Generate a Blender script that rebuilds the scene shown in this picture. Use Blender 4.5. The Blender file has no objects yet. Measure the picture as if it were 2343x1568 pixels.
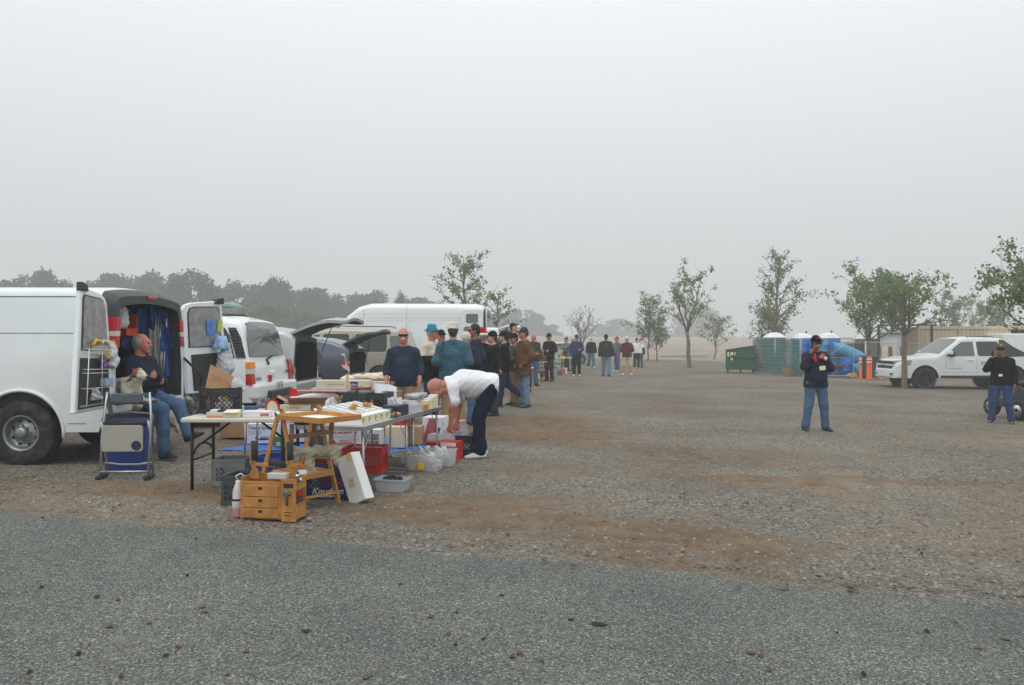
import bpy, bmesh, math, random
import numpy as np
from mathutils import Vector, Matrix, Euler
R = math.radians
random.seed(7); rng = np.random.default_rng(7)
scene = bpy.context.scene
C = scene.collection

# ---------------------------------------------------------------- camera
FOG = 0.0028
CAMZ, FPX, CX, HY = 1.58, 1786.0, 1171.0, 775.0     # eye height, focal length and horizon of the photograph
cam_d = bpy.data.cameras.new('camera'); cam = bpy.data.objects.new('camera', cam_d); C.objects.link(cam)
cam.location = (0, 0, CAMZ); cam.rotation_euler = (R(90), 0, 0)
cam_d.sensor_width = 23.6; cam_d.sensor_fit = 'HORIZONTAL'; cam_d.lens = 23.6 * FPX / 2342
cam_d.shift_y = -(784 - HY) / 2342
cam_d.clip_start = 0.1; cam_d.clip_end = 3000
scene.camera = cam

# ---------------------------------------------------------------- world: overcast sky
world = bpy.data.worlds.new('World'); scene.world = world; world.use_nodes = True
wn, wl = world.node_tree.nodes, world.node_tree.links
wn.clear()
w_out = wn.new('ShaderNodeOutputWorld'); w_bg = wn.new('ShaderNodeBackground')
w_sky = wn.new('ShaderNodeTexSky'); w_sky.sky_type = 'NISHITA'; w_sky.sun_disc = False
w_sky.sun_elevation = R(62); w_sky.sun_rotation = R(20); w_sky.dust_density = 6
w_hs = wn.new('ShaderNodeHueSaturation'); w_hs.inputs['Saturation'].default_value = 0.15; w_hs.inputs['Value'].default_value = 0.06
w_tc = wn.new('ShaderNodeTexCoord'); w_sep = wn.new('ShaderNodeSeparateXYZ')
w_ramp = wn.new('ShaderNodeValToRGB')            # overcast sky: brighter towards the zenith
w_ramp.color_ramp.elements[0].position = 0.0; w_ramp.color_ramp.elements[0].color = (0.53, 0.575, 0.58, 1)
w_ramp.color_ramp.elements[1].position = 1.0; w_ramp.color_ramp.elements[1].color = (1.2, 1.24, 1.24, 1)
e = w_ramp.color_ramp.elements.new(0.4); e.color = (0.885, 0.93, 0.95, 1)
w_mix = wn.new('ShaderNodeMixRGB'); w_mix.blend_type = 'MIX'; w_mix.inputs[0].default_value = 0.92
wl.new(w_tc.outputs['Generated'], w_sep.inputs[0]); wl.new(w_sep.outputs['Z'], w_ramp.inputs[0])
wl.new(w_sky.outputs[0], w_hs.inputs['Color']); wl.new(w_hs.outputs[0], w_mix.inputs[1]); wl.new(w_ramp.outputs[0], w_mix.inputs[2])
wl.new(w_mix.outputs[0], w_bg.inputs['Color']); w_bg.inputs['Strength'].default_value = 1.12
wl.new(w_bg.outputs[0], w_out.inputs[0])

# ---------------------------------------------------------------- sun behind the overcast
sun_d = bpy.data.lights.new('sun', 'SUN'); sun_d.energy = 0.7; sun_d.angle = R(28); sun_d.color = (1, 0.97, 0.93)
sun = bpy.data.objects.new('sun', sun_d); C.objects.link(sun); sun.location = (0, 0, 40)
sun.rotation_euler = (R(28), 0, R(-20))
scene.view_settings.view_transform = 'Standard'; scene.view_settings.look = 'None'
scene.view_settings.exposure = 0.0; scene.view_settings.gamma = 1.0; scene.view_settings.use_curve_mapping = False
cy = scene.cycles
cy.use_denoising = True; cy.max_bounces = 6; cy.diffuse_bounces = 3; cy.glossy_bounces = 3; cy.transmission_bounces = 6
cy.transparent_max_bounces = 12; cy.volume_bounces = 1; cy.caustics_reflective = False; cy.caustics_refractive = False

# ---------------------------------------------------------------- where things stand
def gz(x, y=0.0):
    """height of the lot: it falls gently to the right"""
    return -0.02 * max(-45.0, min(45.0, x))
def P(px, py, Y):
    """point of the place seen at (px, py) of the photograph, Y metres away"""
    return Vector(((px - CX) / FPX * Y, Y, CAMZ + (HY - py) / FPX * Y))
def G(px, py):
    """point of the ground seen there"""
    Y = CAMZ * FPX / ((py - HY) - 0.02 * (px - CX))
    X = (px - CX) / FPX * Y
    return Vector((X, Y, gz(X)))
def on(x, y, dz=0.0):
    return Vector((x, y, gz(x) + dz))

# ---------------------------------------------------------------- materials
MATS = {}
def lin(c):
    return tuple((v / 255 / 12.92 if v / 255 <= 0.04045 else ((v / 255 + 0.055) / 1.055) ** 2.4) for v in c)
def M(name, col=(.5, .5, .5), rough=.6, metal=0., var=.12, scale=6., bump=0., bscale=60., spec=.5, dirt=None, emit=None, alpha=1., trans=0., coat=0.):
    """procedural material: base colour with soft uneven tone, optional fine relief and grime"""
    if name in MATS: return MATS[name]
    m = bpy.data.materials.new(name); m.use_nodes = True
    n, l = m.node_tree.nodes, m.node_tree.links
    b = n['Principled BSDF']
    b.inputs['Roughness'].default_value = rough; b.inputs['Metallic'].default_value = metal
    b.inputs['Specular IOR Level'].default_value = spec
    if coat: b.inputs['Coat Weight'].default_value = coat; b.inputs['Coat Roughness'].default_value = .08
    tc = n.new('ShaderNodeTexCoord')
    if var > 0:
        nz = n.new('ShaderNodeTexNoise'); nz.inputs['Scale'].default_value = scale; nz.inputs['Detail'].default_value = 5
        l.new(tc.outputs['Object'], nz.inputs['Vector'])
        rp = n.new('ShaderNodeValToRGB'); rp.color_ramp.elements[0].position = .3; rp.color_ramp.elements[1].position = .7
        c0 = tuple(v * (1 - var) for v in col); c1 = tuple(min(1, v * (1 + var)) for v in col)
        rp.color_ramp.elements[0].color = (*c0, 1); rp.color_ramp.elements[1].color = (*c1, 1)
        l.new(nz.outputs[0], rp.inputs[0]); src = rp.outputs[0]
        if dirt:
            n2 = n.new('ShaderNodeTexNoise'); n2.inputs['Scale'].default_value = dirt[1]; n2.inputs['Detail'].default_value = 6
            l.new(tc.outputs['Object'], n2.inputs['Vector'])
            r2 = n.new('ShaderNodeValToRGB'); r2.color_ramp.elements[0].position = dirt[2]; r2.color_ramp.elements[1].position = dirt[2] + .18
            r2.color_ramp.elements[0].color = (0, 0, 0, 1); r2.color_ramp.elements[1].color = (dirt[3],) * 3 + (1,)
            l.new(n2.outputs[0], r2.inputs[0])
            mx = n.new('ShaderNodeMixRGB'); l.new(r2.outputs[0], mx.inputs[0]); l.new(src, mx.inputs[1]); mx.inputs[2].default_value = (*dirt[0], 1)
            src = mx.outputs[0]
        l.new(src, b.inputs['Base Color'])
    else:
        b.inputs['Base Color'].default_value = (*col, 1)
    if bump > 0:
        nb = n.new('ShaderNodeTexNoise'); nb.inputs['Scale'].default_value = bscale; nb.inputs['Detail'].default_value = 4
        l.new(tc.outputs['Object'], nb.inputs['Vector'])
        bp = n.new('ShaderNodeBump'); bp.inputs['Strength'].default_value = bump; bp.inputs['Distance'].default_value = .02
        l.new(nb.outputs[0], bp.inputs['Height']); l.new(bp.outputs[0], b.inputs['Normal'])
    if emit:
        b.inputs['Emission Color'].default_value = (*emit[0], 1); b.inputs['Emission Strength'].default_value = emit[1]
    if trans: b.inputs['Transmission Weight'].default_value = trans
    if alpha < 1: b.inputs['Alpha'].default_value = alpha
    MATS[name] = m
    return m
def S(name, rgb, **k):
    """material from an sRGB colour"""
    return M(name, lin(rgb), **k)

# ---------------------------------------------------------------- mesh builder
class MB:
    def __init__(s): s.v = []; s.f = []; s.m = []; s.sm = []
    def add(s, vs, fs, mi=0, smooth=False):
        o = len(s.v); s.v.extend([tuple(v) for v in vs])
        for f in fs: s.f.append(tuple(i + o for i in f)); s.m.append(mi); s.sm.append(smooth)
        return s
    def box(s, c, d, rot=None, mi=0, taper=1.0):
        x, y, z = d[0] / 2, d[1] / 2, d[2] / 2; t = taper
        vs = [Vector(p) for p in ((-x, -y, -z), (x, -y, -z), (x, y, -z), (-x, y, -z), (-x * t, -y * t, z), (x * t, -y * t, z), (x * t, y * t, z), (-x * t, y * t, z))]
        if rot is not None:
            m = rot if isinstance(rot, Matrix) else Euler(rot).to_matrix()
            vs = [m @ v for v in vs]
        c = Vector(c)
        return s.add([v + c for v in vs], [(0, 3, 2, 1), (4, 5, 6, 7), (0, 1, 5, 4), (1, 2, 6, 5), (2, 3, 7, 6), (3, 0, 4, 7)], mi)
    def b2(s, a, b, mi=0):
        return s.box([(a[i] + b[i]) / 2 for i in range(3)], [abs(b[i] - a[i]) for i in range(3)], mi=mi)
    def bar(s, p0, p1, w, h, up=(0, 0, 1), mi=0):
        """rectangular bar from p0 to p1"""
        p0, p1 = Vector(p0), Vector(p1); d = p1 - p0; L = d.length
        if L < 1e-6: return s
        z = d / L; u = Vector(up)
        if abs(z.dot(u)) > .98: u = Vector((0, 1, 0))
        x = u.cross(z).normalized(); y = z.cross(x)
        return s.box((p0 + p1) / 2, (w, h, L), Matrix((x, y, z)).transposed(), mi)
    def tube(s, path, r, n=8, mi=0, caps=True, smooth=True, ry=1.0):
        path = [Vector(p) for p in path]; k = len(path)
        rs = r if hasattr(r, '__len__') else [r] * k
        vs, fs = [], []
        prev = None
        for i, p in enumerate(path):
            t = (path[min(i + 1, k - 1)] - path[max(i - 1, 0)])
            if t.length < 1e-9: t = Vector((0, 0, 1))
            t.normalize()
            if prev is None:
                u = Vector((0, 0, 1)) if abs(t.z) < .95 else Vector((1, 0, 0))
                x = u.cross(t).normalized()
            else:
                x = prev - t * prev.dot(t)
                x = x.normalized() if x.length > 1e-6 else Vector((1, 0, 0))
            prev = x; y = t.cross(x)
            for j in range(n):
                a = 2 * math.pi * j / n
                vs.append(p + (x * math.cos(a) + y * math.sin(a) * ry) * rs[i])
        for i in range(k - 1):
            for j in range(n):
                a, b = i * n + j, i * n + (j + 1) % n
                fs.append((a, b, b + n, a + n))
        s.add(vs, fs, mi, smooth)
        if caps:
            o = len(s.v) - len(vs)
            s.f.append(tuple(o + j for j in range(n))[::-1]); s.m.append(mi); s.sm.append(False)
            s.f.append(tuple(o + (k - 1) * n + j for j in range(n))); s.m.append(mi); s.sm.append(False)
        return s
    def cyl(s, p0, p1, r0, r1=None, n=16, mi=0, smooth=True):
        return s.tube([p0, p1], [r0, r0 if r1 is None else r1], n, mi, True, smooth)
    def lathe(s, prof, n=20, mi=0, axis='z', c=(0, 0, 0), smooth=True, closed=False):
        """profile of (radius, height) turned about an axis through c"""
        vs, fs = [], []; k = len(prof); c = Vector(c)
        for r, h in prof:
            for j in range(n):
                a = 2 * math.pi * j / n; x, y = r * math.cos(a), r * math.sin(a)
                p = {'z': (x, y, h), 'y': (x, h, y), 'x': (h, x, y)}[axis]
                vs.append(c + Vector(p))
        for i in range(k - 1 + (1 if closed else 0)):
            for j in range(n):
                a, b = i * n + j, i * n + (j + 1) % n; i2 = ((i + 1) % k) * n
                fs.append((a, b, i2 + (j + 1) % n, i2 + j))
        return s.add(vs, fs, mi, smooth)
    def prism(s, poly, d, axis='y', mi=0, c=0.0):
        """polygon extruded by +-d/2 about c along an axis; poly in the other two axes"""
        def pt(a, b, t): return {'y': (a, t, b), 'x': (t, a, b), 'z': (a, b, t)}[axis]
        n = len(poly); vs = [pt(a, b, c - d / 2) for a, b in poly] + [pt(a, b, c + d / 2) for a, b in poly]
        fs = [tuple(range(n))[::-1], tuple(range(n, 2 * n))] + [(i, (i + 1) % n, n + (i + 1) % n, n + i) for i in range(n)]
        return s.add(vs, fs, mi)
    def loft(s, rings, mi=0, closed=True, smooth=True, cap=False):
        n = len(rings[0]); vs = [p for r in rings for p in r]; fs = []
        for i in range(len(rings) - 1):
            for j in range(n if closed else n - 1):
                a, b = i * n + j, i * n + (j + 1) % n
                fs.append((a, b, b + n, a + n))
        s.add(vs, fs, mi, smooth)
        if cap:
            o = len(s.v) - len(vs); k = len(rings)
            s.f.append(tuple(o + j for j in range(n))[::-1]); s.m.append(mi); s.sm.append(False)
            s.f.append(tuple(o + (k - 1) * n + j for j in range(n))); s.m.append(mi); s.sm.append(False)
        return s
    def grid(s, fn, nu, nv, mi=0, smooth=True):
        vs = [fn(i / nu, j / nv) for i in range(nu + 1) for j in range(nv + 1)]
        fs = [(i * (nv + 1) + j, (i + 1) * (nv + 1) + j, (i + 1) * (nv + 1) + j + 1, i * (nv + 1) + j + 1) for i in range(nu) for j in range(nv)]
        return s.add(vs, fs, mi, smooth)
    def mesh(s, name, mats):
        me = bpy.data.meshes.new(name); me.from_pydata(s.v, [], s.f); 
        for m in (mats if isinstance(mats, (list, tuple)) else [mats]): me.materials.append(m)
        me.polygons.foreach_set('material_index', s.m); me.polygons.foreach_set('use_smooth', s.sm)
        me.update()
        return me
    def build(s, name, mats, parent=None, bevel=0, loc=None, rot=None, fix=True):
        me = s.mesh(name, mats)
        if fix:
            bm = bmesh.new(); bm.from_mesh(me); bmesh.ops.recalc_face_normals(bm, faces=bm.faces); bm.to_mesh(me); bm.free()
        return obj(name, me, parent, bevel, loc, rot)
def obj(name, me, parent=None, bevel=0, loc=None, rot=None):
    o = bpy.data.objects.new(name, me); C.objects.link(o)
    if parent is not None: o.parent = parent
    if loc is not None: o.location = loc
    if rot is not None: o.rotation_euler = rot
    if bevel:
        b = o.modifiers.new('edge', 'BEVEL'); b.width = bevel; b.segments = 1 if bevel < .02 else 3; b.limit_method = 'ANGLE'; b.angle_limit = R(40)
    return o
def tag(o, label, cat, group=None, kind=None):
    o['label'] = label; o['category'] = cat
    if group: o['group'] = group
    if kind: o['kind'] = kind
    return o
def struct(o, kind='structure'):
    o['kind'] = kind; return o
def thing(name, label, cat, loc=(0, 0, 0), rz=0, group=None, tilt=None):
    o = bpy.data.objects.new(name, None); C.objects.link(o); o.empty_display_size = .1
    o.location = loc; o.rotation_euler = tilt if tilt else (0, 0, rz)
    return tag(o, label, cat, group)
def copy_tree(o, parent=None):
    c = o.copy(); C.objects.link(c); c.parent = parent
    for ch in list(o.children): copy_tree(ch, c)
    return c
def text(s, size, mat, parent, loc, rot, name='lettering', shear=0, align='LEFT', extrude=.0006, sx=1.0, bold=0):
    cu = bpy.data.curves.new(name, 'FONT'); cu.body = s; cu.size = size; cu.extrude = extrude; cu.align_x = align; cu.shear = shear; cu.offset = bold
    cu.resolution_u = 2
    cu.materials.append(mat)
    t_ = bpy.data.objects.new(name, cu); me = bpy.data.meshes.new_from_object(t_); bpy.data.objects.remove(t_)
    if not me.materials: me.materials.append(mat)
    o = bpy.data.objects.new(name, me); C.objects.link(o); o.parent = parent; o.location = loc; o.rotation_euler = rot; o.scale = (sx, 1, 1)
    return o

# ---------------------------------------------------------------- implicit surfaces (bodies, clothes, soft things)
def surfnet(V, mn, h):
    """naive surface nets of a sampled distance field"""
    nx, ny, nz = V.shape; ins = V < 0
    cnt = np.zeros((nx - 1, ny - 1, nz - 1), np.float32); acc = np.zeros((nx - 1, ny - 1, nz - 1, 3), np.float32)
    corners = [(i, j, k) for i in (0, 1) for j in (0, 1) for k in (0, 1)]
    sl = lambda c: V[c[0]:nx - 1 + c[0], c[1]:ny - 1 + c[1], c[2]:nz - 1 + c[2]]
    for a in corners:
        for ax in range(3):
            if a[ax] == 0:
                b = list(a); b[ax] = 1
                va, vb = sl(a), sl(b); cr = (va < 0) != (vb < 0)
                t = np.where(cr, va / np.where(cr, va - vb, 1), 0)
                cnt += cr
                for q in range(3):
                    acc[..., q] += np.where(cr, a[q] + (t if q == ax else 0), 0)
    act = cnt > 0
    idx = np.full(act.shape, -1, np.int64); idx[act] = np.arange(act.sum())
    ijk = np.argwhere(act)
    vs = (ijk + acc[act] / cnt[act][:, None]) * h + np.array(mn)
    faces = []
    for ax in range(3):
        o1, o2 = [q for q in range(3) if q != ax]
        a = np.moveaxis(ins, (ax, o1, o2), (0, 1, 2)); I = np.moveaxis(idx, (ax, o1, o2), (0, 1, 2))
        s0, s1 = a[:-1, 1:-1, 1:-1], a[1:, 1:-1, 1:-1]; cr = s0 != s1
        q = np.stack([I[:, :-1, :-1][cr], I[:, 1:, :-1][cr], I[:, 1:, 1:][cr], I[:, :-1, 1:][cr]], 1)
        flip = s0[cr] if ax != 1 else ~s0[cr]
        q[~flip] = q[~flip][:, ::-1]
        faces.append(q)
    return vs, np.concatenate(faces)
class SDF:
    """smooth union of tapered capsules; each may be flattened along one direction"""
    def __init__(s): s.p = []; s.cut = []; s.sub = []
    def cap(s, a, b, r1, r2=None, flat=None, k=.03, w=0.):
        s.p.append((np.array(a, float), np.array(b, float), r1, r1 if r2 is None else r2, flat, k, w)); return s
    def ball(s, c, r, flat=None, k=.03): return s.cap(c, c, r, r, flat, k)
    def clip(s, p, n): s.cut.append((np.array(p, float), np.array(n, float) / np.linalg.norm(n))); return s
    def hole(s, c, r): s.sub.append((np.array(c, float), r)); return s
    def mesh(s, h, wr=0., wf=18., seed=0, pad=.03):
        lo = np.min([np.minimum(a - max(r1, r2), b - max(r1, r2)) for a, b, r1, r2, *_ in s.p], 0) - pad - 2 * h
        hi = np.max([np.maximum(a + max(r1, r2), b + max(r1, r2)) for a, b, r1, r2, *_ in s.p], 0) + pad + 2 * h
        n = np.ceil((hi - lo) / h).astype(int) + 1
        ax = [lo[i] + np.arange(n[i]) * h for i in range(3)]
        V = np.full(tuple(n), .5)
        for a, b, r1, r2, flat, k, w in s.p:
            rm = max(r1, r2) + k + .02
            i0 = np.maximum(((np.minimum(a, b) - rm - lo) / h).astype(int), 0); i1 = np.minimum(((np.maximum(a, b) + rm - lo) / h).astype(int) + 2, n)
            X, Y, Z = np.meshgrid(ax[0][i0[0]:i1[0]], ax[1][i0[1]:i1[1]], ax[2][i0[2]:i1[2]], indexing='ij')
            p = np.stack([X, Y, Z], -1) - a; d = b - a; L2 = d @ d
            t = np.clip((p @ d) / L2, 0, 1) if L2 > 1e-12 else np.zeros(X.shape)
            q = p - t[..., None] * d
            if flat is not None:
                fn = np.array(flat[0], float); fn /= np.linalg.norm(fn)
                q = q + (q @ fn)[..., None] * fn * (1 / flat[1] - 1)
            D = np.sqrt((q * q).sum(-1)) - (r1 + (r2 - r1) * t)
            sl = tuple(slice(i0[i], i1[i]) for i in range(3)); W = V[sl]
            hh = np.clip(.5 + .5 * (W - D) / k, 0, 1)
            V[sl] = W + (D - W) * hh - k * hh * (1 - hh)
        if wr or s.cut or s.sub:
            X, Y, Z = np.meshgrid(*ax, indexing='ij')
            if wr:
                rg = np.random.default_rng(seed); 
                for q in range(4):
                    w, w2 = rg.normal(size=3) * wf * (1 + .5 * q), rg.normal(size=3) * wf * .8
                    V += 1.5 * wr / (1 + .4 * q) * np.sin(X * w[0] + Y * w[1] + Z * w[2] + rg.uniform(0, 6)) * np.sin(X * w2[0] + Y * w2[1] + Z * w2[2] + rg.uniform(0, 6))
            for c, r in s.sub:
                V = np.maximum(V, r - np.sqrt((X - c[0]) ** 2 + (Y - c[1]) ** 2 + (Z - c[2]) ** 2))
            for p, nn in s.cut:
                V = np.maximum(V, (X - p[0]) * nn[0] + (Y - p[1]) * nn[1] + (Z - p[2]) * nn[2])
        return surfnet(V, lo, h)
def np_mesh(name, parts, mats, smooth=True):
    """one mesh from several (verts, faces, material index or array) pieces"""
    vs, fs, ms, o = [], [], [], 0
    for v, f, mi in parts:
        vs.append(np.asarray(v, float)); f = np.asarray(f)
        fs.extend((f + o).tolist()); ms.extend([mi] * len(f) if np.isscalar(mi) else list(mi)); o += len(v)
    me = bpy.data.meshes.new(name); me.from_pydata(np.concatenate(vs).tolist(), [], fs)
    for m in (mats if isinstance(mats, (list, tuple)) else [mats]): me.materials.append(m)
    me.polygons.foreach_set('material_index', [int(x) for x in ms]); me.polygons.foreach_set('use_smooth', [smooth] * len(fs)); me.update()
    return me

# ================================================================ GROUND
def nodes_of(name):
    m = bpy.data.materials.new(name); m.use_nodes = True
    return m, m.node_tree.nodes, m.node_tree.links, m.node_tree.nodes['Principled BSDF']
def ramp(n, stops):
    r = n.new('ShaderNodeValToRGB'); els = r.color_ramp.elements
    while len(els) < len(stops): els.new(.5)
    for el, (p, c) in zip(els, stops): el.position = p; el.color = (*c, 1) if len(c) == 3 else c
    return r
def noise(n, l, vec, scale, detail=5, rough=.55):
    t = n.new('ShaderNodeTexNoise'); t.inputs['Scale'].default_value = scale; t.inputs['Detail'].default_value = detail; t.inputs['Roughness'].default_value = rough
    l.new(vec, t.inputs['Vector']); return t.outputs[0]
def voro(n, l, vec, scale):
    t = n.new('ShaderNodeTexVoronoi'); t.inputs['Scale'].default_value = scale; l.new(vec, t.inputs['Vector']); return t
def mixc(n, l, f, a, b, mode='MIX'):
    t = n.new('ShaderNodeMixRGB'); t.blend_type = mode
    for i, v in ((0, f), (1, a), (2, b)):
        if hasattr(v, 'is_output'): l.new(v, t.inputs[i])
        elif isinstance(v, (int, float)): t.inputs[i].default_value = v
        else: t.inputs[i].default_value = (*v, 1)
    return t.outputs[0]
def gravel_lot_material():
    m, n, l, b = nodes_of('gravel_lot')
    tc = n.new('ShaderNodeTexCoord'); v = tc.outputs['Object']
    v1 = voro(n, l, v, 36); v2 = voro(n, l, v, 80)
    stone_ramp = ramp(n, [(0, (.05, .048, .043)), (.3, (.125, .122, .108)), (.55, (.195, .186, .16)), (.8, (.285, .265, .225)), (1, (.46, .43, .38))])
    sep = n.new('ShaderNodeSeparateColor'); l.new(v1.outputs['Color'], sep.inputs[0]); l.new(sep.outputs[0], stone_ramp.inputs[0])
    stone2 = ramp(n, [(0, (.07, .07, .062)), (.5, (.16, .155, .135)), (1, (.34, .33, .29))])
    sep2 = n.new('ShaderNodeSeparateColor'); l.new(v2.outputs['Color'], sep2.inputs[0]); l.new(sep2.outputs[1], stone2.inputs[0])
    pick = ramp(n, [(.45, (0, 0, 0)), (.55, (1, 1, 1))]); l.new(sep2.outputs[2], pick.inputs[0])
    stones = mixc(n, l, pick.outputs[0], stone_ramp.outputs[0], stone2.outputs[0])
    dirt = ramp(n, [(.3, (.122, .082, .050)), (.5, (.180, .124, .077)), (.7, (.238, .167, .105))]); l.new(noise(n, l, v, 3.0, 8, .7), dirt.inputs[0])
    # where the earth shows between the stones
    mp = n.new('ShaderNodeMapping'); mp.inputs['Scale'].default_value = (.30, .50, 1); l.new(v, mp.inputs['Vector'])
    big = noise(n, l, mp.outputs[0], 1.0, 7, .62)
    sepx = n.new('ShaderNodeSeparateXYZ'); l.new(v, sepx.inputs[0])
    bare = ramp(n, [(.38, (.22, .22, .22)), (.66, (.72, .72, .72))]); l.new(big, bare.inputs[0])
    bare_out = bare.outputs[0]
    for cx_, cy_, rx_, ry_ in ((1.35, 6.35, 1.5, .62), (-.35, 7.1, 1.3, .6), (3.4, 9.2, 2.2, .35), (.4, 13.5, 1.6, 2.2), (-3.2, 7.75, 1.6, .5)):   # patches where the stones are worn away
        mpe = n.new('ShaderNodeMapping'); mpe.vector_type = 'TEXTURE'; mpe.inputs['Location'].default_value = (cx_, cy_, 0); mpe.inputs['Scale'].default_value = (rx_, ry_, 50); mpe.inputs['Rotation'].default_value = (0, 0, -.26 if cy_ < 8 else 0)
        wv = n.new('ShaderNodeVectorMath'); wv.operation = 'ADD'; l.new(v, wv.inputs[0]); nzc = n.new('ShaderNodeTexNoise'); nzc.inputs['Scale'].default_value = 1.6; nzc.inputs['Detail'].default_value = 5; l.new(v, nzc.inputs['Vector'])
        sb = n.new('ShaderNodeVectorMath'); sb.operation = 'SUBTRACT'; l.new(nzc.outputs['Color'], sb.inputs[0]); sb.inputs[1].default_value = (.5, .5, .5); l.new(sb.outputs[0], wv.inputs[1]); l.new(wv.outputs[0], mpe.inputs['Vector'])
        ln = n.new('ShaderNodeVectorMath'); ln.operation = 'LENGTH'; l.new(mpe.outputs[0], ln.inputs[0])
        m2 = n.new('ShaderNodeMapRange'); m2.inputs[1].default_value = 1.1; m2.inputs[2].default_value = .35; m2.inputs[3].default_value = 0; m2.inputs[4].default_value = .5; l.new(ln.outputs['Value'], m2.inputs[0])
        ad = n.new('ShaderNodeMath'); ad.operation = 'ADD'; l.new(bare_out, ad.inputs[0]); l.new(m2.outputs[0], ad.inputs[1]); bare_out = ad.outputs[0]
    fine = noise(n, l, v, 26, 5, .7)
    add = n.new('ShaderNodeMath'); add.operation = 'ADD'; l.new(bare_out, add.inputs[0]); l.new(fine, add.inputs[1])
    th = ramp(n, [(.0, (0, 0, 0)), (1, (1, 1, 1))])
    mr = n.new('ShaderNodeMapRange'); mr.inputs[1].default_value = .70; mr.inputs[2].default_value = 1.25; l.new(add.outputs[0], mr.inputs[0])
    col = mixc(n, l, mr.outputs[0], stones, dirt.outputs[0])
    tone = ramp(n, [(.35, (.82, .82, .82)), (.65, (1.12, 1.12, 1.12))]); l.new(noise(n, l, v, .35, 4), tone.inputs[0])
    col = mixc(n, l, 1.0, col, tone.outputs[0], 'MULTIPLY')
    l.new(col, b.inputs['Base Color']); b.inputs['Roughness'].default_value = .92; b.inputs['Specular IOR Level'].default_value = .25
    inv = n.new('ShaderNodeMath'); inv.operation = 'MULTIPLY'; inv.inputs[1].default_value = -1.0; l.new(v1.outputs['Distance'], inv.inputs[0])
    bp = n.new('ShaderNodeBump'); bp.inputs['Strength'].default_value = .8; bp.inputs['Distance'].default_value = .02; l.new(inv.outputs[0], bp.inputs['Height'])
    bp2 = n.new('ShaderNodeBump'); bp2.inputs['Strength'].default_value = .5; bp2.inputs['Distance'].default_value = .03; l.new(noise(n, l, v, 9, 6), bp2.inputs['Height']); l.new(bp.outputs[0], bp2.inputs['Normal'])
    l.new(bp2.outputs[0], b.inputs['Normal'])
    return m
def road_material():
    m, n, l, b = nodes_of('chip_road')
    tc = n.new('ShaderNodeTexCoord'); v = tc.outputs['Object']
    v1 = voro(n, l, v, 120); sep = n.new('ShaderNodeSeparateColor'); l.new(v1.outputs['Color'], sep.inputs[0])
    st = ramp(n, [(0, (.045, .048, .045)), (.35, (.105, .112, .105)), (.65, (.150, .158, .148)), (.88, (.215, .222, .205)), (1, (.40, .40, .36))]); l.new(sep.outputs[0], st.inputs[0])
    tone = ramp(n, [(.3, (.74, .76, .76)), (.7, (1.15, 1.14, 1.1))]); l.new(noise(n, l, v, .8, 6, .6), tone.inputs[0])
    col = mixc(n, l, 1.0, st.outputs[0], tone.outputs[0], 'MULTIPLY')
    dust = ramp(n, [(.55, (0, 0, 0)), (.75, (.5, .5, .5))]); l.new(noise(n, l, v, 2.2, 8, .7), dust.inputs[0])
    col = mixc(n, l, dust.outputs[0], col, (.17, .15, .12))
    l.new(col, b.inputs['Base Color']); b.inputs['Roughness'].default_value = .9; b.inputs['Specular IOR Level'].default_value = .3
    inv = n.new('ShaderNodeMath'); inv.operation = 'MULTIPLY'; inv.inputs[1].default_value = -1.0; l.new(v1.outputs['Distance'], inv.inputs[0])
    bp = n.new('ShaderNodeBump'); bp.inputs['Strength'].default_value = .6; bp.inputs['Distance'].default_value = .010; l.new(inv.outputs[0], bp.inputs['Height'])
    l.new(bp.outputs[0], b.inputs['Normal'])
    return m
LOT = gravel_lot_material(); ROAD = road_material()
# the lot: one sheet out to the horizon, gently uneven, falling to the right
def axis(a, b, near, k):
    xs = [0.0]; st = near
    while xs[-1] < b: xs.append(xs[-1] + st); st *= k
    return [-x for x in xs[:0:-1] if -x > a - 1] + xs
xs = axis(-700, 700, 1.0, 1.09); ys = [-12 + .8 * i for i in range(60)]
st = .9
while ys[-1] < 900: ys.append(ys[-1] + st); st *= 1.1
def lumps(x, y): return .012 * math.sin(x * 1.3 + y * .7) * math.sin(y * 1.1 - x * .4) + .01 * math.sin(x * .37 + 2 * math.sin(y * .21)) if y > 7.5 else 0
g = MB(); nX, nY = len(xs), len(ys)
g.add([(x, y, gz(x) + lumps(x, y) * (1 if y < 60 else 0) - .006) for y in ys for x in xs], [(j * nX + i, j * nX + i + 1, (j + 1) * nX + i + 1, (j + 1) * nX + i) for j in range(nY - 1) for i in range(nX - 1)], 0, True)
ground = struct(g.build('ground', LOT, fix=False))
# the road: a sheet of fine chippings with a ragged edge, along the front
def edge_y(x): return 5.9 - .27 * x + .05 * math.sin(x * 2.1) + .03 * math.sin(x * 5.3 + 1) + .02 * math.sin(x * 13 + 2 * math.sin(x * 3.1)) + .014 * math.sin(x * 31 + 3 * math.sin(x * 7)) + .01 * math.sin(x * 57)
g = MB(); rx = [-14 + .03 * i for i in range(934)]; rx = [-40 + 2 * i for i in range(13)] + rx + [16 + 2 * i for i in range(13)]; ry = [0, .25, .5, .75, .94, 1]
vs = []
for x in rx:
    e1 = edge_y(x)
    for t in ry:
        y = -10 + t * (e1 + 10); vs.append((x, y, gz(x) + (.010 if t < 1 else -.012)))
k = len(ry)
g.add(vs, [(i * k + j, (i + 1) * k + j, (i + 1) * k + j + 1, i * k + j + 1) for i in range(len(rx) - 1) for j in range(k - 1)], 0, True)
road = struct(g.build('road', ROAD, fix=False))
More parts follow.
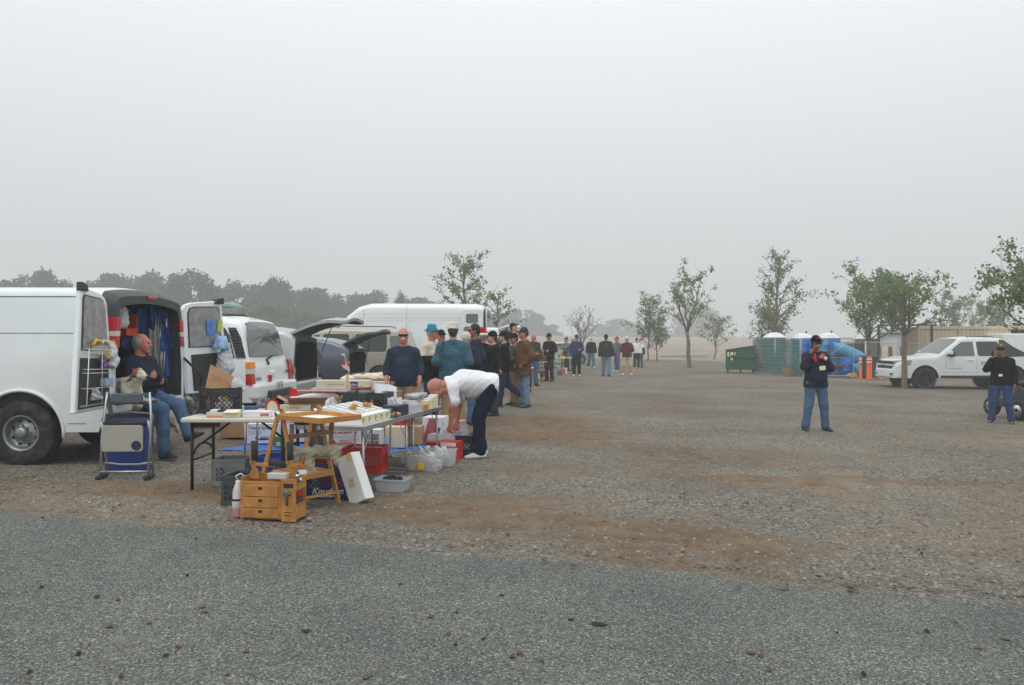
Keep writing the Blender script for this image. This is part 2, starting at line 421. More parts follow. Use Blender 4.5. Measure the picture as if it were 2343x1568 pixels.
# dry field rising beyond the lot
FIELD = M('dry_field', (.27, .205, .155), .95, var=.22, scale=.12, bump=.3, bscale=3)
def field_z(x, y):
    t = max(0, min(1, (y - 70) / 300)); t = t * t * (3 - 2 * t)
    return gz(x) + .02 + t * 3.2 - max(0, y - 400) * .012
g = MB()
g.grid(lambda u, w: (-260 + 620 * u, 72 + 6 * math.sin(u * 9) + 440 * w * w, field_z(-260 + 620 * u, 72 + 6 * math.sin(u * 9) + 440 * w * w) - (.2 if w == 0 else 0)), 60, 40)
struct(g.build('field', FIELD, fix=False))
# loose stones lying on the lot and along the road
def pebbles(name, n, ymin, ymax, smin, smax, mats, inside):
    vs, fs, ms = [], [], []; k = 0; rr = random.Random(5)
    base = [(1, 0, 0), (-1, 0, 0), (0, 1, 0), (0, -1, 0), (0, 0, .7), (0, 0, -.4)]
    tri = [(0, 2, 4), (2, 1, 4), (1, 3, 4), (3, 0, 4)]
    while k < n:
        y = ymin + (ymax - ymin) * rr.random() ** 1.6; x = (rr.random() * 2 - 1) * (y * .7 + .6)
        if not inside(x, y): continue
        s = smin + (smax - smin) * rr.random() ** 3; a = rr.random() * 6.28; ca, sa = math.cos(a), math.sin(a); e1 = .6 + .4 * rr.random()
        o = len(vs); z = gz(x) + lumps(x, y) + (.010 if y < edge_y(x) else -.006)
        for bx_, by_, bz_ in base:
            j = .8 + .4 * rr.random(); X, Y = bx_ * s * j, by_ * s * e1 * j
            vs.append((x + X * ca - Y * sa, y + X * sa + Y * ca, z + bz_ * s * j * .8))
        q = rr.random(); mi = 0 if q < .45 else 1 if q < .8 else 2 if q < .93 else 3
        for t in tri: fs.append(tuple(o + i for i in t)); ms.append(mi)
        k += 1
    me = bpy.data.meshes.new(name); me.from_pydata(vs, [], fs)
    for m_ in mats: me.materials.append(m_)
    me.polygons.foreach_set('material_index', ms); me.update()
    o = obj(name, me); struct(o, 'stuff'); o['label'] = 'small grey and brown stones scattered over the gravel lot'; o['category'] = 'gravel'
    return o
PEB = [M('stone_grey', (.17, .17, .155), .9, var=.2), M('stone_brown', (.14, .10, .07), .9, var=.2), M('stone_pale', (.29, .28, .25), .85, var=.15), M('stone_dark', (.06, .06, .055), .9, var=.2)]
pebbles('gravel', 46000, 4.9, 21, .006, .025, PEB, lambda x, y: y > edge_y(x) - .15 * random.random())
pb = pebbles('gravel', 9000, 3.2, 7.4, .004, .009, PEB, lambda x, y: y < edge_y(x)); pb['label'] = 'fine loose chippings lying on the grey road'
# fallen leaves and dark clods on the road
LEAF = [M('dead_leaf', (.12, .06, .03), .9, var=.3), M('clod', (.035, .028, .022), .95, var=.3), M('tan_leaf', (.15, .10, .06), .9, var=.3)]
spots = [(1370, 1434), (98, 1190), (462, 1395), (915, 1342), (1044, 1408), (1505, 1192), (1448, 1360), (380, 1508), (408, 1486), (960, 1270), (1946, 1352), (1790, 1349), (1690, 1350), (2108, 1268), (2186, 1430), (1716, 1500), (95, 1350), (520, 1552), (985, 1418), (1148, 1368), (2010, 1185), (1310, 1300), (1915, 1455), (2240, 1490), (1535, 1445), (700, 1450), (250, 1440), (1240, 1520)]
rl = random.Random(77)
spots += [(rl.uniform(0, 2342), rl.uniform(1210, 1560)) for _ in range(34)]
for i, (px, py) in enumerate(spots):
    p = G(px, py); s = random.uniform(.012, .036) * (1.7 if i in (0, 10, 11) else 1); g = MB()
    ring = [(s * random.uniform(.6, 1.1) * math.cos(a * 1.047), s * random.uniform(.3, .7) * math.sin(a * 1.047), random.uniform(.002, .012)) for a in range(6)]
    g.add(ring + [(0, 0, random.uniform(.012, .024)), (0, 0, 0)], [(j, (j + 1) % 6, 6) for j in range(6)] + [((j + 1) % 6, j, 7) for j in range(6)])
    o = g.build('fallen_leaf', LEAF[(0, 1, 2)[i % 3] if i else 1], fix=False); o.location = (p.x, p.y, p.z + .011 if p.y < edge_y(p.x) else p.z); o.rotation_euler = (0, 0, random.random() * 6)
    tag(o, ['brown curled leaf', 'dark earth clod', 'tan dry leaf'][(i % 3) if i else 1] + (' lying on the grey road' if p.y < edge_y(p.x) else ' lying on the stony lot'), 'leaf', 'fallen leaves on the ground')

# ================================================================ TREES
def leaf_material(name, dark, light, warm, scale=1.2):
    m, n, l, b = nodes_of(name)
    tc = n.new('ShaderNodeTexCoord'); v = tc.outputs['Object']
    rp = ramp(n, [(.3, dark), (.55, light), (.75, warm)]); l.new(noise(n, l, v, scale, 6, .8), rp.inputs[0])
    l.new(rp.outputs[0], b.inputs['Base Color']); b.inputs['Roughness'].default_value = .65; b.inputs['Specular IOR Level'].default_value = .3
    tr = n.new('ShaderNodeBsdfTranslucent'); l.new(rp.outputs[0], tr.inputs['Color'])
    mx = n.new('ShaderNodeMixShader'); mx.inputs[0].default_value = .38
    l.new(b.outputs[0], mx.inputs[1]); l.new(tr.outputs[0], mx.inputs[2]); l.new(mx.outputs[0], n['Material Output'].inputs['Surface'])
    return m
LEAFY = leaf_material('sycamore_leaf', (.115, .18, .07), (.20, .275, .105), (.36, .36, .14))
LEAFD = leaf_material('dense_leaf', (.03, .055, .024), (.06, .095, .04), (.11, .13, .06), .35)
LEAFG = leaf_material('shrub_leaf', (.07, .13, .035), (.12, .20, .05), (.20, .26, .07), .5)
LEAFP = leaf_material('pale_leaf', (.10, .13, .05), (.16, .19, .07), (.25, .24, .09), .8)
LEAFW = leaf_material('dry_leaf', (.10, .085, .06), (.15, .125, .08), (.20, .17, .10), .8)
BARK = M('bark', (.20, .15, .11), .95, var=.3, scale=8, bump=.8, bscale=20)
BARKD = M('bark_dark', (.10, .08, .065), .95, var=.3, scale=3)
def leaf_cards(centers, size, rr, droop=.3):
    """two crossing-free folded leaf faces per centre"""
    n = len(centers); c = np.asarray(centers)
    d = rr.normal(size=(n, 3)); d[:, 2] -= droop; d /= np.linalg.norm(d, axis=1)[:, None]
    w = np.cross(d, rr.normal(size=(n, 3))); w /= np.linalg.norm(w, axis=1)[:, None] + 1e-9
    s = size * rr.uniform(.6, 1.3, (n, 1))
    nrm = np.cross(d, w)
    a = c - d * s * .5; b_ = c + d * s * .5; p = c + w * s * .42 + nrm * s * .12; q = c - w * s * .42 + nrm * s * .12
    vs = np.stack([a, p, b_, q], 1).reshape(-1, 3)
    i = np.arange(n)[:, None] * 4
    return vs, np.concatenate([i + np.array([0, 1, 2]), i + np.array([0, 2, 3])])
def grow(rr, p, d, L, r, depth, tips, mb, spread=.55, up=.25, split=(2, 3), kseg=4, gn=.16):
    path, rad = [p.copy()], [r]
    for i in range(kseg):
        d = (d + Vector((rr.gauss(0, gn), rr.gauss(0, gn), rr.gauss(0, gn * .6))) + Vector((0, 0, up * .12))).normalized()
        p = p + d * (L / kseg); path.append(p.copy()); rad.append(r * (1 - .45 * (i + 1) / kseg))
    mb.tube(path, rad, 7 if r > .05 else 5 if r > .02 else 3)
    if depth <= 0:
        tips.append((path[-1], L)); tips.append((path[-2], L)); return
    for i in range(rr.randint(*split)):
        nd = (d + Vector((rr.gauss(0, spread), rr.gauss(0, spread), rr.gauss(0, spread * .5) + up))).normalized()
        q = path[-1 - (i % 3 if depth > 1 else rr.randint(0, 2))]
        grow(rr, q, nd, L * rr.uniform(.6, .85), rad[-1] * rr.uniform(.6, .9), depth - 1, tips, mb, spread, up, split, kseg, gn)
def make_tree(name, label, base, H, trunk_h, trunk_r, seed, leaf, width, nb=14, leaders=1, tuft=.22, per=20, leaf_s=.11, fill=.85, lean=(0, 0), group=None, bark=None, bow=0., spread=.3, rise=(.5, 1.1)):
    """slim park tree: bare trunk, one or more leaders, ascending branches with separate tufts of leaves"""
    rr = random.Random(seed); nr = np.random.default_rng(seed); mb = MB(); tufts = []
    w = lambda s_: Vector((rr.gauss(0, s_), rr.gauss(0, s_), 0))
    top = Vector((lean[0] * trunk_h, lean[1] * trunk_h, trunk_h))
    mb.tube([Vector((0, 0, -.12)), Vector((0, 0, .08)), top * .35 + w(.03), top * .7 + w(.04), top], [trunk_r * 1.5, trunk_r * 1.1, trunk_r, trunk_r * .92, trunk_r * .85], 9)
    Ls = []
    for i in range(leaders):
        a = 6.283 * i / leaders + rr.uniform(-.4, .4) + (PI_ if leaders == 2 else 0); hh = H * (1 - .04 * i) * (rr.uniform(.82, .97) if i else 1.0); sp = spread if leaders > 1 else .06
        pts = [top]; n_ = 7
        for k in range(1, n_ + 1):
            t = k / n_; q = top + Vector((math.cos(a) * sp * width * t ** .8, math.sin(a) * sp * width * t ** .8, (hh - trunk_h) * t)) + w(.05 * width * .25); pts.append(q)
        r0 = trunk_r * (.82 if leaders == 1 else .6); mb.tube(pts, [r0 * (1 - .9 * k / n_) + .008 for k in range(n_ + 1)], 7); Ls.append(pts)
        tufts += [pts[-1], pts[-2]]
    for k in range(nb):
        pts = Ls[k % leaders]; t = (k + rr.random()) / nb * .93; i = min(len(pts) - 2, int(t * (len(pts) - 1))); f = t * (len(pts) - 1) - i; st = pts[i].lerp(pts[i + 1], f)
        a = k * 2.4 + rr.uniform(-.4, .4); L = width * .5 * (1.05 - .62 * t) * rr.uniform(.7, 1.1); d = Vector((math.cos(a), math.sin(a), rr.uniform(*rise))).normalized(); br = [st]; q = st
        for j in range(5):
            d = (d + Vector((rr.gauss(0, .13), rr.gauss(0, .13), rr.gauss(.04, .12)))).normalized(); q = q + d * (L * 1.25 / 5); br.append(q)
        r0 = trunk_r * .30 * (1.1 - .5 * t); mb.tube(br, [r0 * (1 - .85 * j / 5) + .004 for j in range(6)], 5)
        for j in range(2, 6):
            if rr.random() < fill: tufts.append(br[j] + w(.06))
            if j > 1 and rr.random() < .75:
                tw = (d + Vector((rr.gauss(0, .7), rr.gauss(0, .7), rr.gauss(.2, .4)))).normalized() * L * rr.uniform(.18, .4); mb.tube([br[j], br[j] + tw * .5, br[j] + tw], [.012, .008, .003], 3)
                if rr.random() < fill: tufts.append(br[j] + tw)
    root = thing(name, label, 'tree', base, 0, group); mb.build('trunk', bark or BARK, root, fix=False); cs = []
    for t in tufts:
        s_ = tuft * rr.uniform(.55, 1.25); m_ = int(per * rr.uniform(.25, 1.1)); cs.append(np.array(t) + nr.normal(size=(m_, 3)) * s_ * np.array([.55, .55, .5]))
    v, f = leaf_cards(np.concatenate(cs), leaf_s, nr); obj('crown', np_mesh('crown', [(v, f, 0)], leaf, False), root)
    return root
PI_ = math.pi / 2
def crown_mesh(seed, lobes, n, size, leaf, rx=.5):
    """dense uneven crown of a wood tree, unit height"""
    nr = np.random.default_rng(seed); rr = random.Random(seed); cs = []; w = []
    L = []
    for i in range(lobes):
        a = rr.random() * 6.28; z = .10 + .78 * (i / lobes) ** .8; rad = rx * (1 - .55 * max(0, (z - .45)) / .55) * rr.uniform(.2, .75)
        L.append((np.array([math.cos(a) * rad, math.sin(a) * rad, z]), rr.uniform(.11, .20) * (1.1 - .5 * z)))
    L.append((np.array([rr.uniform(-.05, .05), 0, .86]), .13))
    vol = np.array([r ** 2 for _, r in L]); vol /= vol.sum()
    pick = nr.choice(len(L), n, p=vol)
    u = nr.normal(size=(n, 3)); u /= np.linalg.norm(u, axis=1)[:, None]
    rad = nr.uniform(.35, 1.0, n) ** .5 * (1 + .18 * nr.normal(size=n))
    c = np.array([L[i][0] for i in pick]) + u * (rad * np.array([L[i][1] for i in pick]))[:, None]
    v, f = leaf_cards(c, size, nr, .1)
    return np_mesh('crown', [(v, f, 0)], leaf, False)
CROWNS = [crown_mesh(s, l, 6500, .042, LEAFD, rx) for s, l, rx in ((1, 22, .55), (2, 16, .42), (3, 26, .62), (4, 14, .36), (5, 20, .5))]
def wood_trunk(seed):
    rr = random.Random(seed); mb = MB()
    mb.tube([(0, 0, -.02), (.01, 0, .2), (.0, .01, .45), (.01, 0, .75)], [.03, .024, .018, .006], 6)
    for i in range(6):
        a = rr.random() * 6.28; z = rr.uniform(.15, .5); mb.tube([(0, 0, z), (math.cos(a) * .15, math.sin(a) * .15, z + .14), (math.cos(a) * .28, math.sin(a) * .28, z + .3)], [.012, .008, .003], 4)
    return mb.mesh('trunk', BARKD)
WTR = [wood_trunk(i) for i in range(3)]
def wood_tree(px, top, wpx, Y, i, label, group='wood behind the lot', cm=None, name='wood_tree', base_z=None):
    p = P(px, top, Y); z0 = gz(p.x) if base_z is None else base_z; H = p.z - z0
    root = thing(name, label, 'tree', (p.x, Y, z0), i * 2.1, group)
    cme = (cm or CROWNS)[i % len(cm or CROWNS)]; wx = wpx / FPX * Y / (H * 1.15)
    c = obj('crown', cme, root); t = obj('trunk', WTR[i % 3], root)
    # width is a property of the tree itself
    for o in (c, t): o.scale = (wx * H, wx * H, H)
    return root
# (x, top, width) in the photograph, distance
wood = [(-60, 640, 120, 118), (15, 638, 110, 122), (62, 628, 90, 126), (98, 613, 100, 120), (150, 640, 90, 130), (205, 642, 80, 135), (250, 622, 110, 128), (300, 632, 90, 132), (352, 619, 110, 130), (398, 640, 80, 122), (438, 615, 110, 116),
        (492, 672, 80, 135), (532, 641, 110, 130), (592, 648, 110, 134), (628, 633, 90, 126), (680, 664, 90, 138), (728, 656, 110, 134), (775, 672, 90, 140), (815, 670, 100, 146), (868, 664, 110, 142), (918, 676, 70, 150), (958, 678, 90, 155), (1000, 690, 90, 165), (1040, 700, 80, 175), (1085, 702, 90, 190)]
side = ['beyond the white cargo van', 'beyond the parked white SUV', 'beyond the tall white van']
ordn = ['first', 'second', 'third', 'fourth', 'fifth', 'sixth', 'seventh', 'eighth', 'ninth', 'tenth', 'eleventh', 'twelfth', 'thirteenth']
for i, (px, top, w, Y) in enumerate(wood):
    wood_tree(px, top, w * 1.7, Y * 1.25, i, f'{ordn[i % 13]} hazy dark tree in the {"left half" if i < 13 else "right half"} of the long wood, counted from the left')
# a second, lower row closes the gaps of the wood
for i in range(15):
    px = -70 + 82 * i
    wood_tree(px, 676 + 16 * math.sin(i * 1.7) + i * 2.2, 160, 190 + i * 4, i + 2, f'{ordn[i % 13]} low hazy tree filling the gaps behind the {"left" if i < 13 else "far"} end of the wood', 'low trees behind the wood')
far = [(1140, 716, 70, 260), (1185, 706, 90, 265), (1225, 716, 80, 270), (1268, 742, 80, 285), (1370, 742, 90, 320), (1415, 728, 90, 330), (1452, 738, 70, 340), (1510, 745, 90, 360), (1585, 688, 95, 330), (1612, 700, 70, 345), (1560, 712, 70, 340)]
for i, (px, top, w, Y) in enumerate(far):
    wood_tree(px, top, w * 1.35, Y * 1.12, i + 1, f'{ordn[i]} faint tree from the left almost lost in the fog beyond the lot', 'faint far trees in the fog')
SHRUB = [crown_mesh(s, 14, 3500, .06, LEAFG, .6) for s in (11, 12)]
for i, (px, top, w, Y) in enumerate([(560, 702, 90, 92), (608, 690, 110, 90), (655, 702, 100, 94), (700, 705, 100, 96), (130, 640, 70, 88), (745, 716, 70, 96), (200, 652, 50, 90), (30, 652, 60, 86)]):
    wood_tree(px, top, w * 1.2, Y * 1.35, i, f'{ordn[i]} bright green shrub standing before the hazy wood', 'green shrubs before the wood', SHRUB, 'green_shrub')
POP = [crown_mesh(s, 18, 1400, .05, LEAFP, .3) for s in (21,)]
wood_tree(915, 662, 50, 120, 0, 'slim pale poplar rising behind the tall white van', None, POP, 'poplar_tree')
# trees of the lot
def lot_tree(px, py, top, label, name='park_tree', **k):
    b = G(px, py); H = P(px, top, b.y).z - b.z
    return make_tree(name, label, b, H, **k)
def far_tree(px, top, Y, label, name='park_tree', **k):
    X = (px - CX) / FPX * Y; H = P(px, top, Y).z - gz(X)
    return make_tree(name, label, (X, Y, gz(X)), H, **k)
lot_tree(1577, 842, 636, 'young sycamore with bare brown trunk in the middle of the open lot', trunk_h=2.2, trunk_r=.125, seed=5, leaf=LEAFY, width=4.6, nb=17, leaders=3, spread=.20, tuft=.26, per=26, leaf_s=.13, fill=.66, lean=(-.07, 0))
far_tree(1775, 592, 52, 'tallest sycamore rising behind the green fence and the toilets', trunk_h=2.2, trunk_r=.16, seed=12, leaf=LEAFY, width=4.6, nb=26, tuft=.30, per=24, leaf_s=.14, fill=.8, lean=(-.04, 0))
far_tree(1760, 712, 60, 'round pale green bush behind the portable toilets', 'round_bush', trunk_h=.6, trunk_r=.08, seed=14, leaf=LEAFP, width=3.8, nb=26, leaders=2, tuft=.34, per=26, leaf_s=.14)
far_tree(1985, 628, 44, 'broad sycamore behind the barrels, left of the tan container', trunk_h=1.7, trunk_r=.13, seed=17, leaf=LEAFY, width=3.8, nb=24, leaders=2, spread=.16, tuft=.30, per=30, leaf_s=.14, fill=.9)
far_tree(2038, 640, 42, 'dense dark green sycamore close to the tan container', trunk_h=2.0, trunk_r=.11, seed=19, leaf=LEAFY, width=2.6, nb=20, tuft=.30, per=34, leaf_s=.14)
lot_tree(2068, 888, 655, 'sycamore with bare trunk directly in front of the white pickup', trunk_h=2.0, trunk_r=.10, seed=24, leaf=LEAFY, width=4.2, nb=20, leaders=2, spread=.18, tuft=.22, per=26, leaf_s=.11, fill=.78, rise=(.3, .9))
far_tree(2395, 580, 25, 'leafy sycamore cut by the right edge of the picture', trunk_h=1.9, trunk_r=.12, seed=31, leaf=LEAFY, width=3.8, nb=30, leaders=2, tuft=.24, per=36, leaf_s=.12, fill=.95)
for i, (px, top, Y, w) in enumerate([(2175, 672, 82, 3.4), (2235, 676, 88, 4.0), (2285, 690, 80, 3.4)]):
    far_tree(px, top, Y, ['pale hazy tree', 'rounder pale hazy tree', 'lowest pale hazy tree'][i] + ' behind the tan container roof', 'hazy_tree', trunk_h=1.6, trunk_r=.12, seed=40 + i, leaf=LEAFP, width=w, nb=18, leaders=2, tuft=.36, per=26, leaf_s=.2, group='hazy trees behind the container')
far_tree(1065, 588, 46, 'loose sycamore whose top rises above the tall white van', trunk_h=2.2, trunk_r=.13, seed=52, leaf=LEAFY, width=4.0, nb=22, leaders=2, spread=.12, tuft=.25, per=24, leaf_s=.13, fill=.75)
far_tree(1128, 672, 44, 'leaning sycamore limbs beside the open door of the tall white van', trunk_h=1.6, trunk_r=.08, seed=57, leaf=LEAFY, width=2.6, nb=9, tuft=.2, per=18, leaf_s=.13, fill=.6, lean=(.12, 0), rise=(.6, 1.2))
far_tree(1330, 716, 72, 'nearly bare twiggy tree behind the walkers', 'bare_tree', trunk_h=.9, trunk_r=.08, seed=61, leaf=LEAFW, width=4.2, nb=34, leaders=3, spread=.2, tuft=.2, per=5, leaf_s=.12, fill=.6, rise=(.8, 1.6), bark=BARKD)
far_tree(1482, 688, 62, 'pale green tree with thin top at the edge of the dry field', 'field_tree', trunk_h=1.0, trunk_r=.07, seed=66, leaf=LEAFP, width=3.4, nb=26, tuft=.3, per=18, leaf_s=.14, fill=.8)
far_tree(1502, 735, 64, 'small round pale tree right beside the thin-topped field tree', 'field_tree', trunk_h=.7, trunk_r=.06, seed=68, leaf=LEAFP, width=2.8, nb=18, leaders=2, tuft=.28, per=18, leaf_s=.14, fill=.85)
far_tree(1634, 722, 72, 'small sparse tree on the dry field, left of the dumpster', 'field_tree', trunk_h=1.1, trunk_r=.08, seed=71, leaf=LEAFP, width=3.8, nb=24, leaders=2, spread=.2, tuft=.28, per=12, leaf_s=.14, fill=.7, lean=(.08, 0))

# ================================================================ VEHICLES
# local frame of a vehicle: x from the rear (0) to the front (L), +y its left side, z up from the ground
WHITE = S('white_paint', (232, 236, 237), rough=.32, var=.03, scale=2, coat=.5, dirt=((.45, .42, .37), 1.3, .62, .25))
WHITE2 = S('white_paint_clean', (236, 240, 241), rough=.3, var=.02, coat=.6)
SILVER = S('silver_paint', (176, 178, 178), rough=.35, metal=.5, var=.04, coat=.5)
DKGREY = S('graphite_paint', (92, 100, 112), rough=.3, metal=.5, var=.05, coat=.6)
BEIGE = S('beige_paint', (176, 170, 158), rough=.4, metal=.3, var=.05, coat=.4)
GLASS = M('dark_glass', (.018, .02, .021), .06, var=0, spec=.7)
GLASSL = M('tinted_glass', (.10, .12, .115), .06, var=0, spec=.8)
BLACKP = M('black_plastic', (.022, .023, .024), .55, var=.2)
RUBBER = M('tyre_rubber', (.022, .022, .021), .85, var=.35, scale=14, bump=.3, dirt=((.13, .11, .09), 7, .5, .5))
CHROME = M('chrome', (.62, .63, .64), .18, 1., var=.05)
STEEL = M('steel_wheel', (.30, .31, .31), .4, .8, var=.15)
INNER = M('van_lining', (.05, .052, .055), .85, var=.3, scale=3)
CHARC = M('charcoal_trim', (.045, .047, .05), .5, var=.2)
REDL = S('red_lens', (190, 28, 24), rough=.15, var=.08, spec=.6)
AMBL = S('amber_lens', (236, 140, 28), rough=.15, var=.08)
WHTL = S('clear_lens', (205, 205, 200), rough=.12, var=.08)
GREYP = M('grey_plastic', (.16, .165, .17), .6, var=.12)
FOIL = M('foil_insulation', (.34, .33, .32), .42, .55, var=.25, scale=9, bump=.35, bscale=22)
def interp(tab):
    xs = [t[0] for t in tab]; ys = [t[1] for t in tab]
    return lambda x: float(np.interp(x, xs, ys))
class Car:
    def __init__(s, name, label, cat, L, W, belt, tumble, top, sill, wheels, wr, loc, rz, paint, rear_in=None, r=.09, crown=.03, front_in=None, arch=None, flare=1.13, open_rear=None, lower=None, cap_mat=None, cap_x=0., sx=None):
        s.root = thing(name, label, cat, loc, rz); s.L, s.W, s.belt, s.tum, s.top, s.r, s.crown = L, W, belt, tumble, interp(top), r, crown
        s.wheels, s.wr, s.paint = wheels, wr, paint
        ar = arch or wr * flare
        s.pl = interp(sx or [(0, .93), (.06, .965), (.25, .99), (.6, 1), (L - 1.2, 1), (L - .5, .96), (L - .12, .86), (L, .76)])
        def bot(x):
            z = sill(x) if callable(sill) else sill
            for wx in wheels:
                d = abs(x - wx)
                if d < ar: z = max(z, wr + math.sqrt(ar * ar - d * d))
            return z
        s.bot = bot
        xs = set([0, .02, .05, .1, .18, .3, L, L - .03, L - .08, L - .16, L - .3] + [t[0] for t in top])
        for wx in wheels:
            for k in range(-8, 9): xs.add(wx + ar * math.sin(k / 8 * math.pi / 2))
            xs.add(wx + ar + .012); xs.add(wx - ar - .012)
        x = 0
        while x < L: xs.add(round(x, 3)); x += .16
        xs = sorted(v for v in xs if 0 <= v <= L)
        st = [xs[0]]
        for v in xs[1:]:
            if v - st[-1] > .006: st.append(v)
        mb = MB(); rings = [s.ring(x) for x in st]; n = len(rings[0])
        if open_rear:
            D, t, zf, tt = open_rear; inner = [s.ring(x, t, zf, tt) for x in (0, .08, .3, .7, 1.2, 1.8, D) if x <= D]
            rings = inner[::-1] + rings; ni = len(inner)
        vs = [p for q in rings for p in q]; fs = []; ms = []
        for i in range(len(rings) - 1):
            for j in range(n):
                a, b = i * n + j, i * n + (j + 1) % n; mi = 0
                if j == n - 1: mi = 1
                if open_rear:
                    if i < ni - 1: mi = 2 if j != n - 1 else 4
                    elif i == ni - 1: mi = 3 if rings[i][j][2] < (1.5 if cap_mat is not None else .9) else (5 if cap_mat is not None else 1)
                    elif cap_mat is not None and st[i - ni] < cap_x and rings[i][j][2] > s.belt - .02 and j != n - 1: mi = 5
                zz = (rings[i][j][2] + rings[i + 1][(j + 1) % n][2]) / 2
                if lower and mi == 0 and zz < lower[0]: mi = 6
                fs.append((a, b, b + n, a + n)); ms.append(mi)
        for f, m_ in zip(fs, ms): pass
        o = len(mb.v); mb.v = vs; mb.f = fs; mb.m = ms; mb.sm = [True] * len(fs)
        k = len(rings)
        mb.f.append(tuple(range(n))); mb.m.append(2 if open_rear else 0); mb.sm.append(False)
        mb.f.append(tuple((k - 1) * n + j for j in range(n))); mb.m.append(0); mb.sm.append(False)
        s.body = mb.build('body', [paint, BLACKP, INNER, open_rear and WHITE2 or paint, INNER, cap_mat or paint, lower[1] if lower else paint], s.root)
        es = s.body.modifiers.new('split', 'EDGE_SPLIT'); es.split_angle = R(38)
    def hw(s, x, z):
        w = s.W / 2 * s.pl(x)
        if z > s.belt: w -= s.tum * (z - s.belt)
        else:
            t = (s.belt - z) / s.belt; w -= .05 * max(0, t - .25) ** 1.5 * 1.3; w -= .012 * max(0, .12 - abs(z - s.belt)) / .12
        return w
    def ring(s, x, t=0., zf=None, tt=0.):
        zb = s.bot(x) if zf is None else zf; zt = s.top(x) - tt; r = min(s.r, (zt - zb) * .4)
        pts = []; ns = 10
        for i in range(ns + 1):
            z = zb + (zt - r - zb) * i / ns; pts.append((s.hw(x, z) - t, z))
        y0, z0 = pts[-1]
        for i in range(1, 5):
            a = i / 4 * math.pi / 2; pts.append((y0 - r * (1 - math.cos(a)), z0 + r * math.sin(a)))
        yr = pts[-1][0]
        for i in range(1, 4):
            y = yr * (1 - i / 4); pts.append((y, zt + s.crown * (1 - (y / max(yr, .01)) ** 2)))
        full = pts + [(0, zt + s.crown)] + [(-y, z) for y, z in pts[::-1]]
        return [(x, y, z) for y, z in full]
    def side(s, name, poly, mat, eps=.006, y=1, parent=None, sides=(1,), thick=.004):
        """panel lying on the flank; poly of (x, z)"""
        out = []
        for sd in sides:
            mb = MB(); c = [sum(p[i] for p in poly) / len(poly) for i in (0, 1)]; n = len(poly)
            dense = []
            for i in range(n):
                a, b = poly[i], poly[(i + 1) % n]; k = max(1, int(math.hypot(b[0] - a[0], b[1] - a[1]) / .12))
                for j in range(k): dense.append((a[0] + (b[0] - a[0]) * j / k, a[1] + (b[1] - a[1]) * j / k))
            n = len(dense); P3 = lambda p, e: (p[0], sd * (s.hw(p[0], p[1]) + e), p[1])
            mid = [((p[0] + c[0]) / 2, (p[1] + c[1]) / 2) for p in dense]
            vs = [P3(p, -.004) for p in dense] + [P3(p, eps) for p in dense] + [P3(p, eps) for p in mid] + [P3(c, eps)]
            fs = []
            for i in range(n):
                j = (i + 1) % n; fs += [(i, j, n + j, n + i), (n + i, n + j, 2 * n + j, 2 * n + i), (2 * n + i, 2 * n + j, 3 * n)]
            mb.add(vs, fs); out.append(mb.build(name, mat, parent or s.root))
        return out[0]
    def across(s, name, x0, x1, w0, w1, mat, eps=.007, parent=None, nu=8, nv=10):
        """glass lying on the sloping top surface between stations x0 and x1, half widths w0 and w1"""
        def f(u, v):
            x = x0 + (x1 - x0) * u; w = w0 + (w1 - w0) * u; y = w * (2 * v - 1)
            return (x, y, s.top(x) + s.crown * (1 - (y / (s.W / 2)) ** 2) + eps)
        mb = MB(); mb.grid(f, nu, nv); return mb.build(name, mat, parent or s.root, fix=False)
    def rear(s, name, poly, mat, eps=.008, parent=None):
        """panel on the sloping rear; poly of (y, z)"""
        zs = np.linspace(0, 1.2, 240); tz = np.array([s.top(x) for x in zs])
        def X(z): 
            i = int(np.searchsorted(tz, z)); return float(zs[min(i, 239)]) if z > tz[0] else 0.
        mb = MB(); n = len(poly); c = [sum(p[i] for p in poly) / n for i in (0, 1)]
        dense = []
        for i in range(n):
            a, b = poly[i], poly[(i + 1) % n]; k = max(1, int(math.hypot(b[0] - a[0], b[1] - a[1]) / .1))
            for j in range(k): dense.append((a[0] + (b[0] - a[0]) * j / k, a[1] + (b[1] - a[1]) * j / k))
        n = len(dense); P3 = lambda p, e: (X(p[1]) - e + .05 * (abs(p[0]) / (s.W / 2)) ** 4, p[0], p[1])
        mid = [((p[0] + c[0]) / 2, (p[1] + c[1]) / 2) for p in dense]
        vs = [P3(p, -.03) for p in dense] + [P3(p, eps) for p in dense] + [P3(p, eps) for p in mid] + [P3(c, eps)]
        fs = []
        for i in range(n):
            j = (i + 1) % n; fs += [(i, j, n + j, n + i), (n + i, n + j, 2 * n + j, 2 * n + i), (2 * n + i, 2 * n + j, 3 * n)]
        mb.add(vs, fs); return mb.build(name, mat, parent or s.root)
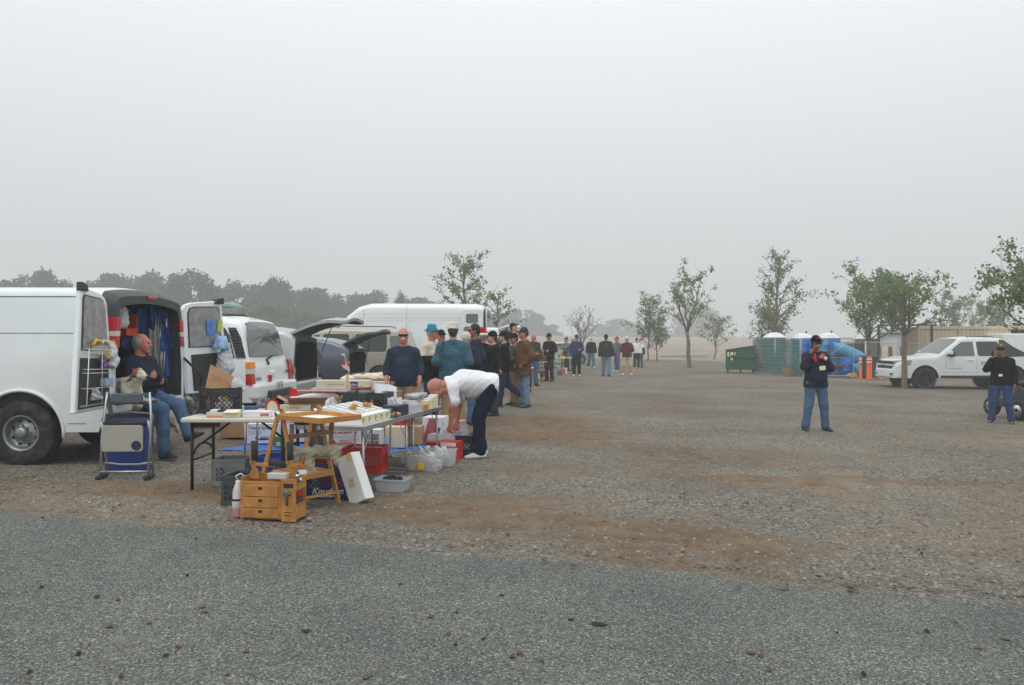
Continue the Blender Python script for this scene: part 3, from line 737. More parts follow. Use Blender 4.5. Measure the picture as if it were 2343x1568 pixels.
    def add_wheels(s, rim_mat, rim_r, width=.24, spokes=0, hub=None, inset=.0, dark=False):
        for wx in s.wheels:
            for sd in (1, -1):
                w = bpy.data.objects.new('wheel', None); C.objects.link(w); w.parent = s.root
                w.location = (wx, sd * (s.W / 2 - width / 2 - inset), s.wr); 
                R_ = s.wr; h = width / 2; t = MB()
                t.lathe([(rim_r, -h * .9), (rim_r + .02, -h), (R_ - .05, -h), (R_ - .012, -h * .82), (R_, -h * .5), (R_, h * .5), (R_ - .012, h * .82), (R_ - .05, h), (rim_r + .02, h), (rim_r, h * .9)], 40, 0, 'y')
                for q in range(36):
                    a = q / 36 * 6.283; t.box((math.cos(a) * (R_ - .001), 0, math.sin(a) * (R_ - .001)), (.028, width * .8, .008), (0, -a + math.pi / 2, .35), 0)
                t.build('tyre', RUBBER, w, fix=False)
                m = MB(); f = sd * h
                if spokes:
                    m.lathe([(rim_r + .004, f * .92), (rim_r - .018, f * .94), (rim_r - .03, f * .5), (rim_r - .04, -f * .6)], 36, 0, 'y')
                    m.lathe([(.001, f * .72), (.05, f * .74), (.055, f * .6)], 16, 1, 'y')
                    for q in range(spokes):
                        a = q / spokes * 6.283 + .3
                        m.bar((math.cos(a) * .03, f * .62, math.sin(a) * .03), (math.cos(a) * (rim_r - .02), f * .8, math.sin(a) * (rim_r - .02)), .075, .03, (0, 1, 0), 0)
                    m.lathe([(rim_r - .03, f * .1), (.02, f * .1)], 24, 2, 'y')
                else:
                    m.lathe([(rim_r + .006, f * .93), (rim_r - .012, f * .96), (rim_r - .022, f * .8), (rim_r - .035, f * .5), (rim_r - .05, f * .35), (rim_r * .62, f * .3), (rim_r * .5, f * .55), (rim_r * .36, f * .6)], 36, 0, 'y')
                    m.lathe([(rim_r * .36, f * .6), (rim_r * .33, f * 1.02), (rim_r * .2, f * 1.1), (.001, f * 1.1)], 20, 1, 'y')
                    for q in range(8):
                        a = q / 8 * 6.283; m.cyl((math.cos(a) * rim_r * .44, f * .55, math.sin(a) * rim_r * .44), (math.cos(a) * rim_r * .44, f * .78, math.sin(a) * rim_r * .44), .012, n=6, mi=1)
                        m.cyl((math.cos(a + .39) * rim_r * .72, f * .33, math.sin(a + .39) * rim_r * .72), (math.cos(a + .39) * rim_r * .72, f * .38, math.sin(a + .39) * rim_r * .72), .022, n=10, mi=2)
                m.build('rim', [rim_mat, BLACKP if dark else STEEL, BLACKP], w, fix=False)
        return s
    def line(s, pts, mat=None, w=.006, name='panel_gap', sd=1):
        mb = MB(); mat = mat or CHARC
        for (xa, za), (xb, zb) in zip(pts[:-1], pts[1:]):
            k = max(1, int(math.hypot(xb - xa, zb - za) / .2))
            for i in range(k):
                p = [(xa + (xb - xa) * t, za + (zb - za) * t) for t in (i / k, (i + 1) / k)]
                q = [Vector((x, sd * (s.hw(x, z) + .001), z)) for x, z in p]; mb.bar(q[0], q[1], w, .004, (0, 1, 0))
        return mb.build(name, mat, s.root)
    def box(s, name, a, b, mat, bevel=.01, parent=None):
        mb = MB(); mb.b2(a, b); return mb.build(name, mat, parent or s.root, bevel)
def ground_tilt(): return R(1.146)
def rounded(x0, z0, x1, z1, r=.05, skew=0.):
    """rounded rectangle outline"""
    out = []
    for cx, cz, a0 in ((x1 - r, z0 + r, -90), (x1 - r, z1 - r, 0), (x0 + r, z1 - r, 90), (x0 + r, z0 + r, 180)):
        for k in range(4):
            a = R(a0 + k * 30); x, z = cx + r * math.cos(a), cz + r * math.sin(a); out.append((x + skew * (z - z0), z))
    return out
PI = math.pi
# ---------------------------------------------------------------- white cargo van with its rear doors open
VX, VY = -4.64, 10.05
van = Car('cargo_van', 'large white cargo van with both rear doors swung open at the left edge', 'van', 5.7, 2.0, 1.12, .13,
    [(0, 1.98), (.08, 2.04), (.3, 2.08), (3.6, 2.09), (4.1, 1.95), (4.75, 1.35), (4.9, 1.22), (5.4, 1.1), (5.62, .95), (5.7, .7)], lambda x: .40 if x > .12 else .62, [1.06, 4.55], .387,
    on(VX, VY), PI, WHITE, r=.12, crown=.05, arch=.49, open_rear=(3.0, .075, .70, .10), cap_mat=CHARC, cap_x=.17, sx=[(0, .985), (.1, .995), (.3, 1), (4.4, 1), (5.2, .95), (5.6, .85), (5.7, .75)])
van.add_wheels(STEEL, .205, .25)
van.line([(.35, 1.55), (3.6, 1.55)], GREYP, .008); van.line([(.3, 1.98), (3.8, 1.98)], GREYP, .012, 'roof_gutter'); van.line([(.3, .50), (.52, .50)], GREYP, .008)
# flare around the rear wheel
for wx in (1.06, 4.55):
    mb = MB(); arc = [(wx + .50 * math.sin(a), .387 + .50 * math.cos(a)) for a in [R(-96 + 8 * k) for k in range(25)]]
    mb.tube([(x, van.hw(x, z) + .004, z) for x, z in arc], .022, 6); mb.build('wheel_arch_trim', WHITE, van.root)
van.box('rear_bumper', (-.10, -.97, .42), (.10, .97, .62), BLACKP, .03)
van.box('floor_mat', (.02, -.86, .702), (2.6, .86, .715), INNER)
# tail lights on the corners
for sd in (1, -1):
    t = MB()
    for z0, z1, mi in ((1.38, 1.515, 0), (1.517, 1.575, 1), (1.577, 1.74, 0)):
        t.add([(x, sd * (van.hw(.05, z) + e), z) for x, e, z in ((-.018, -.10, z0), (-.022, .002, z0), (.17, .008, z0), (-.018, -.10, z1), (-.022, .002, z1), (.17, .008, z1))], [(0, 1, 4, 3), (1, 2, 5, 4), (3, 4, 5), (0, 2, 1), (0, 3, 5, 2)], mi)
    t.build('tail_light', [REDL, WHTL], van.root)
van.box('brake_light', (-.02, -.12, 1.985), (.04, .12, 2.03), REDL, .006)
for z in (1.02, .81): van.box('door_hinge', (.14, 1.0, z), (.24, 1.035, z + .10), BLACKP, .008)
# the rear doors: hinge edge, free edge
def van_door(name, H0, H1, F0, F1, nrm):
    """door as a thick leaf between hinge line H0-H1 and free edge F0-F1 with a rounded window"""
    H0, H1, F0, F1 = map(Vector, (H0, H1, F0, F1)); nrm = Vector(nrm).normalized()
    pt = lambda u, v, e=0.: (H0 + (F0 - H0) * u) * (1 - v) + (H1 + (F1 - H1) * u) * v + nrm * e
    root = bpy.data.objects.new(name, None); C.objects.link(root); root.parent = van.root
    def slab(nm, poly, e0, e1, mat, bevel=0):
        mb = MB(); n = len(poly)
        mb.add([pt(u, v, e0) for u, v in poly] + [pt(u, v, e1) for u, v in poly], [tuple(range(n))[::-1], tuple(range(n, 2 * n))] + [(i, (i + 1) % n, n + (i + 1) % n, n + i) for i in range(n)])
        return mb.build(nm, mat, root, bevel)
    slab('door_skin', [(0, 0), (1, 0), (1, .97), (.97, 1), (.25, 1), (.1, .98), (.03, .93), (.0, .5)], -.03, .028, WHITE2, .012)
    w = [(.12, .52), (.88, .50), (.90, .9), (.86, .93), (.3, .945), (.2, .93), (.15, .88)]
    slab('window_seal', [(u + (u - .5) * .06, v + (v - .72) * .05) for u, v in w], .02, .034, BLACKP)
    slab('foil_screen', w, .03, .042, FOIL)
    slab('inner_panel', [(.14, .03), (.92, .03), (.92, .43), (.14, .43)], .02, .05, BLACKP, .01)
    slab('latch_bracket', [(.8, .97), (1.02, .96), (1.02, 1.03), (.85, 1.02)], -.02, .06, BLACKP, .006)
    return root, pt
ld, lp = van_door('rear_door', (-.0, 1.0, .70), (.10, .95, 1.98), (-.06, 1.93, .70), (.04, 1.62, 2.06), (-1, .12, 0))
a75 = R(74)
rd, rp = van_door('rear_door', (-.03, -1.0, .70), (.04, -.92, 1.98), (-.03 - .93 * math.cos(a75), -1.0 - .93 * math.sin(a75), .70), (-.0 - .80 * math.cos(a75), -.98 - .82 * math.sin(a75), 2.06), (-math.sin(a75), math.cos(a75), 0))
# wire rack on the inside of the near door, with its shelves
rack = MB()
for u in (.16, .92):
    rack.tube([lp(u, .05, .05), lp(u, .05, .13), lp(u, .50, .13), lp(u, .50, .05)], .006, 5)
for v in (.06, .19, .31, .34, .47, .50):
    rack.tube([lp(.16, v, .06), lp(.16, v, .13), lp(.92, v, .13), lp(.92, v, .06)], .005, 5)
rack.tube([lp(.54, .05, .13), lp(.54, .5, .13)], .005, 5)
rk = rack.build('wire_rack', M('wire_white', (.6, .6, .6), .4, .3, var=.1)); rk.parent = van.root
mb = MB(); mb.tube([rp(-.02, .4, .03), rp(-.06, .36, .12), rp(.02, .26, .2), rp(.16, .18, .16), rp(.2, .1, .1)], .018, 8); mb.build('door_strap', BLACKP, van.root)
# headlights and glass of the front, out of frame
van.across('windshield', 4.12, 4.74, .78, .86, GLASS)
van.side('window', [(3.5, 1.2), (4.5, 1.2), (4.05, 1.85), (3.5, 1.88)], GLASS, sides=(1, -1))
# ---------------------------------------------------------------- white SUV parked behind the van
suv = Car('suv', 'white SUV with closed tailgate and dark rear window behind the folding table', 'SUV', 5.05, 1.98, 1.13, .26,
    [(0, .75), (.03, 1.02), (.08, 1.12), (.11, 1.25), (.21, 1.70), (.29, 1.80), (.55, 1.86), (2.2, 1.87), (3.0, 1.80), (3.75, 1.16), (4.3, 1.10), (4.9, 1.0), (5.05, .8)], .42, [1.12, 4.05], .39,
    on(-4.28, 13.95), PI - R(4), WHITE, r=.14, crown=.03, sx=[(0, .93), (.1, .965), (.3, .985), (.6, 1), (4, 1), (4.6, .95), (4.95, .86), (5.05, .78)])
suv.add_wheels(STEEL, .23, .25)
suv.side('window', rounded(1.25, 1.16, 2.25, 1.72, .06, -.05), GLASS); suv.side('window', [(.27, 1.17), (1.2, 1.16), (1.2, 1.68), (.5, 1.68), (.4, 1.55)], GLASS, .008); suv.side('window', rounded(2.35, 1.16, 3.1, 1.70, .06, -.25), GLASS)
suv.rear('rear_window', [(-.80, 1.19), (.80, 1.19), (.74, 1.5), (.62, 1.76), (.4, 1.79), (-.4, 1.79), (-.62, 1.76), (-.74, 1.5)], M('rear_glass', (.12, .125, .13), .08, var=0, spec=.8), .045)
lo = MB()
for k in range(9):
    z = 1.22 + k * .05; x_ = .11 + k * .022; lo.bar((x_, suv.hw(x_, z) + .016, z), (x_ + .12, suv.hw(x_ + .12, z) + .016, z), .018, .03, (0, 0, 1))
suv.side('pillar_panel', [(.09, 1.17), (.25, 1.17), (.44, 1.68), (.31, 1.68), (.2, 1.5)], GLASS, .008)
lo.build('louvre', BLACKP, suv.root)
for sd in (1, -1):
    t = MB()
    for z0, z1, mi in ((.72, .90, 0), (.905, .99, 1), (.995, 1.10, 2)):
        t.add([(x, sd * (suv.hw(.06, z) + e), z) for x, e, z in ((-.02, -.14, z0), (-.012, .010, z0), (.16, .012, z0), (-.005, -.14, z1), (.0, .010, z1), (.17, .012, z1))], [(0, 1, 4, 3), (1, 2, 5, 4), (3, 4, 5), (0, 2, 1), (0, 3, 5, 2)], mi)
    t.build('tail_light', [REDL, WHTL, AMBL] if sd > 0 else [REDL] * 3, suv.root)
bp_ = MB(); bp_.box((-.02, 0, .60), (.22, 1.86, .26)); bp_.build('rear_bumper', WHITE, suv.root, .05)
suv.box('step_pad', (-.19, -.55, .46), (.02, .55, .60), BLACKP, .03); suv.box('license_plate', (-.142, -.15, .58), (-.132, .15, .73), M('plate', (.6, .58, .55), .5, var=.2, scale=30), 0)
text('4ML 271', .075, S('plate_blue', (40, 50, 100)), suv.root, (-.1425, .13, .62), (PI / 2, 0, -PI / 2))
text('YUKON', .075, BLACKP, suv.root, (-.015, .80, .78), (PI / 2, 0, -PI / 2), 'model_lettering', bold=.002)
text('GMC', .075, REDL, suv.root, (-.008, -.62, .86), (PI / 2, 0, -PI / 2), 'maker_lettering', bold=.003)
suv.box('handle', (-.035, -.09, .80), (.02, .09, .92), WHITE2, .02)
mb = MB(); mb.bar((.06, .10, 1.13), (.07, -.36, 1.22), .02, .02); mb.cyl((.0, .16, 1.04), (.06, .12, 1.13), .02, n=8); mb.build('wiper', BLACKP, suv.root)
mb = MB(); mb.lathe([(.0, .0), (.11, .0), (.112, .004), (.104, .006), (.0, .006)], 24, 0, 'y', (1.0, suv.hw(1.0, .95) + .002, .95)); mb.build('fuel_door', WHITE, suv.root)
for sd in (1, -1):
    mb = MB(); mb.tube([(.7, sd * .66, 1.87), (.8, sd * .66, 1.93), (1.3, sd * .66, 1.95), (2.5, sd * .66, 1.94), (2.65, sd * .66, 1.88)], .022, 6); mb.build('roof_rail', BLACKP, suv.root)
mb = MB()
for x in (1.1, 1.9): mb.tube([(x, -.66, 1.94), (x, .66, 1.94)], .016, 6)
mb.build('roof_bar', BLACKP, suv.root)
suv.box('brake_light', (.34, -.14, 1.83), (.46, .14, 1.85), REDL, .005)
suv.line([(1.23, .55), (1.23, 1.75)]); suv.line([(2.30, .45), (2.30, 1.75)]); suv.line([(.36, .72), (1.1, .72), (3.3, .72)], GREYP, .03, 'side_moulding')
# ---------------------------------------------------------------- silver hatchback SUV with raised tailgate
sv = Car('crossover_car', 'silver family car with its tailgate raised beside the white SUV', 'car', 4.75, 1.86, 1.02, .24,
    [(0, 1.50), (.08, 1.58), (.25, 1.66), (.6, 1.71), (1.2, 1.74), (2.2, 1.74), (2.9, 1.62), (3.7, 1.02), (4.3, .92), (4.65, .8), (4.75, .6)], .32, [.95, 3.75], .35,
    on(-4.3, 16.35), PI - R(2), SILVER, r=.12, open_rear=(1.6, .09, .62, .10))
sv.add_wheels(STEEL, .21, .22, 5)
sv.side('window', rounded(.55, 1.06, 1.3, 1.52, .06, .2), GLASS); sv.side('window', rounded(1.4, 1.06, 2.2, 1.55, .06, 0), GLASS); sv.side('window', rounded(2.3, 1.06, 2.95, 1.5, .06, -.2), GLASS)
sv.box('rear_bumper', (-.10, -.9, .34), (.06, .9, .64), SILVER, .06); sv.box('sill_plate', (-.03, -.7, .63), (.1, .7, .645), BLACKP, .004)
for sd in (1, -1):
    t = MB(); t.add([(x, sd * (sv.hw(.08, z) + e), z) for x, e, z in ((-.015, -.14, .80), (-.012, .01, .80), (.15, .012, .80), (.03, -.14, 1.06), (.04, .01, 1.06), (.22, .012, 1.06))], [(0, 1, 4, 3), (1, 2, 5, 4), (3, 4, 5), (0, 2, 1), (0, 3, 5, 2)]); t.build('tail_light', REDL, sv.root)
def hatch(car, hx, hz, w, length, ang, paint, accent=None, name='tailgate', bow=.14):
    """raised tailgate hinged at the roof edge (x = hx), slanting up and back"""
    r_ = bpy.data.objects.new(name, None); C.objects.link(r_); r_.parent = car.root
    ca, sa = math.cos(ang), math.sin(ang)
    def f(e, sink=0.):
        def g_(u, v):
            s_ = u * length; b = bow * math.sin(PI * min(1, u * 1.15)) ; wy = w * (1 - .12 * abs(u - .55)); y = wy * (2 * v - 1)
            return (hx - s_ * ca + (b + e) * sa * -1 * .6, y, hz + s_ * sa + b * .55 + e - .06 * (2 * v - 1) ** 2 - (.22 * max(0, u - .72) if True else 0))
        return g_
    m1 = MB(); m1.grid(f(.03), 10, 8); m1.build('outer_skin', paint, r_, fix=False)
    m2 = MB(); m2.grid(f(-.03), 10, 8); ob = m2.build('inner_lining', BLACKP, r_, fix=False)
    m3 = MB(); e0, e1 = f(.03), f(-.03)
    for k in range(10):
        for v in (0, 1):
            a, b = k / 10, (k + 1) / 10; m3.add([e0(a, v), e0(b, v), e1(b, v), e1(a, v)], [(0, 1, 2, 3)])
    for k in range(8):
        for u in (0, 1): m3.add([e0(u, k / 8), e0(u, (k + 1) / 8), e1(u, (k + 1) / 8), e1(u, k / 8)], [(0, 1, 2, 3)])
    m3.build('edge', paint, r_)
    m4 = MB(); m4.grid(lambda u, v: f(.036)(.06 + .4 * u, .1 + .8 * v), 6, 6); m4.build('rear_window', GLASS, r_, fix=False)
    if accent:
        m5 = MB(); m5.grid(lambda u, v: f(.038)(.48 + .08 * u, .02 + .22 * v), 3, 3); m5.build('lamp', accent, r_, fix=False)
    for sd in (.06, .94):
        m6 = MB(); p0 = f(-.03)(.42, sd); m6.cyl(p0, (hx - .02 - .28, p0[1] * 1.02, hz - .42), .010, n=6); m6.build('gas_strut', BLACKP, r_)
    return r_
hatch(sv, .16, 1.63, .74, 1.25, R(15), SILVER, REDL)
# ---------------------------------------------------------------- graphite wagon with raised tailgate
pr = Car('wagon_car', 'dark graphite wagon with raised tailgate and clear tail light', 'car', 4.6, 1.78, .98, .22,
    [(0, 1.22), (.15, 1.32), (.4, 1.42), (.7, 1.48), (1.6, 1.56), (2.2, 1.54), (3.6, .98), (4.2, .85), (4.5, .7), (4.6, .5)], .28, [.92, 3.7], .32,
    on(-4.02, 20.35), PI - R(5), DKGREY, r=.12, open_rear=(1.4, .09, .60, .09))
pr.add_wheels(STEEL, .2, .2, 5)
pr.side('window', [(.62, 1.03), (1.15, 1.0), (1.2, 1.32), (.95, 1.34), (.75, 1.2)], GLASS); pr.side('window', rounded(1.3, 1.0, 2.0, 1.4, .06, 0), GLASS); pr.side('window', [(2.1, 1.0), (3.0, 1.0), (2.5, 1.38), (2.1, 1.4)], GLASS)
pr.box('rear_bumper', (-.1, -.85, .3), (.06, .85, .62), DKGREY, .06)
for sd in (1, -1):
    t = MB(); t.add([(x, sd * (pr.hw(.08, z) + e), z) for x, e, z in ((-.03, -.06, .70), (-.02, .012, .68), (.12, .014, .78), (.05, -.10, 1.10), (.10, .012, 1.14), (.40, .016, 1.02))], [(0, 1, 4, 3), (1, 2, 5, 4), (3, 4, 5), (0, 2, 1), (0, 3, 5, 2)]); tl = t.build('tail_light', WHTL, pr.root)
    t = MB(); t.add([(x, sd * (pr.hw(.08, z) + e), z) for x, e, z in ((-.035, -.03, .80), (.16, .03, .86), (.14, .03, .96), (-.005, -.03, .92))], [(0, 1, 2, 3)]); t.build('lamp_bar', REDL, tl)
hatch(pr, .25, 1.38, .68, 1.05, R(22), DKGREY, bow=.10)
# ---------------------------------------------------------------- beige minivan
mv = Car('minivan', 'beige minivan seen side on, behind the man in the navy sweater', 'minivan', 4.75, 1.92, 1.05, .18,
    [(0, 1.0), (.06, 1.3), (.2, 1.72), (.4, 1.80), (2.4, 1.84), (3.0, 1.75), (3.9, 1.08), (4.5, .95), (4.75, .6)], .36, [.95, 3.8], .34,
    on(-3.05, 24.6), PI, BEIGE, r=.12)
mv.add_wheels(STEEL, .2, .2)
mv.side('window', rounded(.75, 1.12, 1.72, 1.66, .08), GLASS); mv.side('window', rounded(1.9, 1.12, 2.7, 1.66, .08), GLASS); mv.side('window', rounded(.2, 1.12, .62, 1.6, .06, .1), GLASSL)
mv.side('window', [(2.8, 1.12), (3.6, 1.12), (3.1, 1.6), (2.8, 1.64)], GLASS); mv.line([(.68, .5), (.68, 1.7)]); mv.line([(1.8, .5), (1.8, 1.7)]); mv.line([(.3, 1.02), (3.6, 1.02)], GREYP, .014, 'trim_strip')
mb = MB(); mb.tube([(.5, .7, 1.83), (.6, .7, 1.88), (2.2, .7, 1.9), (2.3, .7, 1.85)], .016, 6); mb.build('roof_rail', BLACKP, mv.root)
# ---------------------------------------------------------------- tall white panel van
sp = Car('panel_van', 'tall white high-roof panel van with an open rear door showing grey lining', 'van', 6.0, 2.0, 1.25, .07,
    [(0, 2.62), (.05, 2.70), (.3, 2.76), (4.0, 2.77), (4.4, 2.66), (4.8, 2.34), (5.1, 1.9), (5.4, 1.35), (5.8, 1.1), (6.0, .7)], .38, [1.15, 4.9], .36,
    on(-.98, 28.2), PI, WHITE2, r=.2, crown=.05, open_rear=(2.5, .09, .7, .15), sx=[(0, .985), (.1, .995), (.3, 1), (4.8, 1), (5.6, .93), (6, .8)])
sp.add_wheels(STEEL, .2, .22)
RIB = S('rib_white', (204, 208, 210), rough=.4)
for z in (2.42, 2.28): sp.line([(.75, z), (4.35, z)], RIB, .018, 'pressed_rib')
sp.line([(.2, 1.15), (4.3, 1.15)], RIB, .03, 'side_moulding'); sp.line([(2.7, .5), (2.7, 2.7)], GREYP, .008); sp.line([(4.2, .5), (4.2, 2.6)], GREYP, .008)
sp.line([(4.1, 1.35), (4.1, 2.16), (2.8, 2.2)], RIB, .014, 'pressed_rib'); sp.line([(2.6, 1.35), (2.6, 2.2), (.9, 2.2)], RIB, .014, 'pressed_rib')
d_ = bpy.data.objects.new('rear_door', None); C.objects.link(d_); d_.parent = sp.root
mb = MB(); mb.prism(rounded(.02, .72, .80, 2.58, .1), .06, 'y', 0, 1.055); mb.build('door_skin', WHITE2, d_, .02)
mb = MB(); mb.prism(rounded(.16, 1.35, .70, 1.98, .09), .02, 'y', 0, 1.09); mb.build('window_lining', GREYP, d_, .008)
mb = MB(); mb.prism(rounded(.20, 2.10, .62, 2.42, .05), .02, 'y', 0, 1.09); mb.build('upper_lining', GREYP, d_, .008)
mb = MB(); mb.prism(rounded(.16, .85, .70, 1.28, .05), .02, 'y', 0, 1.09); mb.build('lower_lining', GREYP, d_, .008)
d2 = bpy.data.objects.new('rear_door', None); C.objects.link(d2); d2.parent = sp.root
mb = MB(); mb.box((.05, -1.35, 1.65), (.06, .8, 1.9), (0, 0, R(10))); mb.build('door_skin', WHITE2, d2, .02)
van_seal = MB(); van_seal.b2((-.02, .92, .75), (.01, 1.0, 2.55)); van_seal.build('door_seal', BLACKP, sp.root)
# ---------------------------------------------------------------- white crew pickup on the right
pk = Car('pickup_truck', 'white crew pickup with black wheels parked behind the bare tree trunk', 'pickup', 5.6, 2.0, 1.22, .30,
    [(0, .9), (.02, 1.18), (.4, 1.24), (.55, 1.26), (.9, 1.42), (1.45, 1.88), (1.6, 1.92), (2.6, 1.95), (3.1, 1.90), (3.95, 1.30), (4.1, 1.26), (4.9, 1.22), (5.3, 1.12), (5.5, .98), (5.56, .8), (5.6, .6)], .46, [1.15, 4.5], .42,
    on((2025 - CX) / FPX * 29.6 + 6.02, 30.6), PI, WHITE, r=.12, crown=.03, arch=.52, sx=[(0, .96), (.1, .98), (.3, 1), (4.6, 1), (5.2, .95), (5.5, .84), (5.6, .74)])
pk.add_wheels(M('black_rim', (.02, .02, .022), .3, .4, var=.1), .30, .27, 5, dark=True)
pk.side('window', [(2.62, 1.27), (3.72, 1.27), (3.3, 1.62), (3.05, 1.78), (2.62, 1.80)], GLASSL); pk.side('window', rounded(1.66, 1.27, 2.5, 1.80, .07, 0), GLASS)
pk.side('bed_sail', [(.5, 1.27), (1.45, 1.24), (1.62, 1.26), (1.62, 1.86), (1.45, 1.86), (1.1, 1.60), (.6, 1.34)], BLACKP, .012)
pk.side('lower_cladding', [(1.72, .46), (3.92, .46), (3.92, .56), (1.72, .56)], BLACKP, .012)
pk.across('windshield', 3.14, 3.9, .68, .80, GLASSL)
pk.box('tonneau', (.06, -.86, 1.235), (.85, .86, 1.30), BLACKP, .02)
for x in (2.56, 3.72): pk.line([(x, .60), (x, 1.28)])
pk.line([(1.70, .72), (3.9, .72)], WHITE2, .05, 'side_moulding'); pk.line([(1.70, .69), (3.9, .69)], GREYP, .008)
for x in (2.68, 1.76): pk.box('door_handle', (x, 1.0, 1.10), (x + .22, 1.035, 1.14), WHITE2, .01)
for sd in (1, -1):
    mb = MB(); mb.box((3.55, sd * 1.12, 1.34), (.14, .24, .20)); mb.build('mirror', BLACKP, pk.root, .04)
    mb = MB(); mb.box((3.60, sd * 1.125, 1.39), (.10, .235, .13)); mb.build('mirror_cap', WHITE2, pk.root, .04)
    mb = MB(); mb.add([(x, sd * y, z) for x, y, z in ((5.34, .93, .92), (5.52, .62, .92), (5.52, .62, 1.10), (5.22, .93, 1.12), (5.0, .985, 1.12), (5.05, .985, .95))], [(0, 1, 2, 3), (0, 3, 4, 5)]); mb.build('headlight', M('headlight', (.3, .31, .31), .1, .3, var=.2, scale=20), pk.root)
gr = MB(); gr.b2((5.5, -.58, .96), (5.575, .58, 1.08)); gr.b2((5.52, -.58, .80), (5.59, .58, .90)); gr.build('grille', BLACKP, pk.root, .01)
gb = MB(); gb.b2((5.53, -.6, .905), (5.60, .6, .955)); gb.build('grille_bar', WHITE2, pk.root, .01)
em = MB(); em.b2((5.60, -.05, .92), (5.612, .05, .945)); em.b2((5.60, -.11, .925), (5.61, .11, .94)); em.build('emblem', M('gold_emblem', (.5, .33, .07), .3, .8, var=.1), pk.root)
bm_ = MB(); bm_.prism([(5.25, -.95), (5.5, -.85), (5.66, -.45), (5.68, 0), (5.66, .45), (5.5, .85), (5.25, .95)], .30, 'z', 0, .63); bm_.build('front_bumper', WHITE, pk.root, .04)
for sd in (1, -1): pk.box('fog_lamp_recess', (5.52, sd * .62 - .1, .56), (5.645, sd * .62 + .1, .64), GREYP, .01)
mb = MB(); mb.tube([(1.75, .72, 1.95), (1.85, .72, 1.985), (2.7, .72, 1.985), (2.8, .72, 1.95)], .014, 6); mb.build('roof_rail', BLACKP, pk.root)
pk.root.scale = (1, 1, 1.04)
text('AVALANCHE', .06, GREYP, pk.root, (3.62, 1.005, .80), (PI / 2, 0, PI), 'model_lettering', sx=1.4)
# ---------------------------------------------------------------- more cars farther down the row
fs_ = Car('suv', 'dark SUV with raised tailgate far down the row behind the shoppers', 'SUV', 4.7, 1.85, 1.0, .2, [(0, .8), (.1, 1.1), (.4, 1.6), (.6, 1.7), (2.4, 1.72), (3.6, 1.0), (4.5, .85), (4.7, .6)], .35, [.95, 3.7], .35, on(.0, 40), PI, M('navy_paint', (.03, .033, .04), .3, .3, coat=.5), open_rear=(1.4, .09, .6, .1))
fs_.add_wheels(STEEL, .2, .2); hatch(fs_, .5, 1.7, .7, 1.1, R(18), M('navy_paint'))
f2 = Car('van', 'white van with raised tailgate behind the brown jacket man', 'van', 5.0, 1.9, 1.1, .12, [(0, 1.9), (.1, 2.02), (3.0, 2.05), (4.0, 1.2), (4.9, .95), (5, .6)], .38, [1.0, 4.0], .36, on(-.55, 34), PI, WHITE2, open_rear=(2, .09, .65, .12))
f2.add_wheels(STEEL, .2, .2); hatch(f2, .1, 2.0, .8, 1.0, R(10), WHITE2)
f3 = Car('sedan_car', 'silver sedan parked far down the row behind the walkers', 'car', 4.6, 1.78, .9, .25, [(0, .7), (.1, .95), (.9, 1.02), (1.5, 1.42), (2.5, 1.45), (3.3, .98), (4.4, .8), (4.6, .5)], .28, [.9, 3.6], .32, on(5.4, 52), PI, SILVER)
f3.add_wheels(STEEL, .2, .2); f3.side('window', [(1.15, .98), (3.1, .98), (2.5, 1.36), (1.6, 1.36)], GLASS)

# ================================================================ PEOPLE
def skin_mat(name, rgb): return S(name, rgb, rough=.55, var=.10, scale=14, spec=.4)
SKIN = skin_mat('skin', (198, 146, 122)); SKINR = skin_mat('skin_ruddy', (196, 128, 104)); SKIND = skin_mat('skin_tan', (150, 104, 80))
EYE = M('eye', (.03, .025, .02), .2, var=0)
def cloth(name, rgb, rough=.9, var=.16, scale=7., bump=.5): return S(name, rgb, rough=rough, var=var, scale=scale, bump=bump, bscale=28, spec=.15)
NAVY = cloth('navy_cloth', (38, 44, 62)); NAVYS = cloth('navy_sweater', (46, 56, 74)); BLACKC = cloth('black_cloth', (24, 24, 26)); DENIM = cloth('denim', (78, 104, 136), var=.22); DENIMD = cloth('dark_denim', (44, 58, 84), var=.2)
DENIML = cloth('pale_denim', (112, 132, 156), var=.2); TEAL = cloth('teal_denim_jacket', (62, 98, 114)); KHAKI = cloth('khaki_cloth', (168, 138, 104)); BROWN = cloth('brown_suede', (104, 72, 50)); CREAM = cloth('cream_cloth', (214, 206, 184))
WHITEC = cloth('white_cotton', (232, 232, 238), var=.05); GREYC = cloth('grey_cloth', (104, 106, 108)); GREEND = cloth('green_cloth', (52, 66, 54)); MAROON = cloth('maroon_cloth', (98, 44, 54)); SANDC = cloth('sand_cloth', (206, 192, 170)); CHAR = cloth('charcoal_cloth', (58, 54, 50))
OLIVE = cloth('olive_cloth', (92, 92, 70)); SWEATN = cloth('navy_sweatpants', (28, 34, 58)); BLUEC = cloth('blue_cloth', (44, 58, 98)); GREYD = cloth('dark_grey_cloth', (70, 73, 77))
SHOEB = S('black_shoe', (28, 27, 27), rough=.5); SHOEW = S('white_shoe', (206, 208, 212), rough=.6, var=.2, scale=20); SHOEBR = S('brown_shoe', (92, 62, 46), rough=.6)
HAIRG = S('grey_hair', (168, 164, 158), rough=.8, var=.25, scale=40, bump=.6, bscale=90); HAIRW = S('white_hair', (214, 210, 204), rough=.8, var=.15, scale=40, bump=.6, bscale=90); HAIRB = S('brown_hair', (72, 54, 44), rough=.8, var=.25, scale=40); HAIRK = S('black_hair', (32, 29, 28), rough=.7, var=.25, scale=40)
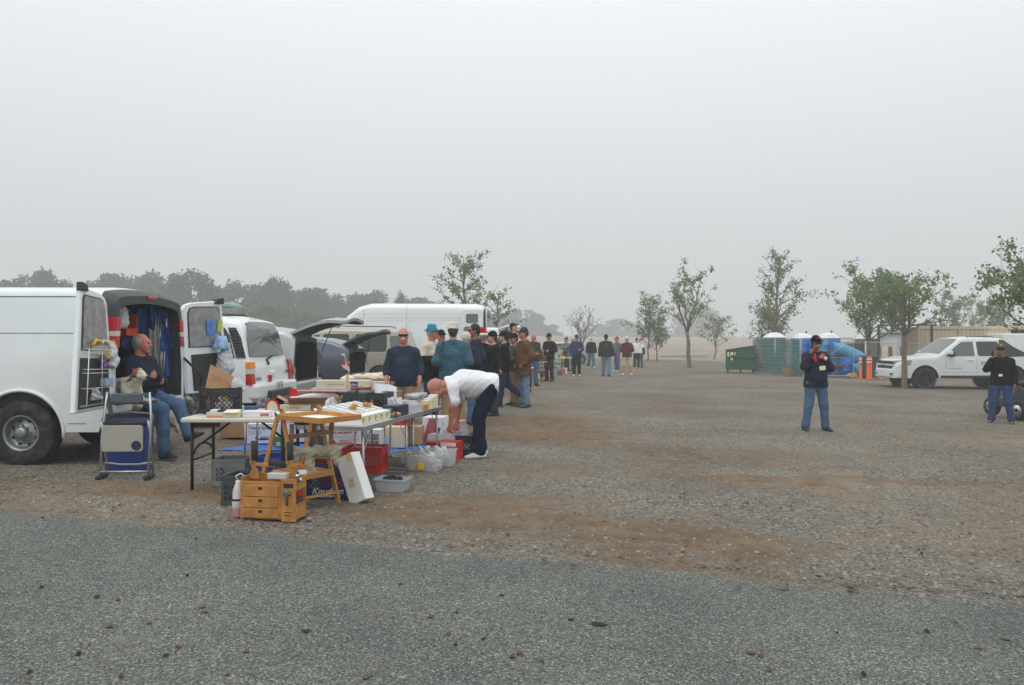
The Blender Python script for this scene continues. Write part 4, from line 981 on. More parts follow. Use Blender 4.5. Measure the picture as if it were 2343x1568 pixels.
REDC = cloth('red_cloth', (196, 40, 38)); AQUA = cloth('turquoise_felt', (24, 150, 190)); OFFW = cloth('offwhite_cloth', (222, 216, 202)); BLUECAP = cloth('royal_blue_cloth', (40, 66, 140))
LENS = M('sunglass_lens', (.01, .01, .012), .1, var=0)
_c = {}
def head_geo():
    if 'head' not in _c:
        s = SDF(); s.ball((0, .018, .03), .092, ((1, 0, 0), .84), .03); s.ball((0, -.02, -.01), .08, ((1, 0, 0), .84), .03)
        s.cap((-.02, -.045, -.062), (.02, -.045, -.062), .046, .046, None, .03); s.cap((-.01, -.072, -.098), (.01, -.072, -.098), .020, .020, None, .025)
        s.cap((0, -.094, .012), (0, -.112, -.022), .009, .015, None, .012)
        for q in (-1, 1):
            s.ball((q * .030, -.086, .026), .016, None, .02); s.ball((q * .042, -.062, -.028), .030, None, .02)
            s.cap((q * .076, .012, .012), (q * .072, .008, -.022), .022, .014, ((1, 0, 0), .35), .008)
            s.hole((q * .031, -.103, .008), .013)
        s.cap((-.018, -.092, -.056), (.018, -.092, -.056), .010, .010, ((0, 0, 1), .8), .012)
        s.cap((0, .02, -.06), (0, .035, -.19), .056, .060, None, .03)
        v, f = s.mesh(.0058); e = []
        for q in (-1, 1):
            b = SDF().ball((q * .031, -.093, .008), .0115); e.append(b.mesh(.005))
        _c['head'] = (v, f, e)
    return _c['head']
def hat_geo(kind):
    if kind in _c: return _c[kind]
    s = SDF(); out = []
    if kind == 'cap':
        s.ball((0, .018, .052), .103, ((1, 0, 0), .88)); s.clip((0, 0, .036), (0, .12, -1)); out.append(s.mesh(.008) + (0,))
        b = SDF().cap((-.028, -.115, .046), (.028, -.115, .046), .066, .066, ((0, .15, 1), .13)); out.append(b.mesh(.006) + (1,))
    elif kind == 'knit':
        s.ball((0, .018, .045), .104, ((1, 0, 0), .88)); s.clip((0, 0, .022), (0, -.25, -1)); out.append(s.mesh(.008) + (0,))
    elif kind == 'flat':       # soft round cap
        s.cap((0, .018, .06), (0, .018, .085), .104, .092, ((1, 0, 0), .9)); s.clip((0, 0, .03), (0, 0, -1)); s.clip((0, 0, .15), (0, 0, 1)); out.append(s.mesh(.008, .002, 60) + (0,))
    elif kind == 'bucket':
        s.cap((0, .018, .06), (0, .018, .11), .106, .088, ((1, 0, 0), .9)); s.clip((0, 0, .05), (0, 0, -1)); s.clip((0, 0, .165), (0, -.1, 1)); out.append(s.mesh(.008) + (0,))
        b = SDF().ball((0, .012, .048), .158, ((0, 0, 1), .11)); out.append(b.mesh(.007) + (0,))
        r_ = SDF().cap((0, .018, .062), (0, .018, .074), .110, .108, ((1, 0, 0), .9)); r_.clip((0, 0, .060), (0, 0, -1)); r_.clip((0, 0, .084), (0, 0, 1)); out.append(r_.mesh(.007) + (1,))
    elif kind == 'santa':
        s.cap((0, .018, .055), (.02, .06, .14), .102, .062).cap((.02, .06, .14), (.09, .09, .10), .055, .02); s.clip((0, 0, .04), (0, .1, -1)); out.append(s.mesh(.009, .003, 40) + (0,))
        b = SDF()
        for k in range(14):
            a = k / 14 * 6.283; a2 = (k + 1) / 14 * 6.283; b.cap((.086 * math.cos(a), .018 + .1 * math.sin(a), .045), (.086 * math.cos(a2), .018 + .1 * math.sin(a2), .045), .024)
        b.ball((.11, .1, .07), .032); out.append(b.mesh(.008) + (1,))
    elif kind == 'short':
        s.ball((0, .022, .034), .099, ((1, 0, 0), .87)); s.cap((0, .06, -.02), (0, .055, -.06), .062, .045); s.clip((0, -.052, .05), (0, -.85, -.42)); out.append(s.mesh(.007, .002, 70) + (0,))
    elif kind == 'fringe':
        s.ball((0, .022, .02), .098, ((1, 0, 0), .88)); s.cap((0, .06, -.02), (0, .055, -.05), .062, .045); s.clip((0, -.02, .03), (0, -.9, -.2)); s.clip((0, 0, .062), (0, -.55, 1)); out.append(s.mesh(.007, .002, 70) + (0,))
    elif kind == 'beard':
        s.cap((-.03, -.05, -.068), (.03, -.05, -.068), .050, .050).cap((0, -.075, -.10), (0, -.08, -.14), .04, .02); s.clip((0, 0, -.045), (0, .3, 1)); out.append(s.mesh(.007, .002, 70) + (0,))
    elif kind == 'moustache':
        s.cap((-.005, -.112, -.044), (-.034, -.098, -.056), .011, .007).cap((.005, -.112, -.044), (.034, -.098, -.056), .011, .007); out.append(s.mesh(.004) + (0,))
    elif kind == 'sunglasses':
        for q in (-1, 1):
            s.cap((q * .022, -.112, .008), (q * .046, -.102, .006), .019, .018, ((0, 1, 0), .35), .006); s.cap((q * .066, -.092, .014), (q * .078, .02, .014), .005, .005, None, .005)
        s.cap((-.02, -.114, .014), (.02, -.114, .014), .005); s.cap((-.066, -.096, .014), (.066, -.096, .014), .0045); out.append(s.mesh(.005) + (0,))
    _c[kind] = out
    return out
def hand_geo(kind):
    k_ = 'hand_' + kind
    if k_ in _c: return _c[k_]
    s = SDF()
    for y in (-.026, -.009, .009, .026): s.cap((0, y * .6, -.005), (0, y, -.085), .017, .014, None, .012)
    c = {'relaxed': (.35, .9), 'fist': (1.3, 2.7), 'grip': (.9, 1.9), 'point': (.9, 2.2)}[kind]
    for i, (y, L) in enumerate(((-.029, .070), (-.010, .080), (.010, .074), (.029, .058))):
        a1, a2 = c
        if kind == 'point' and i == 0: a1 = a2 = .1
        p0 = np.array((0, y, -.088)); p1 = p0 + L * .5 * np.array((-math.sin(a1), 0, -math.cos(a1))); p2 = p1 + L * .5 * np.array((-math.sin(a2), 0, -math.cos(a2)))
        s.cap(p0, p1, .0098, .009, None, .004).cap(p1, p2, .009, .0075, None, .004)
    s.cap((-.004, -.026, -.025), (-.018, -.05, -.060), .013, .0115, None, .010).cap((-.018, -.05, -.060), (-.030, -.052, -.090), .0105, .008, None, .004)
    _c[k_] = s.mesh(.005)
    return _c[k_]
def frame_from(z, hint):
    z = Vector(z).normalized(); x = Vector(hint); x = (x - z * x.dot(z)).normalized(); return Matrix((x, z.cross(x), z)).transposed()
ARMS = {  # elbow, wrist for the figure's left (+x); front is -y
    'side': ((.245, .03, 1.14), (.262, -.05, .905)), 'front': ((.25, .05, 1.15), (.07, -.24, 1.09)), 'pocket': ((.285, .07, 1.15), (.21, -.07, .97)), 'phone': ((.27, -.12, 1.20), (.125, -.105, 1.50)),
    'up': ((.22, -.12, 1.17), (.05, -.24, 1.33)), 'reach': ((.21, -.22, 1.22), (.14, -.44, 1.20)), 'back': ((.25, .09, 1.14), (.14, .17, .98)), 'hold': ((.25, .04, 1.15), (.14, -.22, 1.12)), 'point': ((.22, -.2, 1.27), (.16, -.44, 1.32))}
LEGS = {'stand': (((.10, 0, .49), (.115, .03, .085)), ((-.10, 0, .49), (-.115, .03, .085))), 'apart': (((.14, -.02, .49), (.19, .02, .085)), ((-.14, -.01, .49), (-.19, .03, .085))),
    'walk': (((.10, -.10, .50), (.10, -.14, .085)), ((-.10, .02, .49), (-.10, .28, .13))), 'stride': (((.10, -.05, .49), (.10, -.10, .085)), ((-.10, .10, .50), (-.10, .50, .20))), 'step': (((.10, -.06, .49), (.11, -.10, .085)), ((-.11, .03, .49), (-.12, .10, .085)))}
def person(label, loc, H=1.75, face=0., top=BLACKC, pants=DENIM, shoes=SHOEB, skin=SKIN, hair=('short', HAIRB), hat=None, arms=('side', 'side'), legs='stand', sleeve='long', shorts=False, hem=.13, fat=0., loose=.012,
           head=(0, 0), joints=None, beard=None, glasses=False, hood=False, hands=('relaxed', 'relaxed'), collar=None, vest=None, h=.017, tops='jacket', head_c=None, socks=None, sandals=False, seed=0, under=None, emblem=None, arch=0.):
    sc = H / 1.75
    J = dict(pel=(0, 0, .95), neck=(0, .012, 1.47), head=(0, -.015, 1.635), shL=(.175, .008, 1.375), shR=(-.175, .008, 1.375), hipL=(.092, 0, .91), hipR=(-.092, 0, .91))
    (kL, aL), (kR, aR) = LEGS[legs]; J.update(knL=kL, anL=aL, knR=kR, anR=aR)
    for sfx, a, q in (('L', arms[0], 1), ('R', arms[1], -1)):
        e, w = ARMS[a] if isinstance(a, str) else a
        J['el' + sfx] = (q * e[0], e[1], e[2]); J['wr' + sfx] = (q * w[0], w[1], w[2])
    if joints: J.update(joints)
    J = {k: np.array(v, float) for k, v in J.items()}; seed = int(abs(loc[0] * 131 + loc[1] * 57)) % 997
    root = thing('person', label, 'person', loc, R(face)); root.scale = (sc, sc, sc)
    up = J['neck'] - J['pel']; TL = np.linalg.norm(up); up /= TL
    rt = J['shL'] - J['shR']; rt /= np.linalg.norm(rt); fw = np.cross(rt, up); fw /= np.linalg.norm(fw)
    hipv = J['hipL'] - J['hipR']; hipv /= np.linalg.norm(hipv)
    at = lambda t, l=0., f=0.: J['pel'] + up * TL * t + (hipv * (1 - max(0, min(1, t))) + rt * max(0, min(1, t))) * l + fw * f
    def torso(s, o, low=0.):
        for q in (-1, 1):
            s.cap(at(.30, q * .062), at(.62, q * .075, .0), .100 + o, .106 + o, (fw, .95), .05)
            sh = J['shL'] if q > 0 else J['shR']
            s.cap(at(.62, q * .075), at(.76, q * .085), .106 + o, .082 + o, (fw, .95), .05)
            s.cap(at(.76, q * .08), sh, .070 + o, .054 + o, None, .05)
            s.cap(sh * .75 + at(.9) * .25, at(.95, q * .02), .050 + o, .056 + o, None, .04)
            if low: s.cap(at(.30, q * .068), at(-low / TL - .05, q * .088), .104 + o, .118 + o, (fw, .92), .05)
        if arch: s.cap(at(.30, 0, -arch), at(.62, 0, -arch), .105 + o, .11 + o, (fw, .95), .07)
        s.cap(at(0), at(.35), .118 + o, .112 + o, (fw, .92), .05)
        s.cap(at(.10, 0, .03 + fat * .5), at(.42, 0, .03 + fat * .5), .095 + fat * .5 + o, .095 + fat * .45 + o, None, .06)
        s.cap(at(.85), at(.98), .070 + o * .6, .060 + o * .3, None, .04)
    def limbs(s, o, sl):
        for q in ('L', 'R'):
            a, b, c = J['sh' + q], J['el' + q], J['wr' + q]
            if sl == 'short': s.cap(a, a + (b - a) * .70, .062 + o, .064 + o * 1.6, None, .03)
            else:
                s.cap(a, b, .060 + o, .048 + o, None, .03); e = 1.0 if sl == 'long' else .45
                s.cap(b, b + (c - b) * (e - .04), .047 + o, (.036 if e > .9 else .042) + o, None, .03)
    # the body itself, one surface
    s = SDF(); torso(s, -.014)
    for q in ('L', 'R'):
        s.cap(J['sh' + q], J['el' + q], .048, .041, None, .03).cap(J['el' + q], J['wr' + q], .041, .029, None, .03)
        s.cap(J['hip' + q], J['kn' + q], .078, .056, None, .04).cap(J['kn' + q], J['an' + q], .055, .038, None, .03)
        if shorts or sandals:
            s.cap(J['kn' + q] * .6 + J['an' + q] * .4 + fw * -.012, J['an' + q] * .8 + J['kn' + q] * .2, .056, .04, None, .03)
        if sandals: s.cap(J['an' + q] + np.array((0, .02, -.05)), J['an' + q] + np.array((.02 if q == 'L' else -.02, -.15, -.06)), .034, .03, ((0, 0, 1), .6), .03)
    s.cap(J['neck'] - up * .05, J['head'] * .7 + J['neck'] * .3, .062, .055, None, .03)
    parts = [s.mesh(.02 if not (shorts or sleeve != 'long') else .015) + (0,)]
    hv, hf, he = head_geo(); yaw, pitch = head
    Mh = Matrix.Translation(Vector(J['head'])) @ (Matrix.Rotation(R(yaw), 4, 'Z') @ Matrix.Rotation(R(-pitch), 4, 'X') if head_c is None else head_c.to_4x4())
    A = np.array(Mh); xf = lambda v: v @ A[:3, :3].T + A[:3, 3]
    parts.append((xf(hv), hf, 0))
    for v, f in he: parts.append((xf(v), f, 1))
    for sfx, q, kd in (('L', 1, hands[0]), ('R', -1, hands[1])):
        if kd is None: continue
        v, f = hand_geo(kd); d = J['wr' + sfx] - J['el' + sfx]; v = v * np.array((q, 1, 1)); f = f if q > 0 else f[:, ::-1]
        inner = (at(.5) - J['wr' + sfx]); B = np.array(frame_from(-d, -Vector(inner) if kd != 'point' else Vector((q, 0, 0.2)))); 
        if q < 0: B = np.array(frame_from(-d, Vector(inner) if kd != 'point' else Vector((1, 0, 0)))) 
        parts.append((v @ B.T + J['wr' + sfx], f, 0))
    obj('body', np_mesh('body', parts, [skin, EYE]), root)
    # clothes
    s = SDF(); low = .0 if hem <= 0 else hem
    torso(s, loose, low if low else .04); limbs(s, loose, sleeve)
    s.clip(at(-low / TL), -up)
    if hood: s.cap(at(1.0, -.05, -.07), at(1.0, .05, -.07), .055, .055, None, .04)
    s.cap(at(.96, 0, -.005), at(1.0, 0, -.01), .066 + loose * .4, .066 + loose * .3, None, .02)
    s.clip(at(1.035, 0, .0), up + fw * .25)
    mats = [top]; v, f = s.mesh(h, .0036, 14, seed + 3); mi = 0
    if vest is not None:      # differently coloured shoulders or lower half
        cm = v[f].mean(1); t = (cm - J['pel']) @ up / TL; mi = (t > vest[1]).astype(int); mats.append(vest[0])
    obj(tops, np_mesh(tops, [(v, f, mi)], mats), root)
    s = SDF(); o = .016
    s.cap(at(.02), at(.12), .122 + o * .6 + fat * .25, .118 + o * .6 + fat * .25, (fw, .92), .05)
    for q in ('L', 'R'):
        k, a = J['kn' + q], J['an' + q]
        s.cap(J['hip' + q], k, .094 + o, .066 + o, None, .03)
        if shorts: s.cap(k * .9 + J['hip' + q] * .1, k * .98 + a * .02, .072 + o, .078 + o, None, .02)
        else:
            s.cap(k, a + (k - a) * .06, .064 + o, .054 + o, None, .03); s.cap(a + (k - a) * .16, a + (k - a) * .02, .054 + o, .062 + o, None, .02)
    s.cap(J['hipL'], J['hipR'], .10 + o, .10 + o, (fw, .95), .04)
    if pants is not None: v, f = s.mesh(h, .0032, 14, seed + 11); obj('trousers' if not shorts else 'shorts', np_mesh('trousers', [(v, f, 0)], pants), root)
    for q, sg in (('L', 1), ('R', -1)):
        a = J['an' + q]; k = J['kn' + q]; dn = (a - k) / np.linalg.norm(a - k); tf = -fw if False else None
        ff = np.array((0, -1., 0)) if abs(dn[2]) > .5 else np.array((0, 0, 1.)); ff = ff - dn * (ff @ dn); ff /= np.linalg.norm(ff); ff = ff + np.array((sg * .15, 0, 0))
        if joints and 'ft' + q in joints: ff = np.array(joints['ft' + q], float); ff /= np.linalg.norm(ff)
        b = a + dn * .05
        s = SDF()
        if sandals: s.cap(b - ff * .05 + dn * .03, b + ff * .17 + dn * .03, .045, .045, (dn, .28), .02)
        else: s.cap(b - ff * .045, b + ff * .10, .047, .043, (dn, .9), .03).cap(b + ff * .10 + dn * .008, b + ff * .175 + dn * .010, .043, .034, (dn, .8), .03).cap(a, b, .046, .048, None, .03)
        s.clip(a + dn * .083, dn)
        v, f = s.mesh(.0105); mi = 0; mats = [shoes]
        if not sandals:
            cm = v[f].mean(1); mi = (((cm - a) @ dn) > .066).astype(int); mats.append(M('shoe_sole', (.32, .31, .30), .8, var=.2) if shoes is SHOEW else BLACKP)
        obj('shoe' if not sandals else 'sandal', np_mesh('shoe', [(v, f, mi)], mats), root)
        if socks: 
            c = MB(); c.cyl(Vector(a), Vector(a - dn * .10), .048, .046, 12); c.build('sock', socks, root)
    def wear(name, kind, mats):
        mats = mats if isinstance(mats, (list, tuple)) else [mats, mats]
        return obj(name, np_mesh(name, [(xf(v), f, m_) for v, f, m_ in hat_geo(kind)], list(mats)), root)
    if hair: wear('hair', hair[0], hair[1])
    if hat: wear('cap' if hat[0] in ('cap', 'flat') else 'hat', hat[0], list(hat[1:]) if len(hat) > 2 else hat[1])
    if beard: wear(beard[0], beard[0], beard[1])
    if glasses: wear('sunglasses', 'sunglasses', LENS)
    if under is not None:
        s = SDF().cap(at(.965, 0, .045), at(.86, 0, .085), .052, .018, (fw, .5), .02); v, f = s.mesh(.008); obj('undershirt', np_mesh('undershirt', [(v, f, 0)], under), root)
    if emblem is not None: obj('cap_emblem', np_mesh('cap_emblem', [(xf(v), f, 0) for v, f in [SDF().ball((0, -.078, .10), .022, ((0, 1, -.6), .5)).mesh(.006)]], emblem), root)
    return root, J, at, Mh
def stand(px, py, **k):
    p = G(px, py); return p
def badge(root, p, size, mat, name='badge', rot=(0, 0, 0)):
    mb = MB(); mb.box((0, 0, 0), (size[0], .008, size[1])); return mb.build(name, mat, root, .002, Vector(p), rot)
BADGE = S('badge_paper', (228, 226, 190), rough=.5, var=.15, scale=60)
# -- the man bent over the goods at the near table
bp = G(1085, 1046)
person('man in white T-shirt bending far forward to reach into the boxes', bp, 1.78, -90 + 8, WHITEC, SWEATN, SHOEW, SKINR, ('fringe', S('stubble', (176, 124, 104), var=.1)), sleeve='short', hem=.10, loose=.02, fat=.05, h=.013, tops='t_shirt',
    joints=dict(pel=(0, .20, .96), neck=(0, -.36, .97), head=(0, -.50, .90), shL=(.18, -.29, .92), shR=(-.18, -.29, .91), elL=(.21, -.30, .68), wrL=(.16, -.32, .44), elR=(-.20, -.18, .68), wrR=(-.13, -.22, .45), hipL=(.095, .20, .91), hipR=(-.095, .20, .91), knL=(.11, .05, .50), anL=(.12, .06, .085), knR=(-.12, .06, .50), anR=(-.13, .10, .085)),
    head_c=Matrix.Rotation(R(70), 3, 'X'), hands=('grip', 'grip'), arch=.055)
# -- the man on the open lot with a phone
PM = person('man in navy jacket phoning on the open gravel, cap with red badge', G(1866, 985), 1.72, 4, NAVY, DENIM, SHOEB, SKIND, ('short', HAIRK), ('cap', BLACKC, BLACKC), arms=('up', 'phone'), fat=.07, hem=.14, loose=.028, legs='apart', glasses=True, hands=('grip', 'fist'), h=.014, collar=1, beard=('moustache', HAIRG), under=GREYC, emblem=REDC)[0]
# -- the man at the right edge
person('man in black hooded jacket and flip-flops phoning at the right edge', G(2290, 968), 1.66, -38, BLACKC, cloth('blue_jeans', (54, 74, 116), var=.2), SHOEBR, SKIND, ('short', HAIRK), ('cap', OLIVE, OLIVE), arms=('side', 'phone'), hem=.10, loose=.024, legs='apart', sandals=True, hands=('relaxed', 'fist'), h=.014, glasses=True, under=WHITEC, emblem=S('gold_patch', (206, 160, 40)))
# -- group round the long table
person('man in navy sweater and sunglasses standing behind the goods, facing us', on(-1.64, 11.8), 1.70, 4, NAVYS, KHAKI, SHOEB, SKINR, ('fringe', HAIRW), sleeve='three', arms=(((.26, .02, 1.14), (.25, -.10, .93)), ((.26, .02, 1.14), (.25, -.12, .93))), fat=.06, hem=.10, loose=.02, beard=('moustache', HAIRW), glasses=True, h=.014, tops='sweater', under=WHITEC)
person('man in turquoise bucket hat and cream and black jacket', G(988, 966), 1.77, 62, BLACKC, DENIMD, SHOEB, SKINR, ('short', HAIRW), ('bucket', AQUA, S('hat_band', (120, 40, 70))), arms=('front', 'front'), fat=.04, hem=.16, loose=.03, vest=(CREAM, .52), h=.014)
person('man in teal denim jacket and white cap seen from behind, camera at hip', G(1036, 994), 1.80, 184, TEAL, KHAKI, SHOEBR, SKIN, ('short', HAIRB), ('flat', OFFW, OFFW), arms=('front', 'front'), fat=.07, hem=.12, loose=.035, h=.014)
person('white-haired balding man in navy coat beside the teal denim jacket', on(-.83, 14.2), 1.70, 160, NAVY, DENIM, SHOEB, SKINR, ('fringe', HAIRW), arms=('front', 'front'), fat=.05, hem=.15, loose=.03)
person('dark-haired man in sunglasses and navy coat turned to the left', on(-.70, 14.6), 1.83, -75, NAVY, DENIMD, SHOEB, SKIND, ('short', HAIRK), arms=('pocket', 'pocket'), fat=.06, hem=.16, loose=.034, glasses=True)
person('man in olive jacket and dark cap half hidden by the turquoise hat', on(-1.42, 15.6), 1.70, 20, OLIVE, DENIM, SHOEB, SKINR, ('short', HAIRG), ('cap', BLACKC, BLACKC), hem=.12, loose=.03)
person('person in a red santa hat and black coat in the crowd', on(-.60, 16.3), 1.72, 170, BLACKC, DENIMD, SHOEB, SKIN, ('short', HAIRG), ('santa', REDC, WHITEC), hem=.14, loose=.03)
person('man in black hoodie pointing to the left, orange patch on cap', on(-.40, 16.0), 1.70, -80, BLACKC, CHAR, SHOEB, SKIN, ('short', HAIRB), ('cap', BLACKC, S('orange_patch', (214, 92, 30))), emblem=S('orange_patch', (214, 92, 30)), arms=('side', 'point'), hands=('relaxed', 'point'), hood=True, hem=.14, loose=.03)
person('slim man in black hoodie stepping left with one heel raised', G(1152, 930), 1.72, -88, BLACKC, DENIMD, S('sneaker', (70, 62, 60)), SKIN, ('short', HAIRK), ('cap', BLACKC, BLACKC), arms=('side', 'reach'), legs='stride', hood=True, hem=.15, loose=.022)
person('man in brown suede coat and dark cap facing left', G(1198, 931), 1.82, -68, BROWN, DENIML, S('grey_shoe', (66, 66, 66)), SKINR, ('short', HAIRB), ('cap', S('cap_navy', (30, 34, 46)), S('cap_navy', (30, 34, 46))), arms=('pocket', 'pocket'), fat=.03, hem=.24, loose=.04, h=.015)
person('man in olive coat and cap behind the brown suede coat', on(.05, 18.6), 1.68, -60, OLIVE, KHAKI, SHOEB, SKINR, ('short', HAIRB), ('cap', BLACKC, BLACKC), arms=('front', 'front'), hem=.12, loose=.03)
person('man in grey jacket leaning forward over the cars behind the crowd', on(-.35, 23.0, .45), 1.75, 60, GREYD, GREYC, SHOEB, SKIN, ('short', HAIRK), ('cap', BLACKC, BLACKC), joints=dict(neck=(0, -.30, 1.36), head=(0, -.46, 1.44), shL=(.178, -.26, 1.32), shR=(-.178, -.26, 1.32), elL=(.24, -.36, 1.08), wrL=(.2, -.44, .86), elR=(-.24, -.36, 1.08), wrR=(-.2, -.44, .86)), head=(0, 20))
person('white-haired man in dark green jacket behind the brown suede coat', on(.72, 26.4), 1.76, 25, GREEND, DENIM, SHOEB, SKINR, ('fringe', HAIRW), arms=('side', 'front'), hem=.12, loose=.03)
person('man dressed all in black with black cap looking down at his hands', G(1256, 872), 1.78, -35, BLACKC, S('black_trousers', (27, 27, 29), bump=.4), SHOEB, SKIN, ('short', HAIRK), ('cap', BLACKC, BLACKC), arms=('hold', 'hold'), hem=.14, loose=.03, head=(0, -14), hands=('grip', 'grip'))
person('man in grey cap bending over the far table', on(2.72, 39.0), 1.68, -60, GREYC, CHAR, SHOEB, SKIN, ('short', HAIRG), ('cap', GREYD, GREYD), arms=('reach', 'reach'), hem=.10, loose=.03)
person('second shopper in charcoal jacket at the far table', on(3.1, 39.8), 1.66, -80, CHAR, CHAR, SHOEB, SKIN, ('short', HAIRG), arms=('reach', 'reach'), hem=.10, loose=.03)
person('man in blue jacket and blue cap looking down at something in his hands', G(1319, 860), 1.78, 0, cloth('slate_blue', (48, 62, 96)), BLACKC, SHOEW, SKIN, ('short', HAIRG), ('cap', BLUECAP, BLUECAP), arms=('hold', 'side'), fat=.03, hem=.12, loose=.035, head=(0, -16), hands=('grip', 'relaxed'))
person('white-bearded man in black sweater walking towards us', G(1352, 843), 1.74, 8, BLACKC, DENIM, SHOEW, SKINR, ('short', HAIRW), beard=('beard', HAIRW), legs='walk', hem=.10, loose=.03)
person('man in dark brown jacket and knit cap walking away from us', G(1386, 861), 1.82, 176, CHAR, DENIML, SHOEB, SKIN, ('short', HAIRK), ('knit', BLACKC, BLACKC), hem=.12, loose=.045, fat=.05, hood=True, legs='step')
person('man in red cap and grey sweater holding a white cup', G(1411, 850), 1.76, -60, GREYC, DENIM, SHOEW, SKINR, ('short', HAIRG), ('cap', REDC, REDC), arms=('side', 'hold'), fat=.06, hem=.10, loose=.03, hands=('relaxed', 'grip'))
person('man in maroon hoodie and sand shorts walking away from us', G(1434, 860), 1.76, 178, MAROON, SANDC, SHOEW, SKINR, ('short', HAIRG), ('knit', OFFW, OFFW), arms=('front', 'front'), shorts=True, legs='apart', hem=.10, loose=.03, hood=True)
person('distant walker in white shirt and blue cap, left of a pair', G(1456, 841), 1.74, 0, WHITEC, BLACKC, SHOEB, SKIN, ('short', HAIRG), ('cap', BLUECAP, BLUECAP), hem=.10, loose=.03)
person('distant walker in white and grey jacket with red hat, right of a pair', G(1464, 841), 1.62, 180, GREYD, cloth('slate_trousers', (84, 92, 102)), SHOEB, SKIN, ('short', HAIRG), ('santa', REDC, WHITEC), vest=(WHITEC, .62), hem=.12, loose=.035)
# things people carry
def strap(pts, r, name, label, cat, mat):
    mb = MB(); mb.tube(pts, r, 6); return tag(mb.build(name, mat), label, cat)
p = G(1036, 994)
camt = thing('camera_bag', 'black camera hanging from a long strap at the hip of the teal jacket', 'camera', (p.x - .26, p.y - .24, p.z + .86))
mb = MB(); mb.box((0, 0, 0), (.15, .08, .11)); mb.box((0, .0, .065), (.06, .06, .03)); mb.build('camera_body', BLACKP, camt, .015)
mb = MB(); mb.lathe([(.001, -.15), (.035, -.15), (.038, -.14), (.034, -.04), (.04, -.03)], 18, 0, 'y'); mb.build('lens', BLACKP, camt)
mb = MB(); mb.tube([(0.05, .0, .06), (.06, -.02, .3), (.07, .06, .55), (.12, .14, .66)], .015, 6, ry=.4); mb.build('strap', BLACKP, camt)
p = G(1866, 985)
mb = MB(); mb.box((0, 0, 0), (.05, .016, .11)); tag(mb.build('phone', BLACKP, None, .006, (p.x - .115, p.y - .13, p.z + 1.56), (0, R(10), R(20))), 'black mobile phone at the ear of the man in navy jacket', 'phone')
mb = MB(); mb.lathe([(.001, 0), (.02, 0), (.026, .06), (.025, .06), (.001, .055)], 14); tag(mb.build('cup', WHITEC, None, 0, (p.x + .06, p.y - .30, p.z + 1.30)), 'small white cup held at the chest by the man in navy jacket', 'cup')
mb = MB(); mb.box((0, 0, 0), (.11, .008, .075)); tag(mb.build('name_badge', BADGE, None, .002, (p.x - .0, p.y - .31, p.z + 1.16), (0, R(-8), 0)), 'pale yellow name badge hanging on the navy jacket', 'badge')
mb = MB(); mb.tube([(p.x - .075, p.y - .10, p.z + 1.42), (p.x - .10, p.y - .17, p.z + 1.36), (p.x - .07, p.y - .215, p.z + 1.26)], .034, 8, ry=.5); mb.tube([(p.x + .075, p.y - .10, p.z + 1.42), (p.x + .10, p.y - .17, p.z + 1.36), (p.x + .07, p.y - .215, p.z + 1.26)], .034, 8, ry=.5)
o = mb.build('red_collar', REDC, PM); o.matrix_parent_inverse = PM.matrix_basis.inverted()
q = G(2290, 968)
mb = MB(); mb.box((0, 0, 0), (.07, .008, .05)); tag(mb.build('name_badge', WHITEC, None, .002, (q.x - .14, q.y - .20, q.z + 1.02), (0, 0, R(-38))), 'white name badge hanging on the black hooded jacket', 'badge')
mb = MB(); mb.box((0, 0, 0), (.05, .016, .11)); tag(mb.build('phone', BLACKP, None, .006, (q.x - .19, q.y - .01, q.z + 1.47), (0, R(10), R(-20))), 'black mobile phone at the ear of the man by the right edge', 'phone')
p = G(1411, 850)
mb = MB(); mb.lathe([(.001, 0), (.032, 0), (.042, .11), (.04, .11), (.001, .1)], 14); tag(mb.build('cup', WHITEC, None, 0, (p.x - .33, p.y - .02, p.z + 1.15)), 'white paper cup held by the man in red cap', 'cup')
# -- the man sitting in the back of the cargo van
sit = Vector((-4.70, 9.88, gz(-4.70)))
person('grey-haired man in navy jacket and jeans sitting in the van, arms crossed', sit, 1.78, 76, NAVY, DENIM, SHOEB, SKINR, ('fringe', HAIRG), fat=.07, hem=.06, loose=.026, h=.013, hands=('fist', 'fist'),
    joints=dict(pel=(0, .02, .77), neck=(0, .02, 1.24), head=(0, -.02, 1.40), shL=(.185, .02, 1.15), shR=(-.185, .02, 1.15), elL=(.25, -.10, .92), wrL=(-.02, -.24, .99), elR=(-.25, -.10, .90), wrR=(.02, -.21, .92), hipL=(.10, .0, .75), hipR=(-.10, .0, .75), knL=(.12, -.44, .64), anL=(.10, -.62, .28), knR=(-.12, -.40, .60), anR=(-.12, -.44, .085), ftL=(.05, -.8, .3), ftR=(-.2, -1, 0)), head=(20, -4))
